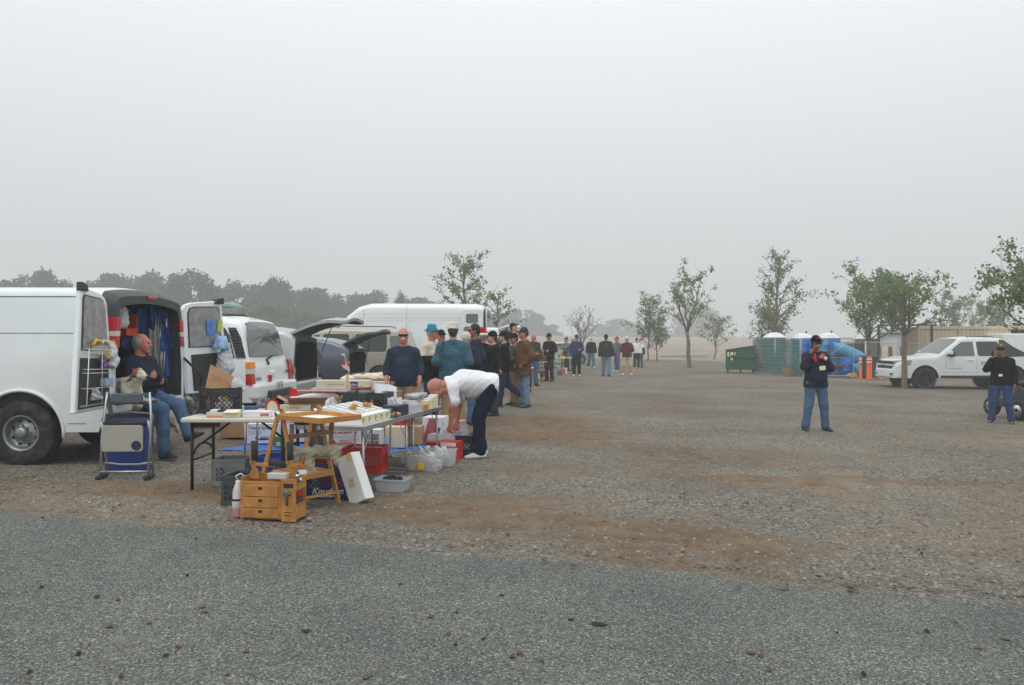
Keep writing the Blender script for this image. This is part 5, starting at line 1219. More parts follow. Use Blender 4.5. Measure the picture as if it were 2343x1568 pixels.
# -- the dog beside him
def dog():
    s = SDF(); k = .05
    s.cap((.02, .10, .16), (0, -.16, .20), .125, .115, None, k)          # trunk, deep chest
    s.cap((0, -.20, .22), (0, -.28, .30), .095, .075, None, .05)         # neck
    s.ball((0, -.33, .35), .072, None, .03); s.cap((0, -.37, .335), (0, -.46, .315), .046, .030, None, .03); s.ball((0, -.485, .322), .018, None, .012)
    for q in (-1, 1):
        s.cap((q * .052, -.31, .40), (q * .085, -.33, .33), .026, .016, ((1, 0, 0), .5), .015)
        s.cap((q * .08, -.20, .16), (q * .085, -.24, .06), .052, .036, None, .04).cap((q * .085, -.22, .035), (q * .09, -.46, .03), .034, .027, None, .02).ball((q * .09, -.48, .03), .034, ((0, 0, 1), .7), .015)
        s.cap((q * .11, .16, .12), (q * .14, .02, .08), .075, .05, None, .05).cap((q * .14, .02, .06), (q * .15, .16, .03), .036, .03, None, .03).cap((q * .15, .16, .03), (q * .15, .05, .03), .03, .026, None, .02)
    s.cap((0, .20, .14), (.10, .32, .05), .03, .018, None, .03)
    v, f = s.mesh(.011, .004, 40, 4); c = v[f].mean(1); mi = np.zeros(len(f), int)
    head = (c[:, 2] > .31) & (c[:, 1] > -.375) & (np.abs(c[:, 0]) > .018) & (c[:, 1] < -.24); mi[head] = 1
    mi[(c[:, 1] < -.488)] = 2
    root = thing('dog', 'white dog with a brown patched head lying at the van sill beside its owner', 'dog', (-4.70, 9.38, gz(-4.70) + .715), R(62))
    obj('body', np_mesh('body', [(v, f, mi)], [S('dog_fur', (214, 206, 192), rough=.9, var=.15, scale=18, bump=.8, bscale=60), S('dog_brown', (150, 88, 50), rough=.9, var=.2, scale=18, bump=.8, bscale=60), EYE]), root)
    for q in (-1, 1): mb = MB(); mb.lathe([(.001, -.009), (.008, -.005), (.009, 0), (.008, .005), (.001, .009)], 10, 0, 'z', (q * .034, -.385, .365)); mb.build('eye', EYE, root)
    mb = MB(); ring = [(.088 * math.cos(a), -.245 + .08 * math.sin(a), .27 - .05 * math.sin(a)) for a in [6.283 * i / 18 for i in range(19)]]; mb.tube(ring, .012, 6); mb.build('collar', S('dog_collar', (40, 42, 40)), root)
    mb = MB(); mb.box((.02, -.33, .25), (.025, .006, .05)); mb.build('tag', S('dog_tag', (200, 170, 60)), root)
dog()

# ================================================================ GOODS OF THE MARKET
CARD = S('cardboard', (176, 136, 100), rough=.9, var=.1, scale=9, bump=.15); CARDL = S('cardboard_pale', (196, 158, 116), rough=.9, var=.1, scale=9)
KIT = S('white_carton', (226, 226, 228), rough=.7, var=.05, scale=5); CREAMB = S('cream_carton', (224, 212, 184), rough=.75, var=.06)
TAGY = S('price_tag', (226, 218, 150), rough=.8, var=.08); INK = S('ink', (40, 42, 50), rough=.8, var=0); INKR = S('ink_red', (176, 34, 36), rough=.7, var=0); INKB = S('ink_blue', (44, 66, 128), rough=.7, var=.05); INKW = S('ink_white', (230, 230, 230), rough=.7, var=0)
def wood_material(name, c0, c1):
    m, n, l, b = nodes_of(name); tc = n.new('ShaderNodeTexCoord'); mp = n.new('ShaderNodeMapping'); mp.inputs['Scale'].default_value = (3, 30, 3); l.new(tc.outputs['Object'], mp.inputs['Vector'])
    rp = ramp(n, [(.3, c0), (.7, c1)]); l.new(noise(n, l, mp.outputs[0], 2.2, 7, .65), rp.inputs[0]); l.new(rp.outputs[0], b.inputs['Base Color']); b.inputs['Roughness'].default_value = .62; b.inputs['Specular IOR Level'].default_value = .3
    return m
WOOD = wood_material('honey_wood', lin((156, 102, 50)), lin((208, 150, 84))); WOODW = wood_material('weathered_wood', lin((128, 98, 72)), lin((164, 132, 100)))
ALU = M('aluminium_tube', (.48, .49, .50), .38, .85, var=.1); TTOP = S('grey_table_top', (206, 208, 208), rough=.55, var=.05); PLTOP = S('plastic_table_top', (206, 202, 190), rough=.6, var=.06, dirt=((.3, .25, .2), 4, .62, .3)); BLKM = M('black_metal', (.02, .02, .02), .5, .3, var=.2)
CLEAR = M('cloudy_plastic', (.72, .74, .76), .25, var=.06, alpha=.42, spec=.6); BAG = S('plastic_bag', (212, 214, 218), rough=.35, var=.12, scale=10, bump=.6, bscale=18, spec=.5, alpha=.86)
FOAM = S('white_foam_board', (234, 234, 232), rough=.75, var=.03); RUBF = M('black_foam', (.028, .03, .032), .85, var=.2)
def carton(name, label, loc, dims, mat, rz=0., cat='box', group=None, lid=True, open_=False, tilt=None, tape=True):
    """closed carton with lid seam and tape, or open one with four flaps"""
    w, d, h = dims; r = thing(name, label, cat, loc, rz, group, tilt)
    if open_:
        mb = MB(); t = .006
        mb.b2((-w / 2, -d / 2, 0), (w / 2, d / 2, t)); mb.b2((-w / 2, -d / 2, t), (w / 2, -d / 2 + t, h)); mb.b2((-w / 2, d / 2 - t, t), (w / 2, d / 2, h)); mb.b2((-w / 2, -d / 2 + t, t), (-w / 2 + t, d / 2 - t, h)); mb.b2((w / 2 - t, -d / 2 + t, t), (w / 2, d / 2 - t, h)); mb.build('tray', mat, r)
        for a, b, ax in (((0, -d / 2, h), (0, -1, .5), 'x'), ((0, d / 2, h), (0, 1, .35), 'x'), ((-w / 2, 0, h), (-1, 0, .55), 'y'), ((w / 2, 0, h), (1, 0, .3), 'y')):
            L = min(w, d) * .45; dv = Vector(b).normalized() * L; sp = Vector((w / 2 - .004, 0, 0)) if ax == 'x' else Vector((0, d / 2 - .004, 0)); a = Vector(a)
            f = MB(); nn = dv.cross(sp).normalized() * .003; q = [a - sp, a + sp, a + sp + dv, a - sp + dv]; f.add([p + nn for p in q] + [p - nn for p in q], [(0, 1, 2, 3), (7, 6, 5, 4), (0, 4, 5, 1), (1, 5, 6, 2), (2, 6, 7, 3), (3, 7, 4, 0)]); f.build('flap', mat, r)
    else:
        mb = MB(); mb.b2((-w / 2, -d / 2, 0), (w / 2, d / 2, h)); mb.build('carton_body', mat, r, .004)
        if tape: mb = MB(); mb.b2((-w / 2 - .001, -.02, h - .05), (w / 2 + .001, .02, h + .0012)); mb.build('tape', S('tape', (190, 176, 150), rough=.3, var=.05), r)
    return r
def lattice(mb, p0, ux, uz, w, h, step=.05, t=.007):
    """diamond lattice in the rectangle from p0 spanned by ux*w and uz*h"""
    p0, ux, uz = Vector(p0), Vector(ux), Vector(uz); nn = ux.cross(uz)
    for sgn in (1, -1):
        k = -h
        while k < w:
            a = max(0, k); b = min(w, k + h)
            if b - a > .012:
                za, zb = (a - k, b - k) if sgn > 0 else (h - (a - k), h - (b - k))
                mb.bar(p0 + ux * a + uz * za, p0 + ux * b + uz * zb, t, t, nn)
            k += step
def crate(label, loc, rz, mat, w=.33, d=.33, h=.275, group=None, name='milk_crate', tilt=None):
    r = thing(name, label, 'crate', loc, rz, group, tilt)
    t = .016
    for z0, z1, nm in ((h - .03, h, 'rim'), (0, .05, 'base_band')):
        mb = MB(); mb.b2((-w / 2, -d / 2, z0), (w / 2, -d / 2 + t, z1)); mb.b2((-w / 2, d / 2 - t, z0), (w / 2, d / 2, z1)); mb.b2((-w / 2, -d / 2 + t, z0), (-w / 2 + t, d / 2 - t, z1)); mb.b2((w / 2 - t, -d / 2 + t, z0), (w / 2, d / 2 - t, z1))
        mb.build(nm, mat, r)
    mb = MB()
    for x in (-1, 1):
        for y in (-1, 1): mb.box((x * (w / 2 - .018), y * (d / 2 - .018), h / 2), (.034, .034, h - .06))
    for x, y in ((0, 1), (0, -1)):
        mb.box((x, y * (d / 2 - .007), h * .79), (w - .07, .012, .05))
    for x in (-1, 1): mb.box((x * (w / 2 - .007), 0, h * .79), (.012, d - .07, .05))
    mb.build('frame', mat, r)
    hz = h * .79 - .025 - .05
    for p0, ux, L in (((-w / 2 + .034, -d / 2 + .008, .05), (1, 0, 0), w - .068), ((-w / 2 + .034, d / 2 - .008, .05), (1, 0, 0), w - .068), ((-w / 2 + .008, -d / 2 + .034, .05), (0, 1, 0), d - .068), ((w / 2 - .008, -d / 2 + .034, .05), (0, 1, 0), d - .068)):
        s_ = MB(); lattice(s_, p0, ux, (0, 0, 1), L, hz); o = s_.build('lattice_side', mat, r, fix=False)
    mb = MB(); mb.b2((-w / 2 + t, -d / 2 + t, .004), (w / 2 - t, d / 2 - t, .014)); mb.build('crate_floor', mat, r)
    return r
def tub(label, loc, rz, w, d, h, mat=None, name='storage_tub', cat='tub'):
    r = thing(name, label, cat, loc, rz); m = MB(); k = .86
    def ring(s, z): return [(x * s * w / 2, y * s * d / 2, z) for x, y in ((-.9, -1), (.9, -1), (1, -.9), (1, .9), (.9, 1), (-.9, 1), (-1, .9), (-1, -.9))]
    m.loft([[(0, 0, .003)] * 8, ring(k, .003), ring(.99, h - .02), ring(1.06, h - .015), ring(1.06, h), ring(.985, h), ring(k - .02, .012), [(0, 0, .012)] * 8], smooth=False)
    m.build('shell', mat or CLEAR, r)
    return r
def crumple(name, label, loc, dims, mat, seed, cat='bag', rz=0):
    """soft crumpled thing (bag, bundle)"""
    rr = random.Random(seed); s = SDF(); w, d, h = dims
    for i in range(7): s.cap((rr.uniform(-.3, .3) * w, rr.uniform(-.3, .3) * d, rr.uniform(.12, .4) * h), (rr.uniform(-.3, .3) * w, rr.uniform(-.3, .3) * d, rr.uniform(.4, .85) * h), rr.uniform(.12, .24) * min(w, d), rr.uniform(.03, .14) * min(w, d), None, .02)
    s.cap((0, 0, .25 * h), (0, 0, .4 * h), .32 * min(w, d), .25 * min(w, d), None, .03); s.clip((0, 0, 0), (0, 0, -1))
    v, f = s.mesh(max(.008, min(dims) / 22), .006, 40, seed); o = obj(name, np_mesh(name, [(v, f, 0)], mat, False)); o.location = loc; o.rotation_euler = (0, 0, rz)
    return tag(o, label, cat)
def sack(name, label, loc, dims, mat, seed, cat='bag', top=1):
    """thin bag: full at the bottom, gathered into handles at the top"""
    rr = random.Random(seed); s = SDF(); w, d, h = dims; f = ((0, 1, 0), max(.4, d / w))
    s.cap((0, 0, h * .22), (rr.uniform(-.05, .05) * w, 0, h * .5), w * .46, w * .36, f, .05).cap((0, 0, h * .5), (rr.uniform(-.1, .1) * w, 0, h * .8), w * .36, w * .16, f, .05)
    for q in (-1, 1): s.cap((q * w * .12, 0, h * .75), (q * w * rr.uniform(.12, .3), rr.uniform(-.1, .1) * d, h * rr.uniform(.94, 1.05)), w * .12, w * .03, f, .03)
    s.clip((0, 0, 0), (0, 0, -1)); v, fc = s.mesh(max(.008, w / 26), .007, 26, seed); o = obj(name, np_mesh(name, [(v, fc, 0)], mat)); o.location = loc
    return tag(o, label, cat)
def bottle(label, loc, prof, mats, bands=None, name='bottle'):
    r = thing(name, label, 'bottle', loc); 
    for nm, pr, m in zip(('bottle_body', 'bottle_label', 'bottle_cap'), prof, mats): mb = MB(); mb.lathe(pr, 20); mb.build(nm, m, r)
    return r
def decal(parent, name, poly, mat, y, axis='y'):
    """flat print: polygon standing 1 mm proud of a face"""
    mb = MB(); mb.prism(poly, .0015, axis, 0, y); return mb.build(name, mat, parent)
def X_at(px, Y): return (px - CX) / FPX * Y
# ---------------------------------------------------------------- plastic folding table by the van
TZ = .735
ta = thing('folding_table', 'off-white plastic folding table with black legs beside the van', 'table', on(-2.69, 8.12))
mb = MB(); mb.prism(rounded(-.61, -.38, .61, .38, .05), .045, 'z', 0, TZ - .022); mb.build('table_top', PLTOP, ta, .01)
for x in (-.53, .38):
    for y in (-.26, .30): mb = MB(); mb.cyl((x, y, 0), (x, y, TZ - .045), .016, n=10); mb.build('leg', BLKM, ta)
    mb = MB(); mb.tube([(x, -.26, .34), (x, -.18, .40), (x, -.06, .44), (x, .08, .44), (x, .2, .40), (x, .30, .34)], .012, 8); mb.tube([(x, -.26, .30), (x, .30, .30)], .010, 8); mb.build('leg_brace', BLKM, ta)
    s = 1 if x < 0 else -1
    mb = MB(); mb.tube([(x, .0, .44), (x + s * .33, .0, TZ - .05)], .012, 8); mb.build('strut', BLKM, ta)
tz = gz(-2.69) + TZ
cr = crate('black milk crate on the plastic table, filled with bottles', (-3.08, 8.25, tz + .002), R(44), BLACKP)
for i, (dx, dy, c) in enumerate([(-.08, -.08, (190, 40, 40)), (.02, -.1, (230, 200, 40)), (.09, -.02, (50, 90, 170)), (-.1, .03, (220, 220, 220)), (.0, .06, (60, 60, 64)), (-.02, -.02, (200, 200, 204)), (.1, .08, (150, 30, 34))]):
    a = R(44); X, Y = dx * math.cos(a) - dy * math.sin(a), dx * math.sin(a) + dy * math.cos(a)
    bottle(['red', 'yellow', 'blue', 'white', 'black', 'grey', 'dark red'][i] + ' small bottle standing inside the black crate on the plastic table', (-3.08 + X, 8.25 + Y, tz + .018), [[(.001, 0), (.03, 0), (.032, .01), (.032, .13), (.014, .16), (.013, .18)], [(.0325, .03), (.033, .031), (.033, .11), (.0325, .111)], [(.015, .175), (.016, .2), (.001, .202)]], [S(f'bottle_{i}', c, rough=.3), INKW, BLACKP])
mb = MB(); mb.prism([(-.13, 0), (.10, .0), (.17, .19), (-.06, .33)], .005, 'y'); o = mb.build('cardboard_sheet', CARD, None, 0, (-3.10, 8.20, tz + .20), (R(-14), 0, R(22))); tag(o, 'brown cardboard sheet with scribbles standing in the black crate', 'cardboard')
mb = MB()
for k in range(3):
    for j in range(9): mb.box((-.06 + .02 * j + .015 * k, -.0035, .215 - .035 * k - .008 * j), (.014, .001, .004), (0, R(25 + 40 * ((j * 7 + k) % 3 - 1)), 0))
sc_ = mb.build('scribble', INK, o)
sack('plastic_bag', 'thin white plastic bag stuffed in the black crate', (-2.93, 8.33, tz + .22), (.16, .14, .14), BAG, 3)
bt = bottle('plastic jug with blue liquid and dark label on the plastic table', (-2.985, 8.42, tz + .002), [[(.001, 0), (.042, 0), (.045, .01), (.045, .15), (.036, .18), (.024, .20), (.022, .215)], [(.0455, .012), (.046, .013), (.046, .085), (.0455, .086)], [(.024, .21), (.025, .238), (.001, .24)]], [S('blue_liquid', (92, 168, 200), rough=.25, var=.05), S('navy_label', (36, 54, 92), rough=.5), INKW])
mb = MB(); mb.lathe([(.0452, .13), (.0372, .181), (.0255, .2), (.0235, .215)], 20); mb.build('shoulder', S('milky_plastic', (214, 222, 226), rough=.3), bt)
text('PENZOAK', .02, INKW, bt, (-.045, -.047, .05), (PI / 2, 0, 0), bold=.001)
yb = 7.86
for i, (px, w, h, z, c, nm) in enumerate([(486, .09, .05, 0, (208, 196, 178), 'orange striped small carton'), (503, .09, .05, 0, (214, 202, 186), 'second orange striped small carton'), (490, .075, .022, .051, (222, 220, 210), 'thin white packet on the striped cartons'), (505, .06, .02, .051, (44, 46, 48), 'small black packet on the striped cartons')]):
    c_ = carton('small_box', nm + ' at the front of the plastic table', (X_at(px, yb), yb + (.03 if z else 0), tz + z + .002), (w, .11, h), S(f'smallbox_{i}', c), R(4), tape=False)
    if i < 2: decal(c_, 'orange_stripe', [(-w / 2 + .004, .006), (w / 2 - .004, .006), (w / 2 - .004, .02), (-w / 2 + .004, .02)], S('ink_orange', (222, 130, 70), var=0), -.056)
cb = carton('note_box', 'cream note box with its lid flap folded over on the plastic table', (X_at(534, yb), yb, tz + .002), (.165, .13, .055), CREAMB, R(-3), tape=False)
mb = MB(); mb.box((0, -.03, .062), (.15, .13, .003), (R(10), 0, 0)); mb.build('lid_flap', S('cream_flap', (232, 222, 194)), cb)
gw = carton('white_box', 'long white box with red letters on the plastic table', (X_at(588, yb), yb + .02, tz + .002), (.27, .12, .06), KIT, R(2), tape=False)
text('GWS', .038, INKR, gw, (.04, -.0615, .012), (PI / 2, 0, 0), bold=.002)
carton('black_box', 'small dark box lying on the white box', (X_at(575, 8.0), 8.0, tz + .064), (.13, .09, .035), S('navy_box', (52, 76, 110)), R(8), tape=False)
crumple('tissue_bundle', 'crumpled white tissue beside the blue jug', (X_at(552, 8.35), 8.35, tz), (.12, .1, .09), WHITEC, 8, 'tissue')
mb = MB(); mb.lathe([(.001, 0), (.02, 0), (.026, .02), (.02, .045), (.001, .05)], 12); tag(mb.build('red_spinner', REDC, None, 0, (X_at(612, 8.0), 8.0, tz + .002)), 'small red spinner cone on the plastic table', 'spinner')
# ---------------------------------------------------------------- folding chair and cooler at the van bumper
co = thing('cooler_box', 'blue and navy cooler standing behind the folded chair', 'cooler', on(-4.33, 8.84), R(6))
BLUEP = S('cooler_blue', (26, 52, 122), rough=.45); NAVP = S('cooler_navy', (28, 44, 76), rough=.5)
mb = MB(); mb.box((0, 0, .26), (.42, .30, .50), taper=1.03); mb.build('cooler_body', BLUEP, co, .02); mb = MB(); mb.box((0, 0, .55), (.45, .33, .07)); mb.build('lid', NAVP, co, .02)
mb = MB(); mb.tube([(-.23, 0, .42), (-.25, 0, .64), (0, 0, .66), (.25, 0, .64), (.23, 0, .42)], .014, 8); mb.build('handle', GREYP, co)
ch = thing('folding_chair', 'folded camp chair with grey tubes and a beige side tray', 'chair', on(-4.13, 8.36), R(2))
for x in (-.25, .25):
    mb = MB(); mb.tube([(x, -.05, .02), (x * 1.02, .0, .45), (x, .03, .62), (x * .9, .05, .92)], .013, 8); mb.build('leg', ALU, ch)
    mb = MB(); mb.tube([(x * .96, .10, .02), (x * .98, .02, .45), (x, -.04, .62)], .013, 8); mb.build('leg', ALU, ch)
    mb = MB(); mb.box((x, -.02, .025), (.05, .2, .04)); mb.build('foot_cap', BLACKP, ch, .01)
mb = MB(); mb.tube([(-.25, -.05, .08), (.25, -.05, .08)], .012, 8); mb.build('cross_tube', ALU, ch); mb = MB(); mb.tube([(-.25, .06, .16), (-.1, .07, .14), (.1, .07, .14), (.25, .06, .16)], .012, 8); mb.build('cross_tube', ALU, ch)
tr = thing('side_tray', '', ''); [tr.pop(k, None) for k in ('label', 'category')] if hasattr(tr, 'pop') else None
for k in ('label', 'category'):
    if k in tr: del tr[k]
tr.parent = ch
mb = MB(); mb.prism(rounded(-.215, .30, .215, .58, .03), .02, 'y', 0, -.09); mb.build('tray_panel', S('tray_beige', (170, 166, 156), rough=.7, var=.08, scale=40), tr, .004)
mb = MB(); ring = [(.15 + .045 * math.cos(a), -.103, .365 + .045 * math.sin(a)) for a in [6.283 * i / 20 for i in range(21)]]; mb.tube(ring, .006, 6); mb.build('cup_ring', BLACKP, tr); mb = MB(); mb.lathe([(.001, -.1005), (.042, -.1005)], 20, 0, 'y', (.15, 0, .365)); mb.build('cup_hole', NAVP, tr)
mb = MB(); mb.tube([(-.2, -.09, .6), (.2, -.09, .6)], .012, 8); mb.build('tray_tube', BLACKP, tr)
mb = MB(); mb.bar((-.17, .03, .80), (.20, .0, .82), .04, .03); mb.build('armrest', CHARC, ch, .01); mb = MB(); mb.bar((-.24, .08, .93), (-.17, .03, .66), .05, .03); mb.build('armrest', CHARC, ch, .01)
mb = MB(); mb.box((.0, .02, .86), (.34, .03, .10)); mb.build('folded_seat', S('grey_canvas', (84, 92, 104), bump=.4), ch, .01)
# ---------------------------------------------------------------- crates on the ground
crate('light grey milk crate on the gravel under the plastic table', on(-2.93, 8.20), R(3), S('crate_grey', (132, 134, 136), rough=.6, dirt=((.16, .13, .1), 9, .5, .4)), d=.30)
crate('dark slate milk crate at the left of the wooden tool box', on(-2.46, 7.28), R(-9), S('crate_slate', (62, 70, 76), rough=.6), w=.36)
crate('bright blue milk crate behind the wooden stand', on(-2.52, 8.42), R(-12), S('crate_blue', (34, 84, 190), rough=.5), w=.40)
kn = crate('navy blue milk crate with white script lettering behind the stand', on(-1.80, 7.68), R(3), S('crate_navy', (26, 46, 104), rough=.5), w=.46, d=.33, h=.29)
mb = MB(); mb.b2((-.20, -.1668, .012), (.20, -.1605, .10)); mb.build('sign_panel', S('crate_navy', (26, 46, 104)), kn)
text('Knudsen', .085, INKW, kn, (-.135, -.168, .048), (PI / 2, 0, 0), shear=.35, bold=.002); text('CORPORATION', .028, INKW, kn, (-.06, -.168, .018), (PI / 2, 0, 0), bold=.001)
crate('dark red milk crate half hidden behind the navy crate', on(-2.02, 8.16), R(-7), S('crate_darkred', (164, 40, 36), rough=.5), w=.44, d=.33, h=.26)
crate('bright red milk crate behind the leaning white box', on(-1.70, 9.06), R(-4), S('crate_red', (204, 52, 34), rough=.5, var=.15), w=.46, d=.34, h=.30)
carton('flat_grey_box', 'flat grey drawer box between blue crate and stand', on(-2.15, 7.78), (.4, .3, .2), S('grey_box', (120, 122, 124)), R(-8), tape=False)
mb = MB(); 
# leaning white box
lw = carton('white_box', 'long white cardboard box leaning against the red crate', on(-1.42, 7.42), (.20, .13, .47), FOAM, tilt=(R(-4), R(-26), R(-28)), tape=False)
decal(lw, 'price_label', [(.03, .40), (.095, .40), (.095, .47), (.03, .47)], TAGY, -.0655); decal(lw, 'torn_label', [(-.04, .16), (.03, .15), (.035, .24), (-.035, .24)], S('torn', (206, 194, 178), var=.15, scale=60), -.0655)
t_ = tub('grey plastic tub full of small black wheels by the white box', on(-1.22, 8.0), R(-14), .33, .24, .13, S('tub_grey', (176, 182, 188), rough=.4, alpha=.95))
for i in range(7):
    mb = MB(); mb.lathe([(.016, -.014), (.036, -.014), (.042, 0), (.036, .014), (.016, .014)], 14, 0, 'z', closed=True); tag(mb.build('rubber_wheel', RUBBER, None, 0, (-1.22 + .1 * math.cos(i * 2.4) * (.3 + .1 * i), 8.0 + .07 * math.sin(i * 2.4), gz(-1.22) + .06 + .012 * i), (R(30 * i), R(40 + 23 * i), 0)), 'small black rubber wheel in the grey plastic tub', 'wheel', 'wheels in the grey tub')
# ---------------------------------------------------------------- wooden field box for model planes
fb = thing('tool_box', 'honey wood tool box with three drawers and two foam cradles, foremost on the gravel', 'tool box', on(-2.045, 6.69), R(-10))
PW, D_ = .505, .2
mb = MB(); mb.b2((-.25, -.10, .015), (.12, -.088, .33)); mb.b2((-.25, .088, .015), (.12, .10, .37)); mb.b2((-.252, -.088, .0), (-.24, .088, .36)); mb.b2((.108, -.088, .015), (.12, .088, .35)); mb.b2((-.24, -.088, .02), (.108, .088, .03)); mb.build('box_shell', WOOD, fb, .002)
for z0, z1 in ((.205, .30), (.11, .195), (.025, .10)):
    dr = bpy.data.objects.new('drawer', None); C.objects.link(dr); dr.parent = fb
    mb = MB(); mb.b2((-.222, -.110, z0), (.098, -.100, z1)); mb.build('drawer_front', WOOD, dr, .003); zc = z0 + (z1 - z0) * .72
    mb = MB(); mb.prism(rounded(-.08, zc - .012, -.045, zc + .012, .008), .002, 'y', 0, -.1112); mb.build('finger_hole', BLACKP, dr)
mb = MB(); mb.b2((.124, -.105, .0), (.255, -.094, .36)); mb.b2((.124, .09, .0), (.255, .10, .36)); mb.b2((.124, -.094, .015), (.134, .09, .36)); mb.b2((.134, -.094, .015), (.255, .09, .025)); mb.b2((.134, -.094, .13), (.255, .09, .14)); mb.build('side_cabinet', WOOD, fb, .002)
mb = MB(); mb.b2((.245, -.094, .025), (.255, .09, .125)); mb.b2((.245, -.094, .26), (.255, .09, .36)); mb.build('cabinet_cheek', WOOD, fb, .002)
mb = MB(); mb.prism(rounded(.145, .285, .235, .32, .008), .002, 'y', 0, -.1062); mb.build('slot', BLACKP, fb)
mb = MB()
for z in (.05, .075): mb.b2((.15, -.1072, z), (.215, -.1055, z + .006))
mb.build('vent_slot', BLACKP, fb)
mb = MB(); mb.cyl((.178, -.112, .14), (.178, -.112, .275), .009, n=10); mb.cyl((.143, -.112, .235), (.213, -.112, .235), .008, n=10); mb.cyl((.178, -.104, .235), (.178, -.124, .235), .016, n=12); mb.build('glow_wrench', M('wrench_metal', (.2, .21, .22), .4, .8), fb)
mb = MB(); mb.b2((.15, -.06, .145), (.24, .06, .20)); mb.build('battery', S('battery', (60, 60, 64)), fb); mb = MB(); mb.b2((.235, -.05, .2), (.25, .03, .24)); mb.build('pump', REDC, fb)
for x in (-.20, .13):
    cr_ = bpy.data.objects.new('cradle', None); C.objects.link(cr_); cr_.parent = fb
    mb = MB(); mb.prism([(x - .02, .33), (x + .06, .33), (x + .05, .40), (x + .02, .44), (x + .035, .47), (x - .0, .50), (x - .03, .46), (x - .005, .42), (x - .03, .37)], .012, 'y', 0, .02); mb.bar((x - .012, .02, .46), (x - .015, .02, .64), .014, .03); mb.build('upright', WOOD, cr_, .002)
    mb = MB(); mb.tube([(x + .015, .02, .50), (x + .015, .02, .56), (x + .01, .02, .655)], .027, 12); mb.build('foam_pad', RUBF, cr_)
    mb = MB(); mb.cyl((x + .0, .0, .475), (x, -.02, .475), .01, n=8); mb.build('bolt', CHROME, cr_)
    mb = MB(); mb.bar((x + .02, .02, .455), (x + .22 if x < 0 else x + .14, .02, .45), .014, .03); mb.build('arm', WOOD, cr_, .002)
mb = MB(); mb.cyl((-.04, .02, .475), (.11, .02, .46), .028, n=14); mb.build('foam_roll', RUBF, fb)
mb = MB(); mb.box((.06, -.01, .37), (.17, .11, .05)); mb.build('parts_case', S('parts_case', (206, 208, 204), rough=.3, alpha=.85), fb, .006)
mb = MB(); mb.cyl((.262, -.05, .345), (.29, -.05, .345), .02, n=12); mb.build('fuel_plug', CHROME, fb); mb = MB(); mb.cyl((.262, -.09, .37), (.262, -.09, .40), .017, n=12); mb.build('valve', CHROME, fb)
jg = bottle('milky jug with pink fuel strapped to the tool box side', fb.matrix_world @ Vector((0, 0, 0)) if False else (-2.355, 6.72, gz(-2.35) + .002), [[(.001, 0), (.048, 0), (.05, .01), (.05, .09), (.049, .1)], [(.0505, .075), (.051, .076), (.051, .155), (.0505, .156)], [(.049, .10), (.046, .22), (.03, .27), (.022, .29), (.022, .31), (.001, .312)]], [S('pink_fuel', (196, 130, 132), rough=.3), S('check_label', (214, 196, 198), var=.3, scale=90), S('milky_jug', (220, 212, 212), rough=.3)], name='fuel_jug')
mb = MB(); mb.tube([(0, 0, .31), (-.02, -.01, .35), (.02, 0, .37), (.05, .02, .34)], .006, 6); mb.build('hose', WHITEC, jg); mb = MB(); mb.lathe([(.052, .14), (.053, .141), (.053, .158), (.052, .159)], 20); mb.build('rubber_band', BLACKP, jg)
mb = MB(); mb.lathe([(.001, 0), (.02, .004), (.026, .016), (.018, .03), (.001, .032)], 9); tag(mb.build('pale_stone', PEB[2], None, 0, on(-1.72, 6.62)), 'single pale stone lying beside the wooden tool box', 'stone')
# ---------------------------------------------------------------- wooden A-frame stand with trays
ws = thing('wooden_stand', 'folding honey wood stand with an upper tray and a lower shelf', 'stand', on(-2.13, 7.12), R(-37.5))
for y in (0, .42):
    for dx in (-.34, .31):
        mb = MB(); mb.bar((0.02 if dx > 0 else 0, y + (.02 if dx > 0 else 0), .86), (dx, y + (.02 if dx > 0 else 0), .0), .018, .05, (1, 0, 0)); mb.build('leg', WOOD, ws, .003)
    mb = MB(); mb.cyl((0, y - .03, .85), (0, y + .05, .85), .022, n=14); mb.build('pivot_bolt', CHROME, ws)
    mb = MB(); mb.prism([(-.035, .80), (.04, .80), (.045, .87), (.02, .90), (-.02, .90), (-.04, .87)], .02, 'y', 0, y + .035); mb.build('pivot_block', WOOD, ws, .004)
def tray(nm, x0, x1, y0, y1, z, hh=.05, t=.02):
    r = bpy.data.objects.new(nm, None); C.objects.link(r); r.parent = ws
    for a, b in (((x0, y0, z), (x1, y0 + t, z + hh)), ((x0, y1 - t, z), (x1, y1, z + hh)), ((x0, y0 + t, z), (x0 + t, y1 - t, z + hh)), ((x1 - t, y0 + t, z), (x1, y1 - t, z + hh))):
        mb = MB(); mb.b2(a, b); mb.build('rail', WOOD, r, .003)
    mb = MB(); mb.b2((x0 + t, y0 + t, z + .008), (x1 - t, y1 - t, z + .014)); mb.build('panel', FOAM, r)
    return r
tray('upper_tray', .0, .62, -.03, .45, .80); tray('lower_shelf', -.14, .30, .03, .39, .27)
mb = MB(); mb.bar((.20, .025, .80), (.20, .395, .80), .05, .018); mb.build('tray_bar', WOOD, ws, .003)
mb = MB(); mb.bar((.27, -.02, .10), (.27, .46, .10), .018, .05, (1, 0, 0)); mb.build('stretcher', WOOD, ws, .003); mb = MB(); mb.bar((-.30, -.02, .10), (-.30, .46, .10), .018, .05, (1, 0, 0)); mb.build('stretcher', WOOD, ws, .003)
hg = thing('wooden_hanger', 'weathered wooden strips hung with wire under the upper tray', 'hanger', ws.location, R(-37.5))
for x, y, z0, z1, rr_ in ((.10, .06, .46, .76, .02), (.16, .30, .50, .76, -.02), (.32, .33, .48, .77, .03)): mb = MB(); mb.bar((x, y, z0), (x + rr_, y, z1), .018, .045, (1, 0, 0)); mb.build('strip', WOODW, hg, .002)
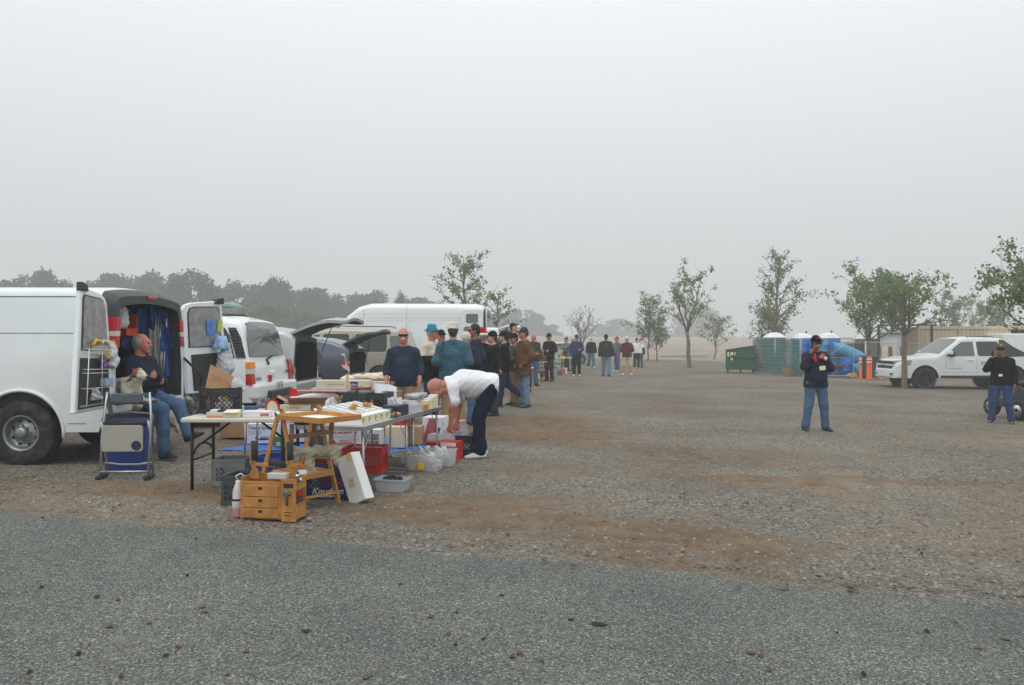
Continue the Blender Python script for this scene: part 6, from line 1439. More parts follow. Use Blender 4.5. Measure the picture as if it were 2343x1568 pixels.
mb = MB(); mb.bar((.08, .05, .64), (.34, .34, .68), .014, .04); mb.build('cross_strip', WOODW, hg, .002); mb = MB()
for k in range(5): mb.tube([(.12 + .05 * k, .1 + .055 * k, .78), (.125 + .05 * k, .1 + .055 * k, .66), (.135 + .05 * k, .1 + .055 * k, .74)], .003, 4)
mb.build('wire', BLACKP, hg)
s_ = SDF(); s_.cap((.10, .10, .50), (.40, .30, .52), .045, .05, None, .04).cap((.10, .10, .50), (.10, .10, .34), .045, .04, None, .03).cap((.22, .18, .48), (.23, .18, .28), .05, .042, None, .03).cap((.40, .30, .52), (.43, .32, .40), .05, .03, None, .03)
v, f = s_.mesh(.009, .007, 30, 5); o = obj('doll_trousers', np_mesh('trousers', [(v, f, 0)], S('doll_cloth', (178, 170, 150), rough=.9, var=.18, scale=14, bump=.7, bscale=30))); o.location = ws.location; o.rotation_euler = (0, 0, R(-37.5)); tag(o, 'limp grey-green doll trousers with boots draped over the stand', 'doll')
for p_ in ((.10, .10, .30), (.23, .18, .245)):
    q_ = Matrix.Rotation(R(-37.5), 3, 'Z') @ Vector(p_) + ws.location; mb = MB(); mb.box((0, 0, 0), (.055, .09, .05)); tag(mb.build('doll_boot', BLACKP, None, .015, q_, (0, 0, R(-30 if p_[0] < .2 else 10))), 'black doll boot hanging below the ' + ('left' if p_[0] < .2 else 'middle') + ' leg of the doll trousers', 'boot')
# ---------------------------------------------------------------- steel tables along the aisle
N0 = Vector((-1.46, 7.70)); A_ = Vector((.235, .972)); B_ = Vector((-.972, .235)); AZ = .66; ang = math.atan2(A_.y, A_.x)
def on_t(a, b, z=0.): p = N0 + A_ * a + B_ * b; return Vector((p.x, p.y, gz(-1.4) + AZ + .022 + z))
def steel_table(label, a0, L, W=.74):
    p = N0 + A_ * a0; t = thing('steel_table', label, 'table', (p.x, p.y, gz(-1.4)), ang)
    mb = MB(); mb.b2((0, 0, AZ), (L, W, AZ + .02)); mb.build('table_top', TTOP, t, .003)
    mb = MB(); mb.b2((-.004, -.006, AZ - .022), (L + .004, .008, AZ + .0225)); mb.b2((-.006, -.004, AZ - .022), (.008, W + .004, AZ + .0222)); mb.b2((L - .008, .01, AZ - .022), (L + .005, W, AZ + .0218)); mb.build('edge_trim', ALU, t)
    for x in (.10, L - .10):
        mb = MB(); mb.tube([(x, .06, AZ - .02), (x, .05, .30), (x, .05, .06), (x, .09, .015), (x, W - .09, .015), (x, W - .05, .06), (x, W - .05, .30), (x, W - .06, AZ - .02)], .0135, 8); mb.build('leg_frame', ALU, t)
        s = 1 if x < L / 2 else -1
        mb = MB(); mb.tube([(x, .055, .40), (x + s * .22, .06, AZ - .02)], .005, 6); mb.build('brace', ALU, t)
    return t
steel_table('first steel folding table, nearest end of the long row of goods', 0, 1.37); steel_table('second steel folding table, where the man in the T-shirt bends', 1.39, 1.05)
# stepped white foam display with price tags
ds = thing('display_rack', 'white foam display of five sloping trays with yellow price tags', 'display', on_t(.06, .06), ang)
for k in range(5):
    x0 = .02 + k * .15; mb = MB(); mb.prism([(.0, 0), (.46, 0), (.46, .17), (.40, .175), (.06, .10), (.0, .095)], .144, 'x', 0, x0 + .072); o = mb.build('tray', FOAM, ds, .004)
    mb = MB(); mb.prism([(.08, .108), (.40, .178), (.40, .186), (.08, .114)], .10, 'x', 0, x0 + .072); mb.build('tray_insert', S('foam_shade', (214, 214, 212)), ds)
    tg = MB(); tg.prism([(x0 + .055, .012), (x0 + .125, .012), (x0 + .125, .085), (x0 + .055, .085)], .0015, 'y', 0, -.002); pt_ = tg.build('price_tag', TAGY, ds)
    tg = MB(); tg.prism([(x0 + .012, .02), (x0 + .045, .02), (x0 + .045, .08), (x0 + .012, .08)], .001, 'y', 0, -.0016); tg.build('printed_label', S('label_print', (176, 172, 164), var=.4, scale=120), ds)
    tg = MB(); tg.lathe([(.001, -.0035), (.010, -.0035)], 12, 0, 'y', (x0 + .05, 0, .055)); tg.build('red_dot', INKR, ds)
for i, (a, b, c) in enumerate(((.30, .26, (190, 140, 50)), (.52, .34, (60, 50, 44)), (.62, .25, (180, 120, 80)))):
    crumple('spare_part', ['amber bagged part on the white display', 'dark bagged part on the white display', 'copper bagged part on the white display'][i], on_t(a, b, .14), (.09, .06, .05), S(f'part_{i}', c), 30 + i, 'part')
crumple('plastic_wrap', 'clear wrap sticking up behind the white display', on_t(.28, .50, .12), (.16, .12, .16), BAG, 41, 'wrap')
# kit box and small engines
BX = [('dark_box', 'black flat box under the white display corner', .10, .62, 0, (.18, .3, .10), (34, 36, 42)), ('navy_box', 'open navy shoe box with papers beside the engines', 1.10, .14, 0, (.36, .24, .12), (32, 40, 70))]
carton(*BX[0][:2], on_t(*BX[0][2:5]), BX[0][5], S('blackbox', BX[0][6]), ang, tape=False)
nb = carton('shoe_box', BX[1][1], on_t(1.12, .14), (.34, .22, .12), S('navybox', (30, 38, 72), rough=.6), ang, open_=False, tape=False)
mb = MB(); mb.b2((-.15, -.09, .121), (.15, .09, .124)); mb.build('box_inside', S('inside', (90, 88, 84), var=.4, scale=40), nb)
for i, (a, b) in enumerate(((1.02, .12), (1.12, .18), (1.2, .10), (1.24, .2))):
    mb = MB(); mb.box((0, 0, .04), (.07, .004, .09)); tag(mb.build('paper_tag', WHITEC, None, 0, on_t(a, b, .115), (R(-20 + 12 * i), R(10 * (i - 1)), ang + R(70 + 20 * i))), f'{ordn[i]} white card standing in the navy shoe box', 'card', 'cards in the shoe box')
for i, (a, b) in enumerate(((.86, .06), (.90, .10), (.84, .13))):
    e_ = thing('model_engine', f'{["copper-nosed", "larger copper-nosed", "dark"][i]} model engine lying at the table edge', 'engine', on_t(a, b, .0), ang + R(-50 + 25 * i))
    mb = MB(); mb.cyl((-.05, 0, .035), (.05, 0, .035), .026, n=14); mb.build('crankcase', M('engine_metal', (.25, .25, .25), .4, .8, var=.2), e_); mb = MB(); mb.cyl((.05, 0, .035), (.10, 0, .035), .034, .022, 14); mb.build('spinner', S('copper', (196, 132, 96), rough=.3, metal=.6), e_)
    mb = MB()
    for k in range(5): mb.box((-.02, 0, .065 + .01 * k), (.05, .045, .005))
    mb.build('cooling_fin', M('engine_metal', (.25, .25, .25)), e_)
ls = thing('desk_press', 'black bench press with upright arm and yellow tag on the table', 'press', on_t(.88, .34), ang + R(-40))
mb = MB(); mb.box((0, 0, .02), (.22, .14, .04)); mb.build('base', BLACKP, ls, .01); mb = MB(); mb.bar((.0, .03, .04), (.0, .03, .25), .035, .03); mb.build('column', BLACKP, ls, .004); mb = MB(); mb.tube([(.0, .03, .25), (.06, .0, .27), (.12, -.02, .2), (.15, -.03, .12)], .010, 8); mb.build('arm', BLACKP, ls)
mb = MB(); mb.lathe([(.001, .03), (.06, .02), (.075, .0), (.06, -.005), (.001, -.005)], 18, 0, 'z', (-.04, .03, .27)); mb.build('lamp_head', M('gun_metal', (.12, .13, .15), .3, .5), ls); mb = MB(); mb.box((.02, -.01, .12), (.05, .003, .08)); mb.build('price_tag', TAGY, ls)
bc = crate('large black crate of jars on the second steel table', on_t(1.28, .52), ang + R(4), S('crate_black', (44, 50, 52), rough=.6), w=.34, d=.50, h=.25)
for i in range(6):
    mb = MB(); mb.lathe([(.001, 0), (.035, 0), (.036, .08), (.03, .1), (.001, .1)], 14); tag(mb.build('jar', S('jar_glass', (128, 116, 112), rough=.2, var=.4, scale=50), None, 0, on_t(1.18 + .07 * (i % 3), .66 - .075 * (i // 3) - .01 * i, .19)), 'small glass jar with dark red contents in the large black crate', 'jar', 'jars in the large black crate')
    mb = MB(); mb.lathe([(.037, 0), (.038, .02), (.001, .022)], 14); o_ = mb.build('jar_lid', S('jar_lid', (130, 48, 46))); o_.parent = bpy.data.objects[[x.name for x in C.objects if x.name.startswith('jar') and not x.name.startswith('jar_')][-1]]; o_.location = (0, 0, .095)
for i in range(3):
    mb = MB(); mb.b2((-.12, -.002, 0), (.12, .002, .17)); tag(mb.build('envelope', S('envelope', (212, 208, 216), rough=.6), None, 0, on_t(1.42 + .03 * i, .36 + .03 * i, .17), (R(-34 + 8 * i), R(6), ang - R(60 - 12 * i))), f'{ordn[i]} pale envelope sticking out of the large black crate', 'envelope', 'envelopes in the black crate')
carton('cardboard_box', 'open brown cardboard box right of the large black crate', on_t(1.62, .46), (.22, .2, .20), CARDL, ang, open_=True); carton('cardboard_box', 'small brown box at the corner below the open cardboard box', on_t(1.72, .32), (.12, .16, .10), CARD, ang + R(8), tape=False)
tub('shallow clear tray of papers behind the bench press', on_t(.86, .62), ang, .24, .36, .10)
for i in range(3): mb = MB(); mb.box((0, 0, 0), (.24, .16, .004)); tag(mb.build('paper_sheet', KIT, None, 0, on_t(.86 + .05 * i, .58 - .06 * i, .10 + .022 * i), (R(8), R(-12 + 8 * i), ang + R(20 * i))), f'{["lowest", "middle", "topmost"][i]} printed sheet lying in the clear tray', 'paper')
for i in range(3): t_ = tub(f'{["first", "second", "third"][i]} small clear bin beside the navy shoe box', on_t(1.40 + .14 * i, .10), ang, .12, .18, .10)
carton('orange_box', 'small orange box at the table edge near the man in the T-shirt', on_t(1.86, .05), (.12, .07, .07), S('orange_box', (206, 134, 58)), ang, tape=False)
for i in range(4): carton('small_box', f'{ordn[i]} small white labelled box near the far end of the steel table', on_t(1.98 + .11 * i, .07 + .02 * (i % 2)), (.10, .10, .11 + .015 * i), KIT if i % 2 else CREAMB, ang, tape=False, group='small boxes at the far table end')
for i in range(4): mb = MB(); mb.cyl((0, -.10, .03), (0, .10, .03), .032, n=14); mb.cyl((0, -.102, .03), (0, -.098, .03), .02, n=14, mi=1); tag(mb.build('wrapped_can', [S('can_wrap', (170, 174, 178), rough=.3, metal=.3, var=.25, scale=30), BLACKP], None, 0, on_t(1.92 + .075 * i, .22, .12 + .008 * (i % 2)), (0, 0, ang + R(10 * i))), f'{ordn[i]} clear-wrapped grey can lying on the boxes', 'can', 'wrapped cans by the bending man')
carton('white_box', 'low white box carrying the wrapped cans', on_t(2.06, .26), (.36, .2, .11), KIT, ang, tape=False)
pk_cols = [('red', (186, 50, 46)), ('yellow', (216, 186, 70)), ('blue', (60, 96, 160)), ('silver', (168, 170, 174)), ('brown', (120, 84, 58)), ('green', (70, 112, 76)), ('white', (226, 226, 222)), ('black', (38, 38, 40)), ('orange', (206, 124, 56)), ('cream', (222, 208, 172))]
pr2 = random.Random(33)
for i in range(20):
    nm_, c = pk_cols[i % 10]; far_ = i >= 10; a = (1.45 + .095 * (i - 10)) if far_ else (.70 + .07 * i); b = pr2.uniform(.22, .40) if far_ else pr2.uniform(.28, .66); wh = 'on the second steel table' if far_ else 'on the first steel table behind the display'
    if i % 3 == 0: crumple('parts_bag', f'{nm_} bagged part {wh}', on_t(a, b), (.12, .10, .08), S(f'pk_{i % 10}', c, var=.35, scale=30, rough=.4), 120 + i, 'part')
    elif i % 3 == 1: carton('small_packet', f'{nm_} small packet {wh}', on_t(a, b), (pr2.uniform(.06, .12), pr2.uniform(.05, .1), pr2.uniform(.03, .09)), S(f'pk_{i % 10}', c, var=.35, scale=30), ang + pr2.uniform(-.6, .6), tape=False)
    else:
        mb = MB(); r0 = pr2.uniform(.018, .03); hh = pr2.uniform(.06, .12); mb.lathe([(.001, 0), (r0, 0), (r0, hh * .8), (r0 * .6, hh * .86), (r0 * .6, hh), (.001, hh)], 12); tag(mb.build('small_can', S(f'pk_{i % 10}', c, rough=.4), None, 0, on_t(a, b)), f'{nm_} small can {wh}', 'can')
for i in range(6): nm_, c = pk_cols[(i * 3 + 1) % 10]; crumple('loose_part', f'{nm_} loose part in the large clear tub', on(-1.03 + .06 * (i - 2.5), 9.22 + .04 * (i % 3 - 1), .02 + .03 * (i % 2)), (.10, .10, .10), S(f'pk_{(i * 3 + 1) % 10}', c), 150 + i, 'part')
# ---------------------------------------------------------------- under and behind the tables
TARP = S('blue_tarp', (60, 112, 196), rough=.5, var=.14, scale=5, bump=.5, bscale=8)
mb = MB(); mb.grid(lambda u, v: (-3.95 + 2.55 * u + .5 * v, 10.45 + 1.55 * v + .12 * u, gz(-2.6 + 2.3 * (u - .5)) + .012 + .012 * math.sin(u * 26 + v * 9) * math.sin(v * 17 + 3 * u)), 30, 16); tag(mb.build('ground_tarp', TARP, fix=False), 'blue tarpaulin spread on the gravel under the boxes', 'tarp')
def plane_print(parent, w, y, z, col, s=1.0, x0=0.):
    """side view of a high-wing model plane printed on a box face"""
    decal(parent, 'plane_fuselage', [(x0 - .16 * s, z), (x0 - .05 * s, z - .025 * s), (x0 + .12 * s, z - .02 * s), (x0 + .15 * s, z), (x0 + .10 * s, z + .03 * s), (x0, z + .035 * s), (x0 - .10 * s, z + .015 * s)], col, y); decal(parent, 'plane_wing', [(x0 - .05 * s, z + .04 * s), (x0 + .20 * s, z + .055 * s), (x0 + .20 * s, z + .065 * s), (x0 - .06 * s, z + .055 * s)], col, y - .001)
    decal(parent, 'plane_fin', [(x0 - .16 * s, z), (x0 - .10 * s, z + .01 * s), (x0 - .125 * s, z + .06 * s), (x0 - .155 * s, z + .065 * s), (x0 - .17 * s, z + .03 * s)], INKR, y - .002)
tol = carton('kit_box', 'white model kit box lettered Toledo Special on the blue tarp', (-3.52, 11.12, gz(-3.5) + .03), (.44, .22, .28), KIT, R(3), tape=False)
text('Toledo Special', .068, S('ink_slate', (62, 72, 104)), tol, (-.205, -.1115, .20), (PI / 2, 0, 0), sx=.86, bold=.001); plane_print(tol, .4, -.111, .06, INKB, .62, .0)
mb = MB(); 
for k in range(3): mb.b2((-.20, -.1112, .165 - .018 * k), (-.02, -.1106, .172 - .018 * k))
mb.build('small_print', S('print_grey', (170, 178, 196)), tol)
carton('cardboard_box', 'large plain brown carton at the left end of the tarp', (-4.02, 11.75, gz(-4) + .03), (.62, .34, .30), CARD, R(2))
carton('kit_box', 'white kit box with red wing picture behind the stand legs', (-3.12, 11.35, gz(-3.1) + .03), (.34, .24, .30), KIT, R(-4), tape=False); gbx = carton('kit_box', 'small green and white kit box on the front of the tarp', (-3.16, 10.80, gz(-3.1) + .03), (.24, .14, .14), S('green_box', (86, 128, 74)), R(0), tape=False); text('25', .06, INKW, gbx, (-.08, -.0715, .02), (PI / 2, 0, 0), bold=.003)
tay = carton('kit_box', 'long white kit box lettered TAYLORCRAFT with a red plane', (-2.15, 10.72, gz(-2.1) + .03), (.74, .22, .27), KIT, R(-2), tape=False)
text('TAYLORCRAFT 40', .042, INKR, tay, (-.345, -.1115, .215), (PI / 2, 0, 0), sx=1.15, bold=.002); plane_print(tay, .7, -.111, .075, S('ink_rose', (196, 140, 136)), 1.0, -.14)
mb = MB()
for k in range(3): mb.b2((-.34, -.1112, .185 - .016 * k), (.0, -.1106, .191 - .016 * k))
mb.build('small_print', S('print_grey', (170, 178, 196)), tay)
for k in range(4): decal(tay, 'photo_panel', [(.12 + .12 * (k % 2), .04 + .09 * (k // 2)), (.225 + .12 * (k % 2), .04 + .09 * (k // 2)), (.225 + .12 * (k % 2), .12 + .09 * (k // 2)), (.12 + .12 * (k % 2), .12 + .09 * (k // 2))], S('photo_print', (142, 118, 120), var=.5, scale=26), -.111)
blu = carton('kit_box', 'dark blue kit box with white letters left of the long white kit', (-2.70, 11.0, gz(-2.7) + .03), (.30, .22, .24), S('slate_box', (54, 66, 86)), R(0), tape=False); text('rate', .085, INKW, blu, (-.02, -.1115, .14), (PI / 2, 0, 0))
carton('kit_box', 'bright blue kit box stacked on the dark blue kit', (-2.73, 11.02, gz(-2.7) + .271), (.26, .2, .16), S('royal_box', (30, 84, 168)), R(3), tape=False)
carton('kit_box', 'picture-printed white kit box lying on the long white kit', (-2.2, 10.95, gz(-2.1) + .301), (.52, .24, .12), S('photo_box', (196, 188, 186), var=.35, scale=9), R(-3), tape=False)
cbx = carton('cream_box', 'cream carton standing right of the long white kit', (-1.62, 10.98, gz(-1.6) + .03), (.26, .26, .29), CREAMB, R(-6), tape=False); carton('cardboard_box', 'plain brown carton behind the cream carton', (-1.42, 11.3, gz(-1.4) + .03), (.24, .24, .26), CARDL, R(-4))
pr_ = carton('kit_box', 'flat purple and red kit box lying on the cream carton', (-1.68, 11.2, gz(-1.6) + .325), (.52, .3, .13), S('purple_box', (110, 76, 96)), R(-5), tape=False); decal(pr_, 'red_flash', [(.0, .0), (.26, .0), (.26, .13), (.12, .05)], INKR, -.151); decal(pr_, 'price_label', [(-.06, -.02), (.0, -.02), (.0, .10), (-.06, .10)], TAGY, -.153)
tl_ = carton('kit_box', 'tall white and red kit box at the right end of the tarp', (-1.13, 11.55, gz(-1.1) + .03), (.30, .34, .38), KIT, R(-12), tape=False); decal(tl_, 'red_flash', [(-.15, .02), (.0, .0), (.10, .36), (-.05, .36)], S('flash', (178, 92, 96)), -.171); decal(tl_, 'blue_patch', [(.02, .08), (.14, .10), (.14, .22), (.05, .25)], INKB, -.1715)
carton('kit_box', 'red-tinted kit box leaning behind the tall white kit', (-.86, 11.8, gz(-.9) + .03), (.3, .2, .30), S('rose_box', (186, 142, 136)), R(-14), tape=False)
# tubs and boxes under the far table end
tb = tub('large clear tub of bagged parts under the steel table', on(-1.03, 9.25), R(-10), .42, .30, .20); crumple('plastic_bag', 'clear bag heaped in the large clear tub', on(-1.05, 9.24, .09), (.34, .24, .24), BAG, 51); carton('yellow_card', 'yellow printed card stuck to the large clear tub', on(-1.06, 9.085, .03), (.08, .003, .085), S('yellow_card', (224, 190, 50)), R(-10), tape=False)
tub('second clear tub behind the large one', on(-.86, 9.62), R(-10), .32, .26, .20); crumple('plastic_bag', 'bagged white jars in the second clear tub', on(-.88, 9.62, .08), (.28, .22, .20), BAG, 53)
tub('third clear tub with blue parts under the table', on(-1.22, 9.72), R(-10), .3, .24, .16)
pan = thing('hand_tool', 'yellow handled screwdriver lying over the clear tub', 'screwdriver', on(-1.28, 9.2, .22), R(35), tilt=(R(0), R(24), R(40)))
mb = MB(); mb.cyl((0, 0, 0), (.11, 0, 0), .016, .012, 10); mb.build('handle', S('yellow_handle', (222, 190, 40)), pan); mb = MB(); mb.cyl((-.16, 0, 0), (0, 0, 0), .004, n=6); mb.build('shaft', CHROME, pan)
cp = carton('copy_box', 'red copy paper box with plastic bags on top', on(-.88, 10.15), (.42, .29, .23), S('copy_red', (200, 48, 34), rough=.6), R(-16), tape=False); text('copy', .045, INKW, cp, (-.13, -.1465, .165), (PI / 2, 0, 0), bold=.001); decal(cp, 'white_panel', [(.0, .185), (.21, .185), (.21, .2295), (.0, .2295)], KIT, -.1458) ; decal(cp, 'bar_code', [(.15, .03), (.20, .03), (.20, .10), (.15, .10)], S('barcode', (206, 206, 206), var=.3, scale=200), -.146)
for k in range(3): decal(cp, 'mark', [(-.19 + .018 * k, .165), (-.185 + .018 * k, .165), (-.182 + .018 * k, .195), (-.187 + .018 * k, .195)], INKW, -.146)
crate('black milk crate with bags where the bending man reaches', on(-.72, 10.55), R(-12), BLACKP, w=.46, d=.33)
for i, (x, y) in enumerate(((-.86, 10.42), (-.66, 10.50), (-1.02, 10.30))): sack('plastic_bag', ['tall thin white bag', 'rumpled white bag', 'small white bag'][i] + ' above the red copy box', on(x, y, .12 + .04 * (i < 2)), (.26, .2, .30 - .06 * i), BAG, 61 + i)
# ---------------------------------------------------------------- table with the long kit box
tc_ = thing('card_table', 'small silver table carrying the long cream kit box', 'table', on(-2.72, 12.85), R(-2))
mb = MB(); mb.b2((-.5, -.32, .70), (.5, .32, .725)); mb.build('table_top', TTOP, tc_, .004)
for x in (-.45, .45):
    for y in (-.27, .27): mb = MB(); mb.cyl((x, y, 0), (x, y, .70), .014, n=8); mb.build('leg', ALU, tc_)
pk_ = carton('kit_box', 'long cream kit box marked pica on the silver table', (-2.72, 12.66, gz(-2.7) + .728), (.86, .20, .125), CREAMB, R(-2), tape=False)
decal(pk_, 'blue_mark', [(.12, .02), (.245, .02), (.245, .105), (.12, .105)], INKB, -.101); text('pica', .06, INKW, pk_, (.128, -.103, .042), (PI / 2, 0, 0), bold=.001); text('A quality R/C kit from', .032, S('ink_soft', (120, 116, 108)), pk_, (-.27, -.1015, .05), (PI / 2, 0, 0))
carton('kit_box', 'pale long carton beside the cream kit box', (-2.1, 12.78, gz(-2.1) + .728), (.5, .22, .11), S('pale_carton', (214, 206, 190)), R(-2), tape=False)
s_ = SDF(); s_.cap((-.45, 0, .03), (.5, .02, .09), .05, .10, ((0, 0, 1), .7), .03).cap((-.4, .05, .04), (.5, .06, .05), .05, .08, None, .03); v, f = s_.mesh(.014, .008, 22, 9); o = obj('wrapped_wing', np_mesh('wing', [(v, f, 0)], S('wrapped_wing', (222, 204, 184), rough=.35, var=.2, scale=7, bump=.5, bscale=15), False)); o.location = (-2.35, 12.95, gz(-2.3) + .84); tag(o, 'long plastic-wrapped model wing lying on the kit boxes', 'wing')
# a second table behind, with planes and parts heaped on it
td = thing('card_table', 'low table heaped with model planes and parts behind the wooden stand', 'table', on(-2.5, 9.68), R(3)); DZ = .66
mb = MB(); mb.b2((-.78, -.32, DZ - .025), (.78, .32, DZ)); mb.build('table_top', TTOP, td, .004)
for x in (-.72, .72):
    for y in (-.27, .27): mb = MB(); mb.cyl((x, y, 0), (x, y, DZ - .025), .013, n=8); mb.build('leg', ALU, td)
OD = lambda x, y, z=0.: (x, y, gz(-2.5) + DZ + .002 + z)
mp_ = thing('model_plane', 'red and white model airplane with pink wing behind the stand', 'model plane', OD(-2.42, 9.70, .13), R(14)); mp_.scale = (.72, .8, .8)
mb = MB(); mb.tube([(-.42, 0, 0), (-.2, 0, .03), (.1, 0, .05), (.28, 0, .03), (.36, 0, .01)], [.015, .035, .05, .045, .02], 10); mb.build('fuselage', WHITEC, mp_); mb = MB(); mb.box((.06, 0, .11), (.16, .95, .016), (0, 0, R(70))); mb.build('wing', S('pink_wing', (206, 140, 146), var=.1), mp_, .005); mb = MB(); mb.prism([(-.45, .0), (-.32, .02), (-.34, .14), (-.42, .16), (-.47, .1)], .012, 'y'); mb.build('fin', REDC, mp_, .003); mb = MB(); mb.b2((-.44, -.18, .02), (-.32, .18, .03)); mb.build('tailplane', WHITEC, mp_)
carton('cardboard_box', 'shallow brown carton carrying the model airplane', OD(-2.5, 9.66), (.5, .34, .09), CARD, R(12), open_=True)
fn = thing('tail_fin', 'rounded cream fin with red border standing behind the plastic table', 'fin', OD(-2.92, 9.50), R(5)); mb = MB(); mb.prism([(.10 * math.cos(a) * (1.0 if math.cos(a) > 0 else .8), .14 * math.sin(a)) for a in [PI * k / 12 for k in range(13)]], .012, 'y'); mb.build('fin_border', REDC, fn); mb = MB(); mb.prism([(.075 * math.cos(a) * (1.0 if math.cos(a) > 0 else .8), .112 * math.sin(a)) for a in [PI * k / 12 for k in range(13)]], .015, 'y'); mb.build('fin_panel', CREAMB, fn)
carton('cardboard_box', 'open brown box with raised flaps behind the white display', OD(-1.93, 9.62), (.26, .24, .12), CARDL, R(24), open_=True); carton('cardboard_box', 'second open brown box between the kit table and the display', on(-2.5, 11.9), (.28, .26, .5), CARD, R(-14), open_=True); carton('cardboard_box', 'tall narrow open carton beside the kit table legs', on(-2.25, 12.1), (.2, .2, .55), CARDL, R(10), open_=True)
sp_ = thing('metal_scale', 'black and silver scale with an upright wooden ruler', 'scale', OD(-2.08, 9.86), R(0)); mb = MB(); mb.b2((-.06, -.06, 0), (.06, .06, .20)); mb.build('scale_body', BLACKP, sp_, .01); mb = MB(); mb.b2((-.04, -.064, .02), (.04, -.06, .15)); mb.build('scale_face', ALU, sp_); mb = MB(); mb.b2((-.018, -.01, .20), (.018, .01, .42)); mb.build('ruler', S('ruler', (206, 186, 150)), sp_)
kz = carton('kit_box', 'slim cream kit box lying before the model airplane', OD(-2.62, 9.46), (.36, .10, .07), CREAMB, R(8), tape=False); text('1/4 720', .05, INKR, kz, (-.1, -.0515, .015), (PI / 2, 0, 0))
for i, (x, y, c, w) in enumerate([(-3.5, 12.2, (160, 40, 40), .3), (-3.2, 12.0, (50, 80, 140), .34), (-3.05, 12.35, (200, 200, 196), .3), (-3.45, 11.95, (96, 70, 52), .36)]): carton('small_carton', ['red', 'blue', 'white', 'dark brown'][i] + ' carton in the heap between the tables and the cars', on(x, y), (w, .26, .22 + .05 * (i % 3)), S(f'heap_{i}', c), R(17 * i), open_=(i % 2 == 0), tape=False)
for i, (x, y, z) in enumerate([(-2.2, 9.55, .0), (-2.75, 9.82, .0), (-3.1, 9.8, .0), (-2.32, 9.88, 0), (-1.84, 9.85, 0)]): crumple('parts_bundle', ['pale', 'silver', 'grey', 'white', 'rusty'][i] + ' bundle of model parts lying on the heaped table', OD(x, y, z), (.26, .2, .14), S(f'bundle_{i}', [(206, 202, 194), (160, 162, 166), (120, 118, 116), (222, 220, 216), (150, 96, 70)][i], var=.5, scale=14), 71 + i, 'bundle')
hm = thing('helmet', 'blue and white toy helmet on red base near the car bumper', 'helmet', on(-3.25, 11.9, .30)); mb = MB(); mb.lathe([(.12, .06), (.13, .1), (.11, .18), (.06, .22), (.001, .23)], 18); mb.build('shell', S('helmet_blue', (60, 88, 120)), hm); mb = MB(); mb.lathe([(.001, 0), (.12, 0), (.125, .06), (.001, .07)], 18); mb.build('base', REDC, hm)
cu_ = MB(); cu_.lathe([(.001, 0), (.028, 0), (.042, .11), (.044, .115), (.001, .11)], 16); tag(cu_.build('paper_cup', S('red_cup', (200, 24, 50)), None, 0, (-4.27, 13.78, gz(-4.3) + .735)), 'red paper cup standing on the bumper of the white SUV', 'cup')
# ---------------------------------------------------------------- things in and on the cargo van
def cloth_sheet(name, label, p0, ux, uz, w, h, mat, seed, fold=.035, cat='cloth', taper=.6):
    p0, ux, uz = Vector(p0), Vector(ux).normalized(), Vector(uz).normalized(); nn = ux.cross(uz); rr = random.Random(seed); ph = [rr.random() * 6 for _ in range(4)]
    mb = MB(); f = lambda u, v: p0 + ux * ((u - .5) * w * (taper + (1 - taper) * (1 - v))) + uz * (v * h + .03 * math.sin(9 * u + ph[2])) + nn * (fold * (math.sin(u * 17 + ph[0] + 2 * v) + .6 * math.sin(u * 31 + ph[1])) * (1.1 - v * .6))
    mb.grid(f, 30, 14); o = mb.build(name, mat, fix=False); sm = o.modifiers.new('thick', 'SOLIDIFY'); sm.thickness = .006
    return tag(o, label, cat)
VB = Vector((VX, VY, gz(VX)))
BT = S('tarp_blue', (38, 82, 160), rough=.6, var=.2, scale=6)
cloth_sheet('hanging_tarp', 'blue tarpaulin hanging in folds from the roof of the van', P(336, 800, 10.6), (1, .12, 0), (0, 0, 1), .66, .60, BT, 4, .05); cloth_sheet('hanging_jacket', 'long blue cloth hanging by the far van wall', P(374, 868, 10.72), (1, .3, 0), (0, 0, 1), .16, .9, S('tarp_blue2', (36, 74, 150)), 8); cloth_sheet('white_rag', 'pale rag hanging behind the seated man in the van', P(352, 862, 10.45), (1, .2, 0), (0, 0, 1), .22, .62, S('pale_rag', (168, 170, 172)), 9)
sack('hanging_bag', 'white plastic bag hanging at the near van wall', P(268, 752, 9.75), (.30, .30, .42), BAG, 81)
tbx = thing('shelf_bin', 'open red parts bin on the shelf inside the van', 'bin', P(276, 768, 10.1)); tbx.scale = (.75, .75, .75); mb = MB(); mb.b2((-.2, -.2, 0), (.2, .2, .02)); mb.b2((-.2, -.2, .02), (-.185, .2, .26)); mb.b2((.185, -.2, .02), (.2, .2, .12)); mb.b2((-.185, .185, .02), (.185, .2, .30)); mb.b2((-.185, -.2, .02), (.185, -.185, .10)); mb.build('bin_shell', S('bin_red', (196, 60, 30), rough=.5), tbx); mb = MB(); mb.b2((-.19, .205, -.02), (.19, .215, .38)); mb.build('bin_back', S('bin_red', (196, 60, 30)), tbx)
shf = thing('van_shelf', 'dark shelf unit along the near wall inside the van', 'shelf', VB + Vector((-1.1, -.55, .715)))
for z in (.0, .30, .57): mb = MB(); mb.b2((-.8, -.28, z), (.6, .0, z + .02)); mb.build('shelf_board', BLKM, shf)
for x in (-.78, .58):
    for y in (-.26, -.02): mb = MB(); mb.b2((x - .015, y - .015, .02), (x + .015, y + .015, 1.15)); mb.build('post', BLKM, shf)
for i in range(5): mb = MB(); mb.cyl((0, 0, 0), (0, 0, 1.05), .016, n=8); tag(mb.build('metal_pole', ALU, None, 0, P(346 + 6 * i, 905, 10.5 + .04 * i), (R(-3), R(2), 0)), 'thin metal pole standing behind the seated man in the van', 'pole', 'poles inside the van')
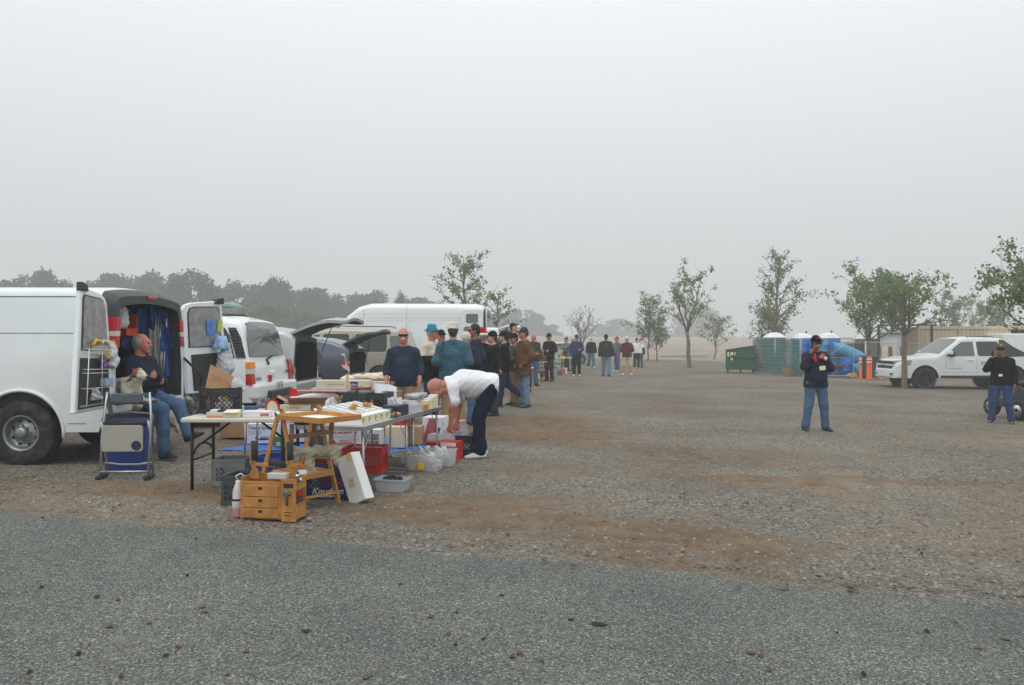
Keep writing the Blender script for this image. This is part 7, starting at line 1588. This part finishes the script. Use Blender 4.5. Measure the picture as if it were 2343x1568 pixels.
s_ = SDF(); s_.cap((-.0, -.5, .0), (0, .45, .02), .07, .07, ((0, 0, 1), .6), .05).cap((.10, -.35, -.05), (.13, -.1, -.30), .07, .05, ((1, 0, 0), .5), .05).cap((.10, .1, -.05), (.14, .35, -.36), .09, .05, ((1, 0, 0), .5), .05).cap((.08, -.2, -.1), (.12, .3, -.2), .10, .09, ((1, 0, 0), .5), .06); v, f = s_.mesh(.018, .012, 14, 12); o = obj('seat_blanket', np_mesh('blanket', [(v, f, 0)], S('fleece', (196, 184, 164), rough=.95, var=.15, scale=9, bump=.6, bscale=30))); o.location = VB + Vector((.02, .05, .66)); tag(o, 'cream fleece blanket draped over the van bumper under the seated man', 'blanket')
# the rack of the near door: small goods
van_mw = Matrix.Translation(van.root.location) @ Matrix.Rotation(PI, 4, 'Z'); DP = lambda u, v, e: van_mw @ Vector(lp(u, v, e)); DR = lambda u, v, e: van_mw @ Vector(rp(u, v, e))
crumple('snack_bag', 'purple snack bag in the wire rack of the van door', DP(.40, .345, .08), (.12, .14, .15), S('purple_bag', (112, 56, 140), rough=.3, var=.3), 91); crumple('snack_bag', 'yellow and purple snack bag in the upper rack', DP(.30, .42, .08), (.12, .12, .13), S('yellowbag', (196, 176, 90), rough=.3, var=.4), 92); sack('white_sack', 'long white paper sack hanging from the wire rack', DP(.16, .31, .10), (.12, .16, .40), BAG, 93); crumple('clear_bag', 'clear bag of parts in the lowest rack', DP(.6, .09, .08), (.14, .2, .14), BAG, 94)
carton('tissue_pack', 'pale blue packet in the lower rack of the van door', DP(.30, .20, .085), (.07, .2, .08), S('tissue_blue', (150, 180, 204)), R(4), tape=False); carton('food_tub', 'clear food tub with red lid at the top of the rack', DP(.5, .475, .085), (.07, .24, .08), CLEAR, R(4), tape=False)
for i in range(3): bw = MB(); bw.tube([(0, -.05 + .0 * i, 0), (.0, .02, .06), (.0, .10, .05), (0, .16, .0)], .016, 8); tag(bw.build('scrub_brush', S(f'brush_{i}', [(226, 190, 40), (206, 206, 204), (226, 190, 40)][i]), None, 0, DP(.62 - .22 * i, .535, .08)), ['yellow curved brush nearest the van window foil', 'white curved brush between the yellow ones', 'yellow curved brush beside the tail light'][i] + ' on the rack', 'brush')
mb = MB(); mb.b2((-.09, 0, 0), (.09, .004, .24)); pg = mb.build('flyer', S('flyer_blue', (84, 132, 206), rough=.4, var=.45, scale=9), None, 0, DR(.62, .62, .05), (0, 0, R(74))); tag(pg, 'blue printed flyer taped to the foil of the far van door', 'flyer'); mb = MB(); mb.b2((-.05, 0, 0), (.05, .004, .18)); tag(mb.build('flyer', S('flyer_lime', (190, 206, 92), rough=.4), None, 0, DR(.84, .66, .052), (0, R(10), R(74))), 'lime green flyer beside the blue flyer on the far van door', 'flyer')
sack('hanging_bag', 'white plastic bag hanging on the far van door with blue print', DR(.75, .18, .16), (.28, .26, .52), BAG, 97); sack('paper_bag', 'pale blue printed bag atop the bag on the far van door', DR(.72, .47, .14), (.26, .2, .2), S('blueprint', (150, 182, 220), var=.3), 98)
# model jet on the roof of the SUV
jt = thing('model_jet', 'grey-green model jet lying on the roof rack of the white SUV', 'model plane', (-5.02, 13.9, gz(-5) + 2.03), R(-6)); jt.scale = (.42, .42, .55); JG = S('jet_grey', (150, 168, 156), rough=.6, var=.15)
mb = MB(); mb.tube([(-.9, 0, 0), (-.5, 0, .05), (0, 0, .08), (.3, 0, .07), (.62, 0, .0)], [.05, .09, .10, .08, .01], 12); mb.build('fuselage', JG, jt); mb = MB(); mb.prism([(-.5, -.5), (-.2, -.5), (.3, 0), (-.2, .5), (-.5, .5)], .02, 'z', 0, -.04); mb.build('wing', JG, jt); mb = MB(); mb.lathe([(.06, 0), (.05, .04), (.001, .07)], 12, 0, 'z', (.12, 0, .13)); mb.build('canopy', S('canopy', (190, 180, 170)), jt)
# ---------------------------------------------------------------- tables farther down the row
def far_table(label, x, y, w, seed, rz=0., top=PLTOP):
    rr = random.Random(seed); t = thing('folding_table', label, 'table', on(x, y), rz); mb = MB(); mb.b2((-w / 2, -.37, .70), (w / 2, .37, .735)); mb.build('table_top', top, t, .006)
    for sx in (-w / 2 + .15, w / 2 - .15):
        mb = MB(); mb.tube([(sx - .1, -.3, 0), (sx, -.3, .35), (sx - .05, -.3, .70)], .015, 6); mb.tube([(sx - .1, .3, 0), (sx, .3, .35), (sx - .05, .3, .70)], .015, 6); mb.tube([(sx, -.3, .35), (sx, .3, .35)], .012, 6); mb.build('leg_frame', BLKM, t)
    return t
FT = [('long folding table with goods right behind the man all in black', 2.35, 36.6, 1.7, R(62)), ('folding table with goods left of the man all in black', 1.28, 33.6, 1.5, R(70)), ('low table of toys behind the brown suede coat', .95, 29.5, 1.3, R(75)), ('table of goods behind the crowd near the tall van', .15, 22.5, 1.6, R(80))]
for i, (lb, x, y, w, rz) in enumerate(FT): far_table(lb, x, y, w, i, rz)
cols = [(226, 226, 222), (206, 60, 50), (60, 110, 180), (230, 190, 60), (196, 160, 110), (120, 120, 124), (240, 240, 236), (210, 120, 60), (60, 60, 64), (170, 190, 200), (70, 130, 80), (120, 84, 60)]
names = ['white', 'red', 'blue', 'yellow', 'tan', 'grey', 'bright white', 'orange', 'black', 'pale blue', 'green', 'brown']
spots = []
rr = random.Random(12)
for (lb, x, y, w, rz), wh, nn in zip(FT[:3], ('on the table right behind the man all in black', 'on the table left of the man all in black', 'on the low table of toys'), (12, 10, 8)):
    for i in range(nn):
        a_, b_ = (i + .5) / nn * w - w / 2, rr.uniform(-.24, .24); spots.append((x + a_ * math.cos(rz) - b_ * math.sin(rz), y + a_ * math.sin(rz) + b_ * math.cos(rz), .74, wh))
for i in range(10): spots.append((1.0 + .16 * i, 32.2 + .4 * rr.uniform(-1, 1) + .4 * i, 0, 'on the gravel under the far tables'))
for i, (x, y, z, w_) in enumerate(spots):
    k = ((i - [0, 12, 22, 30][sum(i >= q for q in (12, 22, 30))]) * 5 + 3 * (i > 11)) % 12; carton('goods_box', f'{names[k]} item {w_}', on(x, y, z), (rr.uniform(.14, .34), rr.uniform(.14, .26), rr.uniform(.06, .26) + (.1 if z == 0 else 0)), S(f'goods_{k}', cols[k]), rr.uniform(-.4, .4), open_=(i % 4 == 0), tape=False)

# ================================================================ RIGHT SIDE OF THE LOT
GREENP = S('dumpster_green', (34, 84, 62), rough=.5, var=.12, scale=3, dirt=((.06, .06, .05), 2, .55, .4)); GALV = M('galvanised', (.42, .43, .43), .5, .7, var=.15)
dp = G(1693, 853); du = thing('dumpster', 'dark green metal dumpster with sloped black lid at the fence end', 'dumpster', dp, R(-14))
mb = MB(); mb.prism([(-.75, .18), (.75, .18), (.75, .75), (.88, .80), (.88, 1.02), (.75, 1.06), (.75, 1.42), (-.75, 1.18), (-.75, .18)][:-1], 1.0, 'y', 0, 0); mb.build('bin_body', GREENP, du, .01)
mb = MB(); mb.box((.0, 0, 1.33), (1.56, 1.06, .04), (0, R(-9.1), 0)); mb.build('lid', S('lid_black', (62, 66, 66), rough=.6), du, .01)
mb = MB(); mb.b2((-.5, -.56, .80), (.78, -.50, .95)); mb.build('side_pocket', GREENP, du, .01)
for x, y in ((-.65, -.42), (.65, -.42), (-.65, .42), (.65, .42), (0, -.42)): w = MB(); w.cyl((x - .03, y, .09), (x + .03, y, .09), .09, n=16); w.b2((x - .04, y - .04, .1), (x + .04, y + .04, .18)); w.build('caster', BLACKP, du)
for i, (x, c, w_, h_) in enumerate([(-.68, (220, 220, 214), .1, .22), (-.52, (226, 226, 222), .14, .42), (-.34, (216, 180, 60), .1, .26)]): decal(du, 'sticker', [(x, 1.10 - h_), (x + w_, 1.10 - h_), (x + w_, 1.10), (x, 1.10)], S(f'sticker_{i}', c, var=.25, scale=40), -.5015)
# screened fence round the yard
def mesh_mat():
    m, n, l, b = nodes_of('fence_screen'); tc = n.new('ShaderNodeTexCoord'); rp = ramp(n, [(.3, lin((44, 96, 92))), (.7, lin((86, 136, 124)))]); mp = n.new('ShaderNodeMapping'); mp.inputs['Scale'].default_value = (1, 1, 7); l.new(tc.outputs['Object'], mp.inputs['Vector']); l.new(noise(n, l, mp.outputs[0], 1.6, 5), rp.inputs[0])
    l.new(rp.outputs[0], b.inputs['Base Color']); b.inputs['Roughness'].default_value = .8; b.inputs['Alpha'].default_value = .80; return m
SCREEN = mesh_mat()
F0, F1, F2, F3 = Vector((12.95, 42.0)), Vector((13.95, 37.8)), Vector((17.3, 39.0)), Vector((24.0, 41.5))
def fence(label, a, b, H, screen, n_post, name='chain_fence'):
    t = thing(name, label, 'fence', on(a.x, a.y)); d = b - a; L = d.length; z0 = gz(a.x)
    pt = lambda s, z: (d.x * s, d.y * s, z + gz(a.x + d.x * s) - z0)
    for i in range(n_post + 1): mb = MB(); s = i / n_post; mb.cyl(pt(s, 0), pt(s, H + .06), .032, n=10); mb.build('post', GALV, t)
    mb = MB(); mb.tube([pt(0, H), pt(1, H)], .02, 6); mb.build('top_rail', GALV, t)
    if screen: mb = MB(); mb.grid(lambda u, v: Vector(pt(u, .05 + (H - .08) * v)) + Vector((.006 * math.sin(v * 60) + .03 * math.sin(u * 9 + 2 * v), -.03, 0)), 40, 60); mb.build('screen', screen, t, fix=False)
    wm = MB(); k = 0
    nw = int(L / .16)
    for i in range(nw):
        for sg in (0, 1):
            x0 = i / nw; x1 = min(1, x0 + H / L * .8)
            p0, p1 = (pt(x0, .03), pt(x1, .03 + (x1 - x0) * L / .8)) if sg == 0 else (pt(x0, H - .02), pt(x1, H - .02 - (x1 - x0) * L / .8)); wm.tube([p0, p1], .0035, 3, caps=False)
    o = wm.build('chain_link', GALV, t, fix=False); o['kind'] = 'stuff'
    return t
fence('yard fence covered with torn green screen beside the dumpster', F0, F1, 1.82, SCREEN, 2)
fence('open chain-link run right of the barrels towards the container', Vector((17.2, 38.0)), Vector((22.8, 39.5)), 1.75, None, 3); fence('rear screened yard fence behind the barrels', Vector((15.2, 42.5)), Vector((19.5, 43.0)), 1.72, M('dark_screen', (.05, .075, .07), .9, var=.3, alpha=.9), 2)
for i, (a, b) in enumerate(((Vector((14.0, 37.7)), Vector((16.35, 37.4))), (Vector((18.05, 36.6)), Vector((19.2, 37.9))))):
    g_ = thing('yard_gate', ['wide tube gate with a diagonal brace in front of the blue barrels', 'narrow tube gate leaning beside the orange posts'][i], 'gate', on(a.x, a.y)); d = b - a; H = 1.82
    mb = MB(); q = lambda s, z: (d.x * s, d.y * s, z); mb.tube([q(0, .05), q(0, H), q(.04, H + .05), q(.96, H + .05), q(1, H), q(1, .08), q(0, .08)], .022, 8); mb.build('gate_frame', GALV, g_); mb = MB(); mb.tube([q(.45, .9), q(.98, H)] if i == 0 else [q(.02, H), q(.9, .1)], .018, 8); mb.build('brace', GALV, g_); mb = MB(); mb.tube([q(0, .95), q(1, .95)], .014, 6); mb.build('middle_rail', GALV, g_)
# portable toilets
def toilet(label, x, y, mat, rz=0., roofs=WHITE2):
    t = thing('portable_toilet', label, 'toilet', on(x, y), rz, 'portable toilets behind the yard fence'); mb = MB(); mb.box((0, 0, 1.0), (1.1, 1.15, 2.0)); mb.build('cabin', mat, t, .05)
    mb = MB(); mb.grid(lambda u, v: ((u - .5) * 1.22, (v - .5) * 1.26, 1.98 + .34 * max(0, 1 - abs(2 * u - 1) ** 2.6) * max(0, 1 - abs(2 * v - 1) ** 4)), 14, 10); mb.build('roof', roofs, t, fix=False); mb = MB(); mb.cyl((.4, .4, 1.9), (.4, .4, 2.45), .05, n=10); mb.build('vent_pipe', BLACKP, t)
    mb = MB(); mb.b2((-.38, -.60, .15), (.38, -.575, 1.9)); mb.build('door', mat, t, .01); mb = MB()
    for k in range(5): mb.b2((-.45, -.59, 1.92 + .015 * k), (.45, -.578, 1.928 + .015 * k))
    mb.build('vent_slot', BLACKP, t)
GT = S('toilet_green', (52, 86, 72), rough=.6); TT = S('toilet_tan', (158, 138, 118), rough=.6); BT_ = S('toilet_blue', (86, 120, 140), rough=.6)
for i, (px, Y, m_, top) in enumerate([(1771, 50, BT_, 760), (1835, 51, GT, 764), (1893, 47.5, GT, 764), (1985, 46, TT, 764)]): toilet(['first portable toilet with white domed roof, left of the row', 'second portable toilet with white domed roof', 'dark green portable toilet behind the man with the phone', 'tan portable toilet with broad white roof'][i], X_at(px, Y), Y, m_)
# barrels, slides and bins in the yard
BL1 = S('barrel_blue', (34, 104, 200), rough=.45, var=.12); BL2 = S('slide_blue', (70, 150, 190), rough=.45, var=.12)
for i, (px, Y, h, z, m_) in enumerate([(1832, 40.0, .92, .95, BL1), (1858, 40.2, .92, .95, BL1), (1880, 40.0, .92, .95, BL2), (1908, 40.2, .92, .95, BL1), (1832, 40.0, .92, 0, BL2), (1860, 40.2, .92, 0, BL2), (1885, 40.0, .92, 0, BL1), (1912, 40.0, .92, 0, BL2), (1935, 39.4, .92, 0, BL1)]):
    mb = MB(); mb.lathe([(.001, 0), (.27, 0), (.29, .03), (.295, .28), (.305, .30), (.295, .32), (.295, .6), (.305, .62), (.295, .64), (.29, .88), (.27, h), (.001, h)], 22); r_ = thing('plastic_barrel', f'{ordn[i % 4]} blue barrel from the left in the {"upper" if z else "lower"} row of the yard' if i < 8 else 'single blue barrel standing right of the barrel stack', 'barrel', on(X_at(px, Y), Y, z), 0, 'blue barrels in the yard'); mb.build('drum', m_, r_); mb = MB(); mb.cyl((.15, 0, h - .002), (.15, 0, h + .02), .035, n=10); mb.build('bung', BLACKP, r_)
def pipe(label, pts, r, mat):
    mb = MB(); mb.tube([P(*q) for q in pts], r, 16); t = thing('slide_tube', label, 'slide', (0, 0, 0)); mb.build('tube', mat, t); mb = MB(); p0, p1 = P(*pts[0]), P(*pts[1]); dd = (p1 - p0).normalized(); mb.tube([p0 - dd * .03, p0 + dd * .05], r * 1.12, 16); mb.build('flange', mat, t)
pipe('upper light blue slide tube slanting down in the yard', [(1905, 800, 39.6), (1925, 800, 39.6), (1962, 818, 39.4), (1988, 838, 39.2)], .34, BL2); pipe('lower light blue slide tube lying on the ground', [(1955, 848, 39.0), (1972, 842, 39.0), (1990, 832, 39.0)], .32, BL2)
tbn = thing('trash_bin', 'dark green wheeled bin with lid behind the orange posts', 'bin', on(X_at(1987, 37.6), 37.6)); mb = MB(); mb.box((0, 0, .56), (.6, .62, .96), taper=1.12); mb.build('bin_body', S('bin_green', (44, 78, 52), rough=.55), tbn, .03); mb = MB(); mb.box((0, -.02, 1.08), (.74, .76, .09), taper=.92); mb.build('lid', S('bin_green', (44, 78, 52)), tbn, .03); mb = MB(); mb.cyl((-.3, .3, .12), (.3, .3, .12), .12, n=16); mb.build('wheel_axle', BLACKP, tbn)
ORG = S('orange_post', (232, 84, 46), rough=.5, var=.08)
for i, px in enumerate((1968, 1985, 1991, 2015)):
    t = thing('delineator_post', ['leftmost orange traffic post by the green bin', 'second orange traffic post by the green bin', 'third orange traffic post by the green bin', 'rightmost faded orange traffic post near the pickup'][i], 'post', on(X_at(px, 36.6 + .2 * (i == 2)), 36.6 + .2 * (i == 2))); mb = MB(); mb.lathe([(.001, .0), (.16, 0), (.16, .04), (.065, .06), (.06, .9), (.055, 1.05), (.03, 1.08), (.001, 1.08)], 18); mb.build('post_body', ORG if i < 3 else S('faded_orange', (176, 116, 96)), t)
    for z in (.78, .92): mb = MB(); mb.lathe([(.064, z), (.064, z + .07)], 18); mb.build('reflective_band', INKW, t)
wb = thing('wheelbarrow', 'dark wheelbarrow tipped up behind the man with the phone', 'wheelbarrow', on(X_at(1903, 38.2), 38.2), R(20)); mb = MB(); mb.box((0, 0, .5), (.5, .8, .25), taper=1.4); mb.build('tray', S('barrow', (74, 78, 78)), wb, .02); mb = MB(); mb.cyl((-.04, .55, .18), (.04, .55, .18), .18, n=18); mb.build('wheel', RUBBER, wb)
for x in (-.2, .2): mb = MB(); mb.tube([(x, .5, .2), (x, -.1, .4), (x, -.8, .6)], .02, 6); mb.tube([(x, -.2, .4), (x, -.3, 0)], .018, 6); mb.build('handle', WOODW, wb)
crumple('hose_coil', 'yellow coiled hose lying by the barrels', on(X_at(1948, 37.8), 37.8), (.7, .4, .3), S('hose_yellow', (206, 186, 110), var=.3), 17, 'hose')
for i, (px, Y, w) in enumerate(((1810, 38.6, .5), (1802, 38.2, .4))): carton('timber_block', ['brown board lying at the fence foot', 'pale board leaning at the fence foot'][i], on(X_at(px, Y), Y), (w, .3, .08 + .3 * i), WOODW, R(20 * i), cat='board', tape=False)
# tan shipping container with roof frame
cn = thing('shipping_container', 'tan ribbed shipping container with dark open window behind the pickup', 'container', on(X_at(2105, 41), 42.2), R(-3)); CT = S('container_tan', (196, 176, 152), rough=.7, var=.08, scale=1.5, dirt=((.2, .13, .08), 1.2, .6, .3)); Lc = 6.6
mb = MB(); mb.b2((0, -1.1, .12), (Lc, 1.1, 2.62)); mb.build('shell', CT, cn, .02)
for i in range(30):
    x = .12 + i * (Lc - .2) / 30
    if not 4.6 < x < 5.75: mb = MB(); mb.b2((x, -1.13, .22), (x + .11, -1.098, 2.5)); mb.build('rib', CT, cn, .01)
for z0, z1 in ((2.5, 2.66), (.06, .22)): mb = MB(); mb.b2((-.02, -1.16, z0), (Lc + .02, -1.09, z1)); mb.build('edge_beam', CT, cn, .008)
for x in (-.02, 2.0, Lc - .08): mb = MB(); mb.b2((x, -1.17, .06), (x + .1, -1.08, 2.66)); mb.build('corner_post', GALV if 1 < x < 3 else CT, cn, .008)
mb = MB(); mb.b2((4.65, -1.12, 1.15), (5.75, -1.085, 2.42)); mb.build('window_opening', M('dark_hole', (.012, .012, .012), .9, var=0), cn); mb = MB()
for a, b in (((4.6, -1.15, 2.42), (5.8, -1.09, 2.48)), ((4.6, -1.15, 1.1), (5.8, -1.09, 1.15)), ((5.7, -1.151, 1.15), (5.8, -1.091, 2.42))): mb.b2(a, b)
mb.build('window_frame', GREENP, cn)
sf = thing('post_gantry', 'dark steel post frame standing left of the tan container', 'gantry', on(X_at(2025, 40.5), 40.5)); DG = S('dark_steel', (66, 76, 76), rough=.5, metal=.4)
for x in (-.35, 1.0, 2.4):
    mb = MB(); mb.b2((x - .05, -.05, 0), (x + .05, .05, 2.7)); mb.build('post', DG, sf)
mb = MB(); mb.b2((-.4, -.04, 2.62), (2.45, .04, 2.70)); mb.b2((-.3, -.03, 2.2), (1.0, .03, 2.25)); mb.build('beam', DG, sf); mb = MB(); mb.tube([(-.35, 0, 2.0), (1.0, 0, 2.6)], .03, 6); mb.build('brace', DG, sf)
mb = MB(); mb.b2((-.3, .1, 1.55), (1.0, .14, 2.3)); mb.build('white_sheet', S('sheet_white', (206, 208, 206)), sf)
tr_ = thing('box_trailer', 'white box trailer at the right edge behind the container', 'trailer', on(X_at(2320, 40), 40.5)); mb = MB(); mb.b2((-.9, -1, .5), (2.4, 1, 2.35)); mb.build('trailer_body', WHITE2, tr_, .06); mb = MB(); mb.b2((.3, -1.02, .6), (1.0, -1.0, 2.1)); mb.build('door', WHITE2, tr_, .01); mb = MB(); mb.cyl((.9, -1.05, .34), (.9, -.8, .34), .34, n=20); mb.build('wheel', RUBBER, tr_)
fp = MB(); b_ = P(2292, 800, 60); fp.cyl((b_.x, 60, gz(b_.x)), (b_.x - .05, 60, P(2292, 546, 60).z), .075, .05, 10); po = thing('antenna_mast', 'thin pale mast rising into the fog above the pickup', 'mast', (0, 0, 0)); fp.build('pole', GALV, po); fp = MB(); t_ = P(2292, 552, 60); fp.b2((t_.x - .25, 59.98, t_.z), (t_.x + .2, 60.02, t_.z + .04)); fp.cyl((t_.x, 60, t_.z - .4), (t_.x, 60, t_.z + .2), .05, n=10); fp.build('antenna', GALV, po)
# black scooter trailer behind the man at the right edge
q = on(11.25, 17.6); bk = thing('motor_scooter', 'black three-wheeled scooter with chrome wheel caps at the right edge', 'scooter', q, R(100))
mb = MB(); mb.prism([(-.62, .28), (-.7, .62), (-.4, .78), (-.1, .50), (.2, .46), (.35, .95), (.45, .98), (.52, .5), (.5, .25)], .34, 'y'); mb.build('fairing', S('scooter_grey', (58, 66, 72), rough=.35), bk, .04); mb = MB(); mb.b2((-.66, -.15, .76), (-.15, .15, .86)); mb.build('saddle', BLACKP, bk, .04)
for x, y in ((-.5, -.26), (-.5, .26), (.55, 0)):
    w = bpy.data.objects.new('wheel', None); C.objects.link(w); w.parent = bk; mb = MB(); mb.lathe([(.1, -.06), (.2, -.06), (.235, 0), (.2, .06), (.1, .06)], 20, 0, 'y', (x, y, .235), closed=True); mb.build('tyre', RUBBER, w); mb = MB(); mb.lathe([(.04, -.07), (.12, -.068), (.12, .068), (.04, .07)], 18, 0, 'y', (x, y, .235)); mb.build('rim', CHROME, w)
mb = MB(); mb.tube([(.40, -.32, 1.05), (.44, 0, 1.08), (.40, .32, 1.05)], .018, 8); mb.tube([(.44, 0, 1.08), (.5, 0, .5)], .02, 8); mb.build('handlebar', BLACKP, bk)
for y in (-.3, .3): mb = MB(); mb.tube([(.42, y, 1.06), (.46, y, 1.2)], .008, 5); mb.box((.46, y, 1.24), (.02, .12, .08)); mb.build('mirror', CHROME, bk)
mb = MB(); mb.b2((14.4, 75.6, gz(14) + .05), (19.0, 75.8, gz(16) + .28)); tag(mb.build('parking_log', GALV), 'pale low rail at the near edge of the dry field', 'rail')

# ================================================================ FOG
hz = MB(); hz.b2((-480, -25, -3), (480, 540, 30))
h = hz.build('haze', M('fog_skin'), None)
hm = bpy.data.materials.new('fog'); hm.use_nodes = True
n_, l_ = hm.node_tree.nodes, hm.node_tree.links; n_.clear()
vo = n_.new('ShaderNodeOutputMaterial'); pv = n_.new('ShaderNodeVolumePrincipled')
pv.inputs['Color'].default_value = (.93, .97, .985, 1); pv.inputs['Density'].default_value = FOG; pv.inputs['Anisotropy'].default_value = .1
l_.new(pv.outputs[0], vo.inputs['Volume'])
h.data.materials.clear(); h.data.materials.append(hm); struct(h, 'stuff'); h['label'] = 'pale morning fog filling the air over the lot'; h['category'] = 'fog'
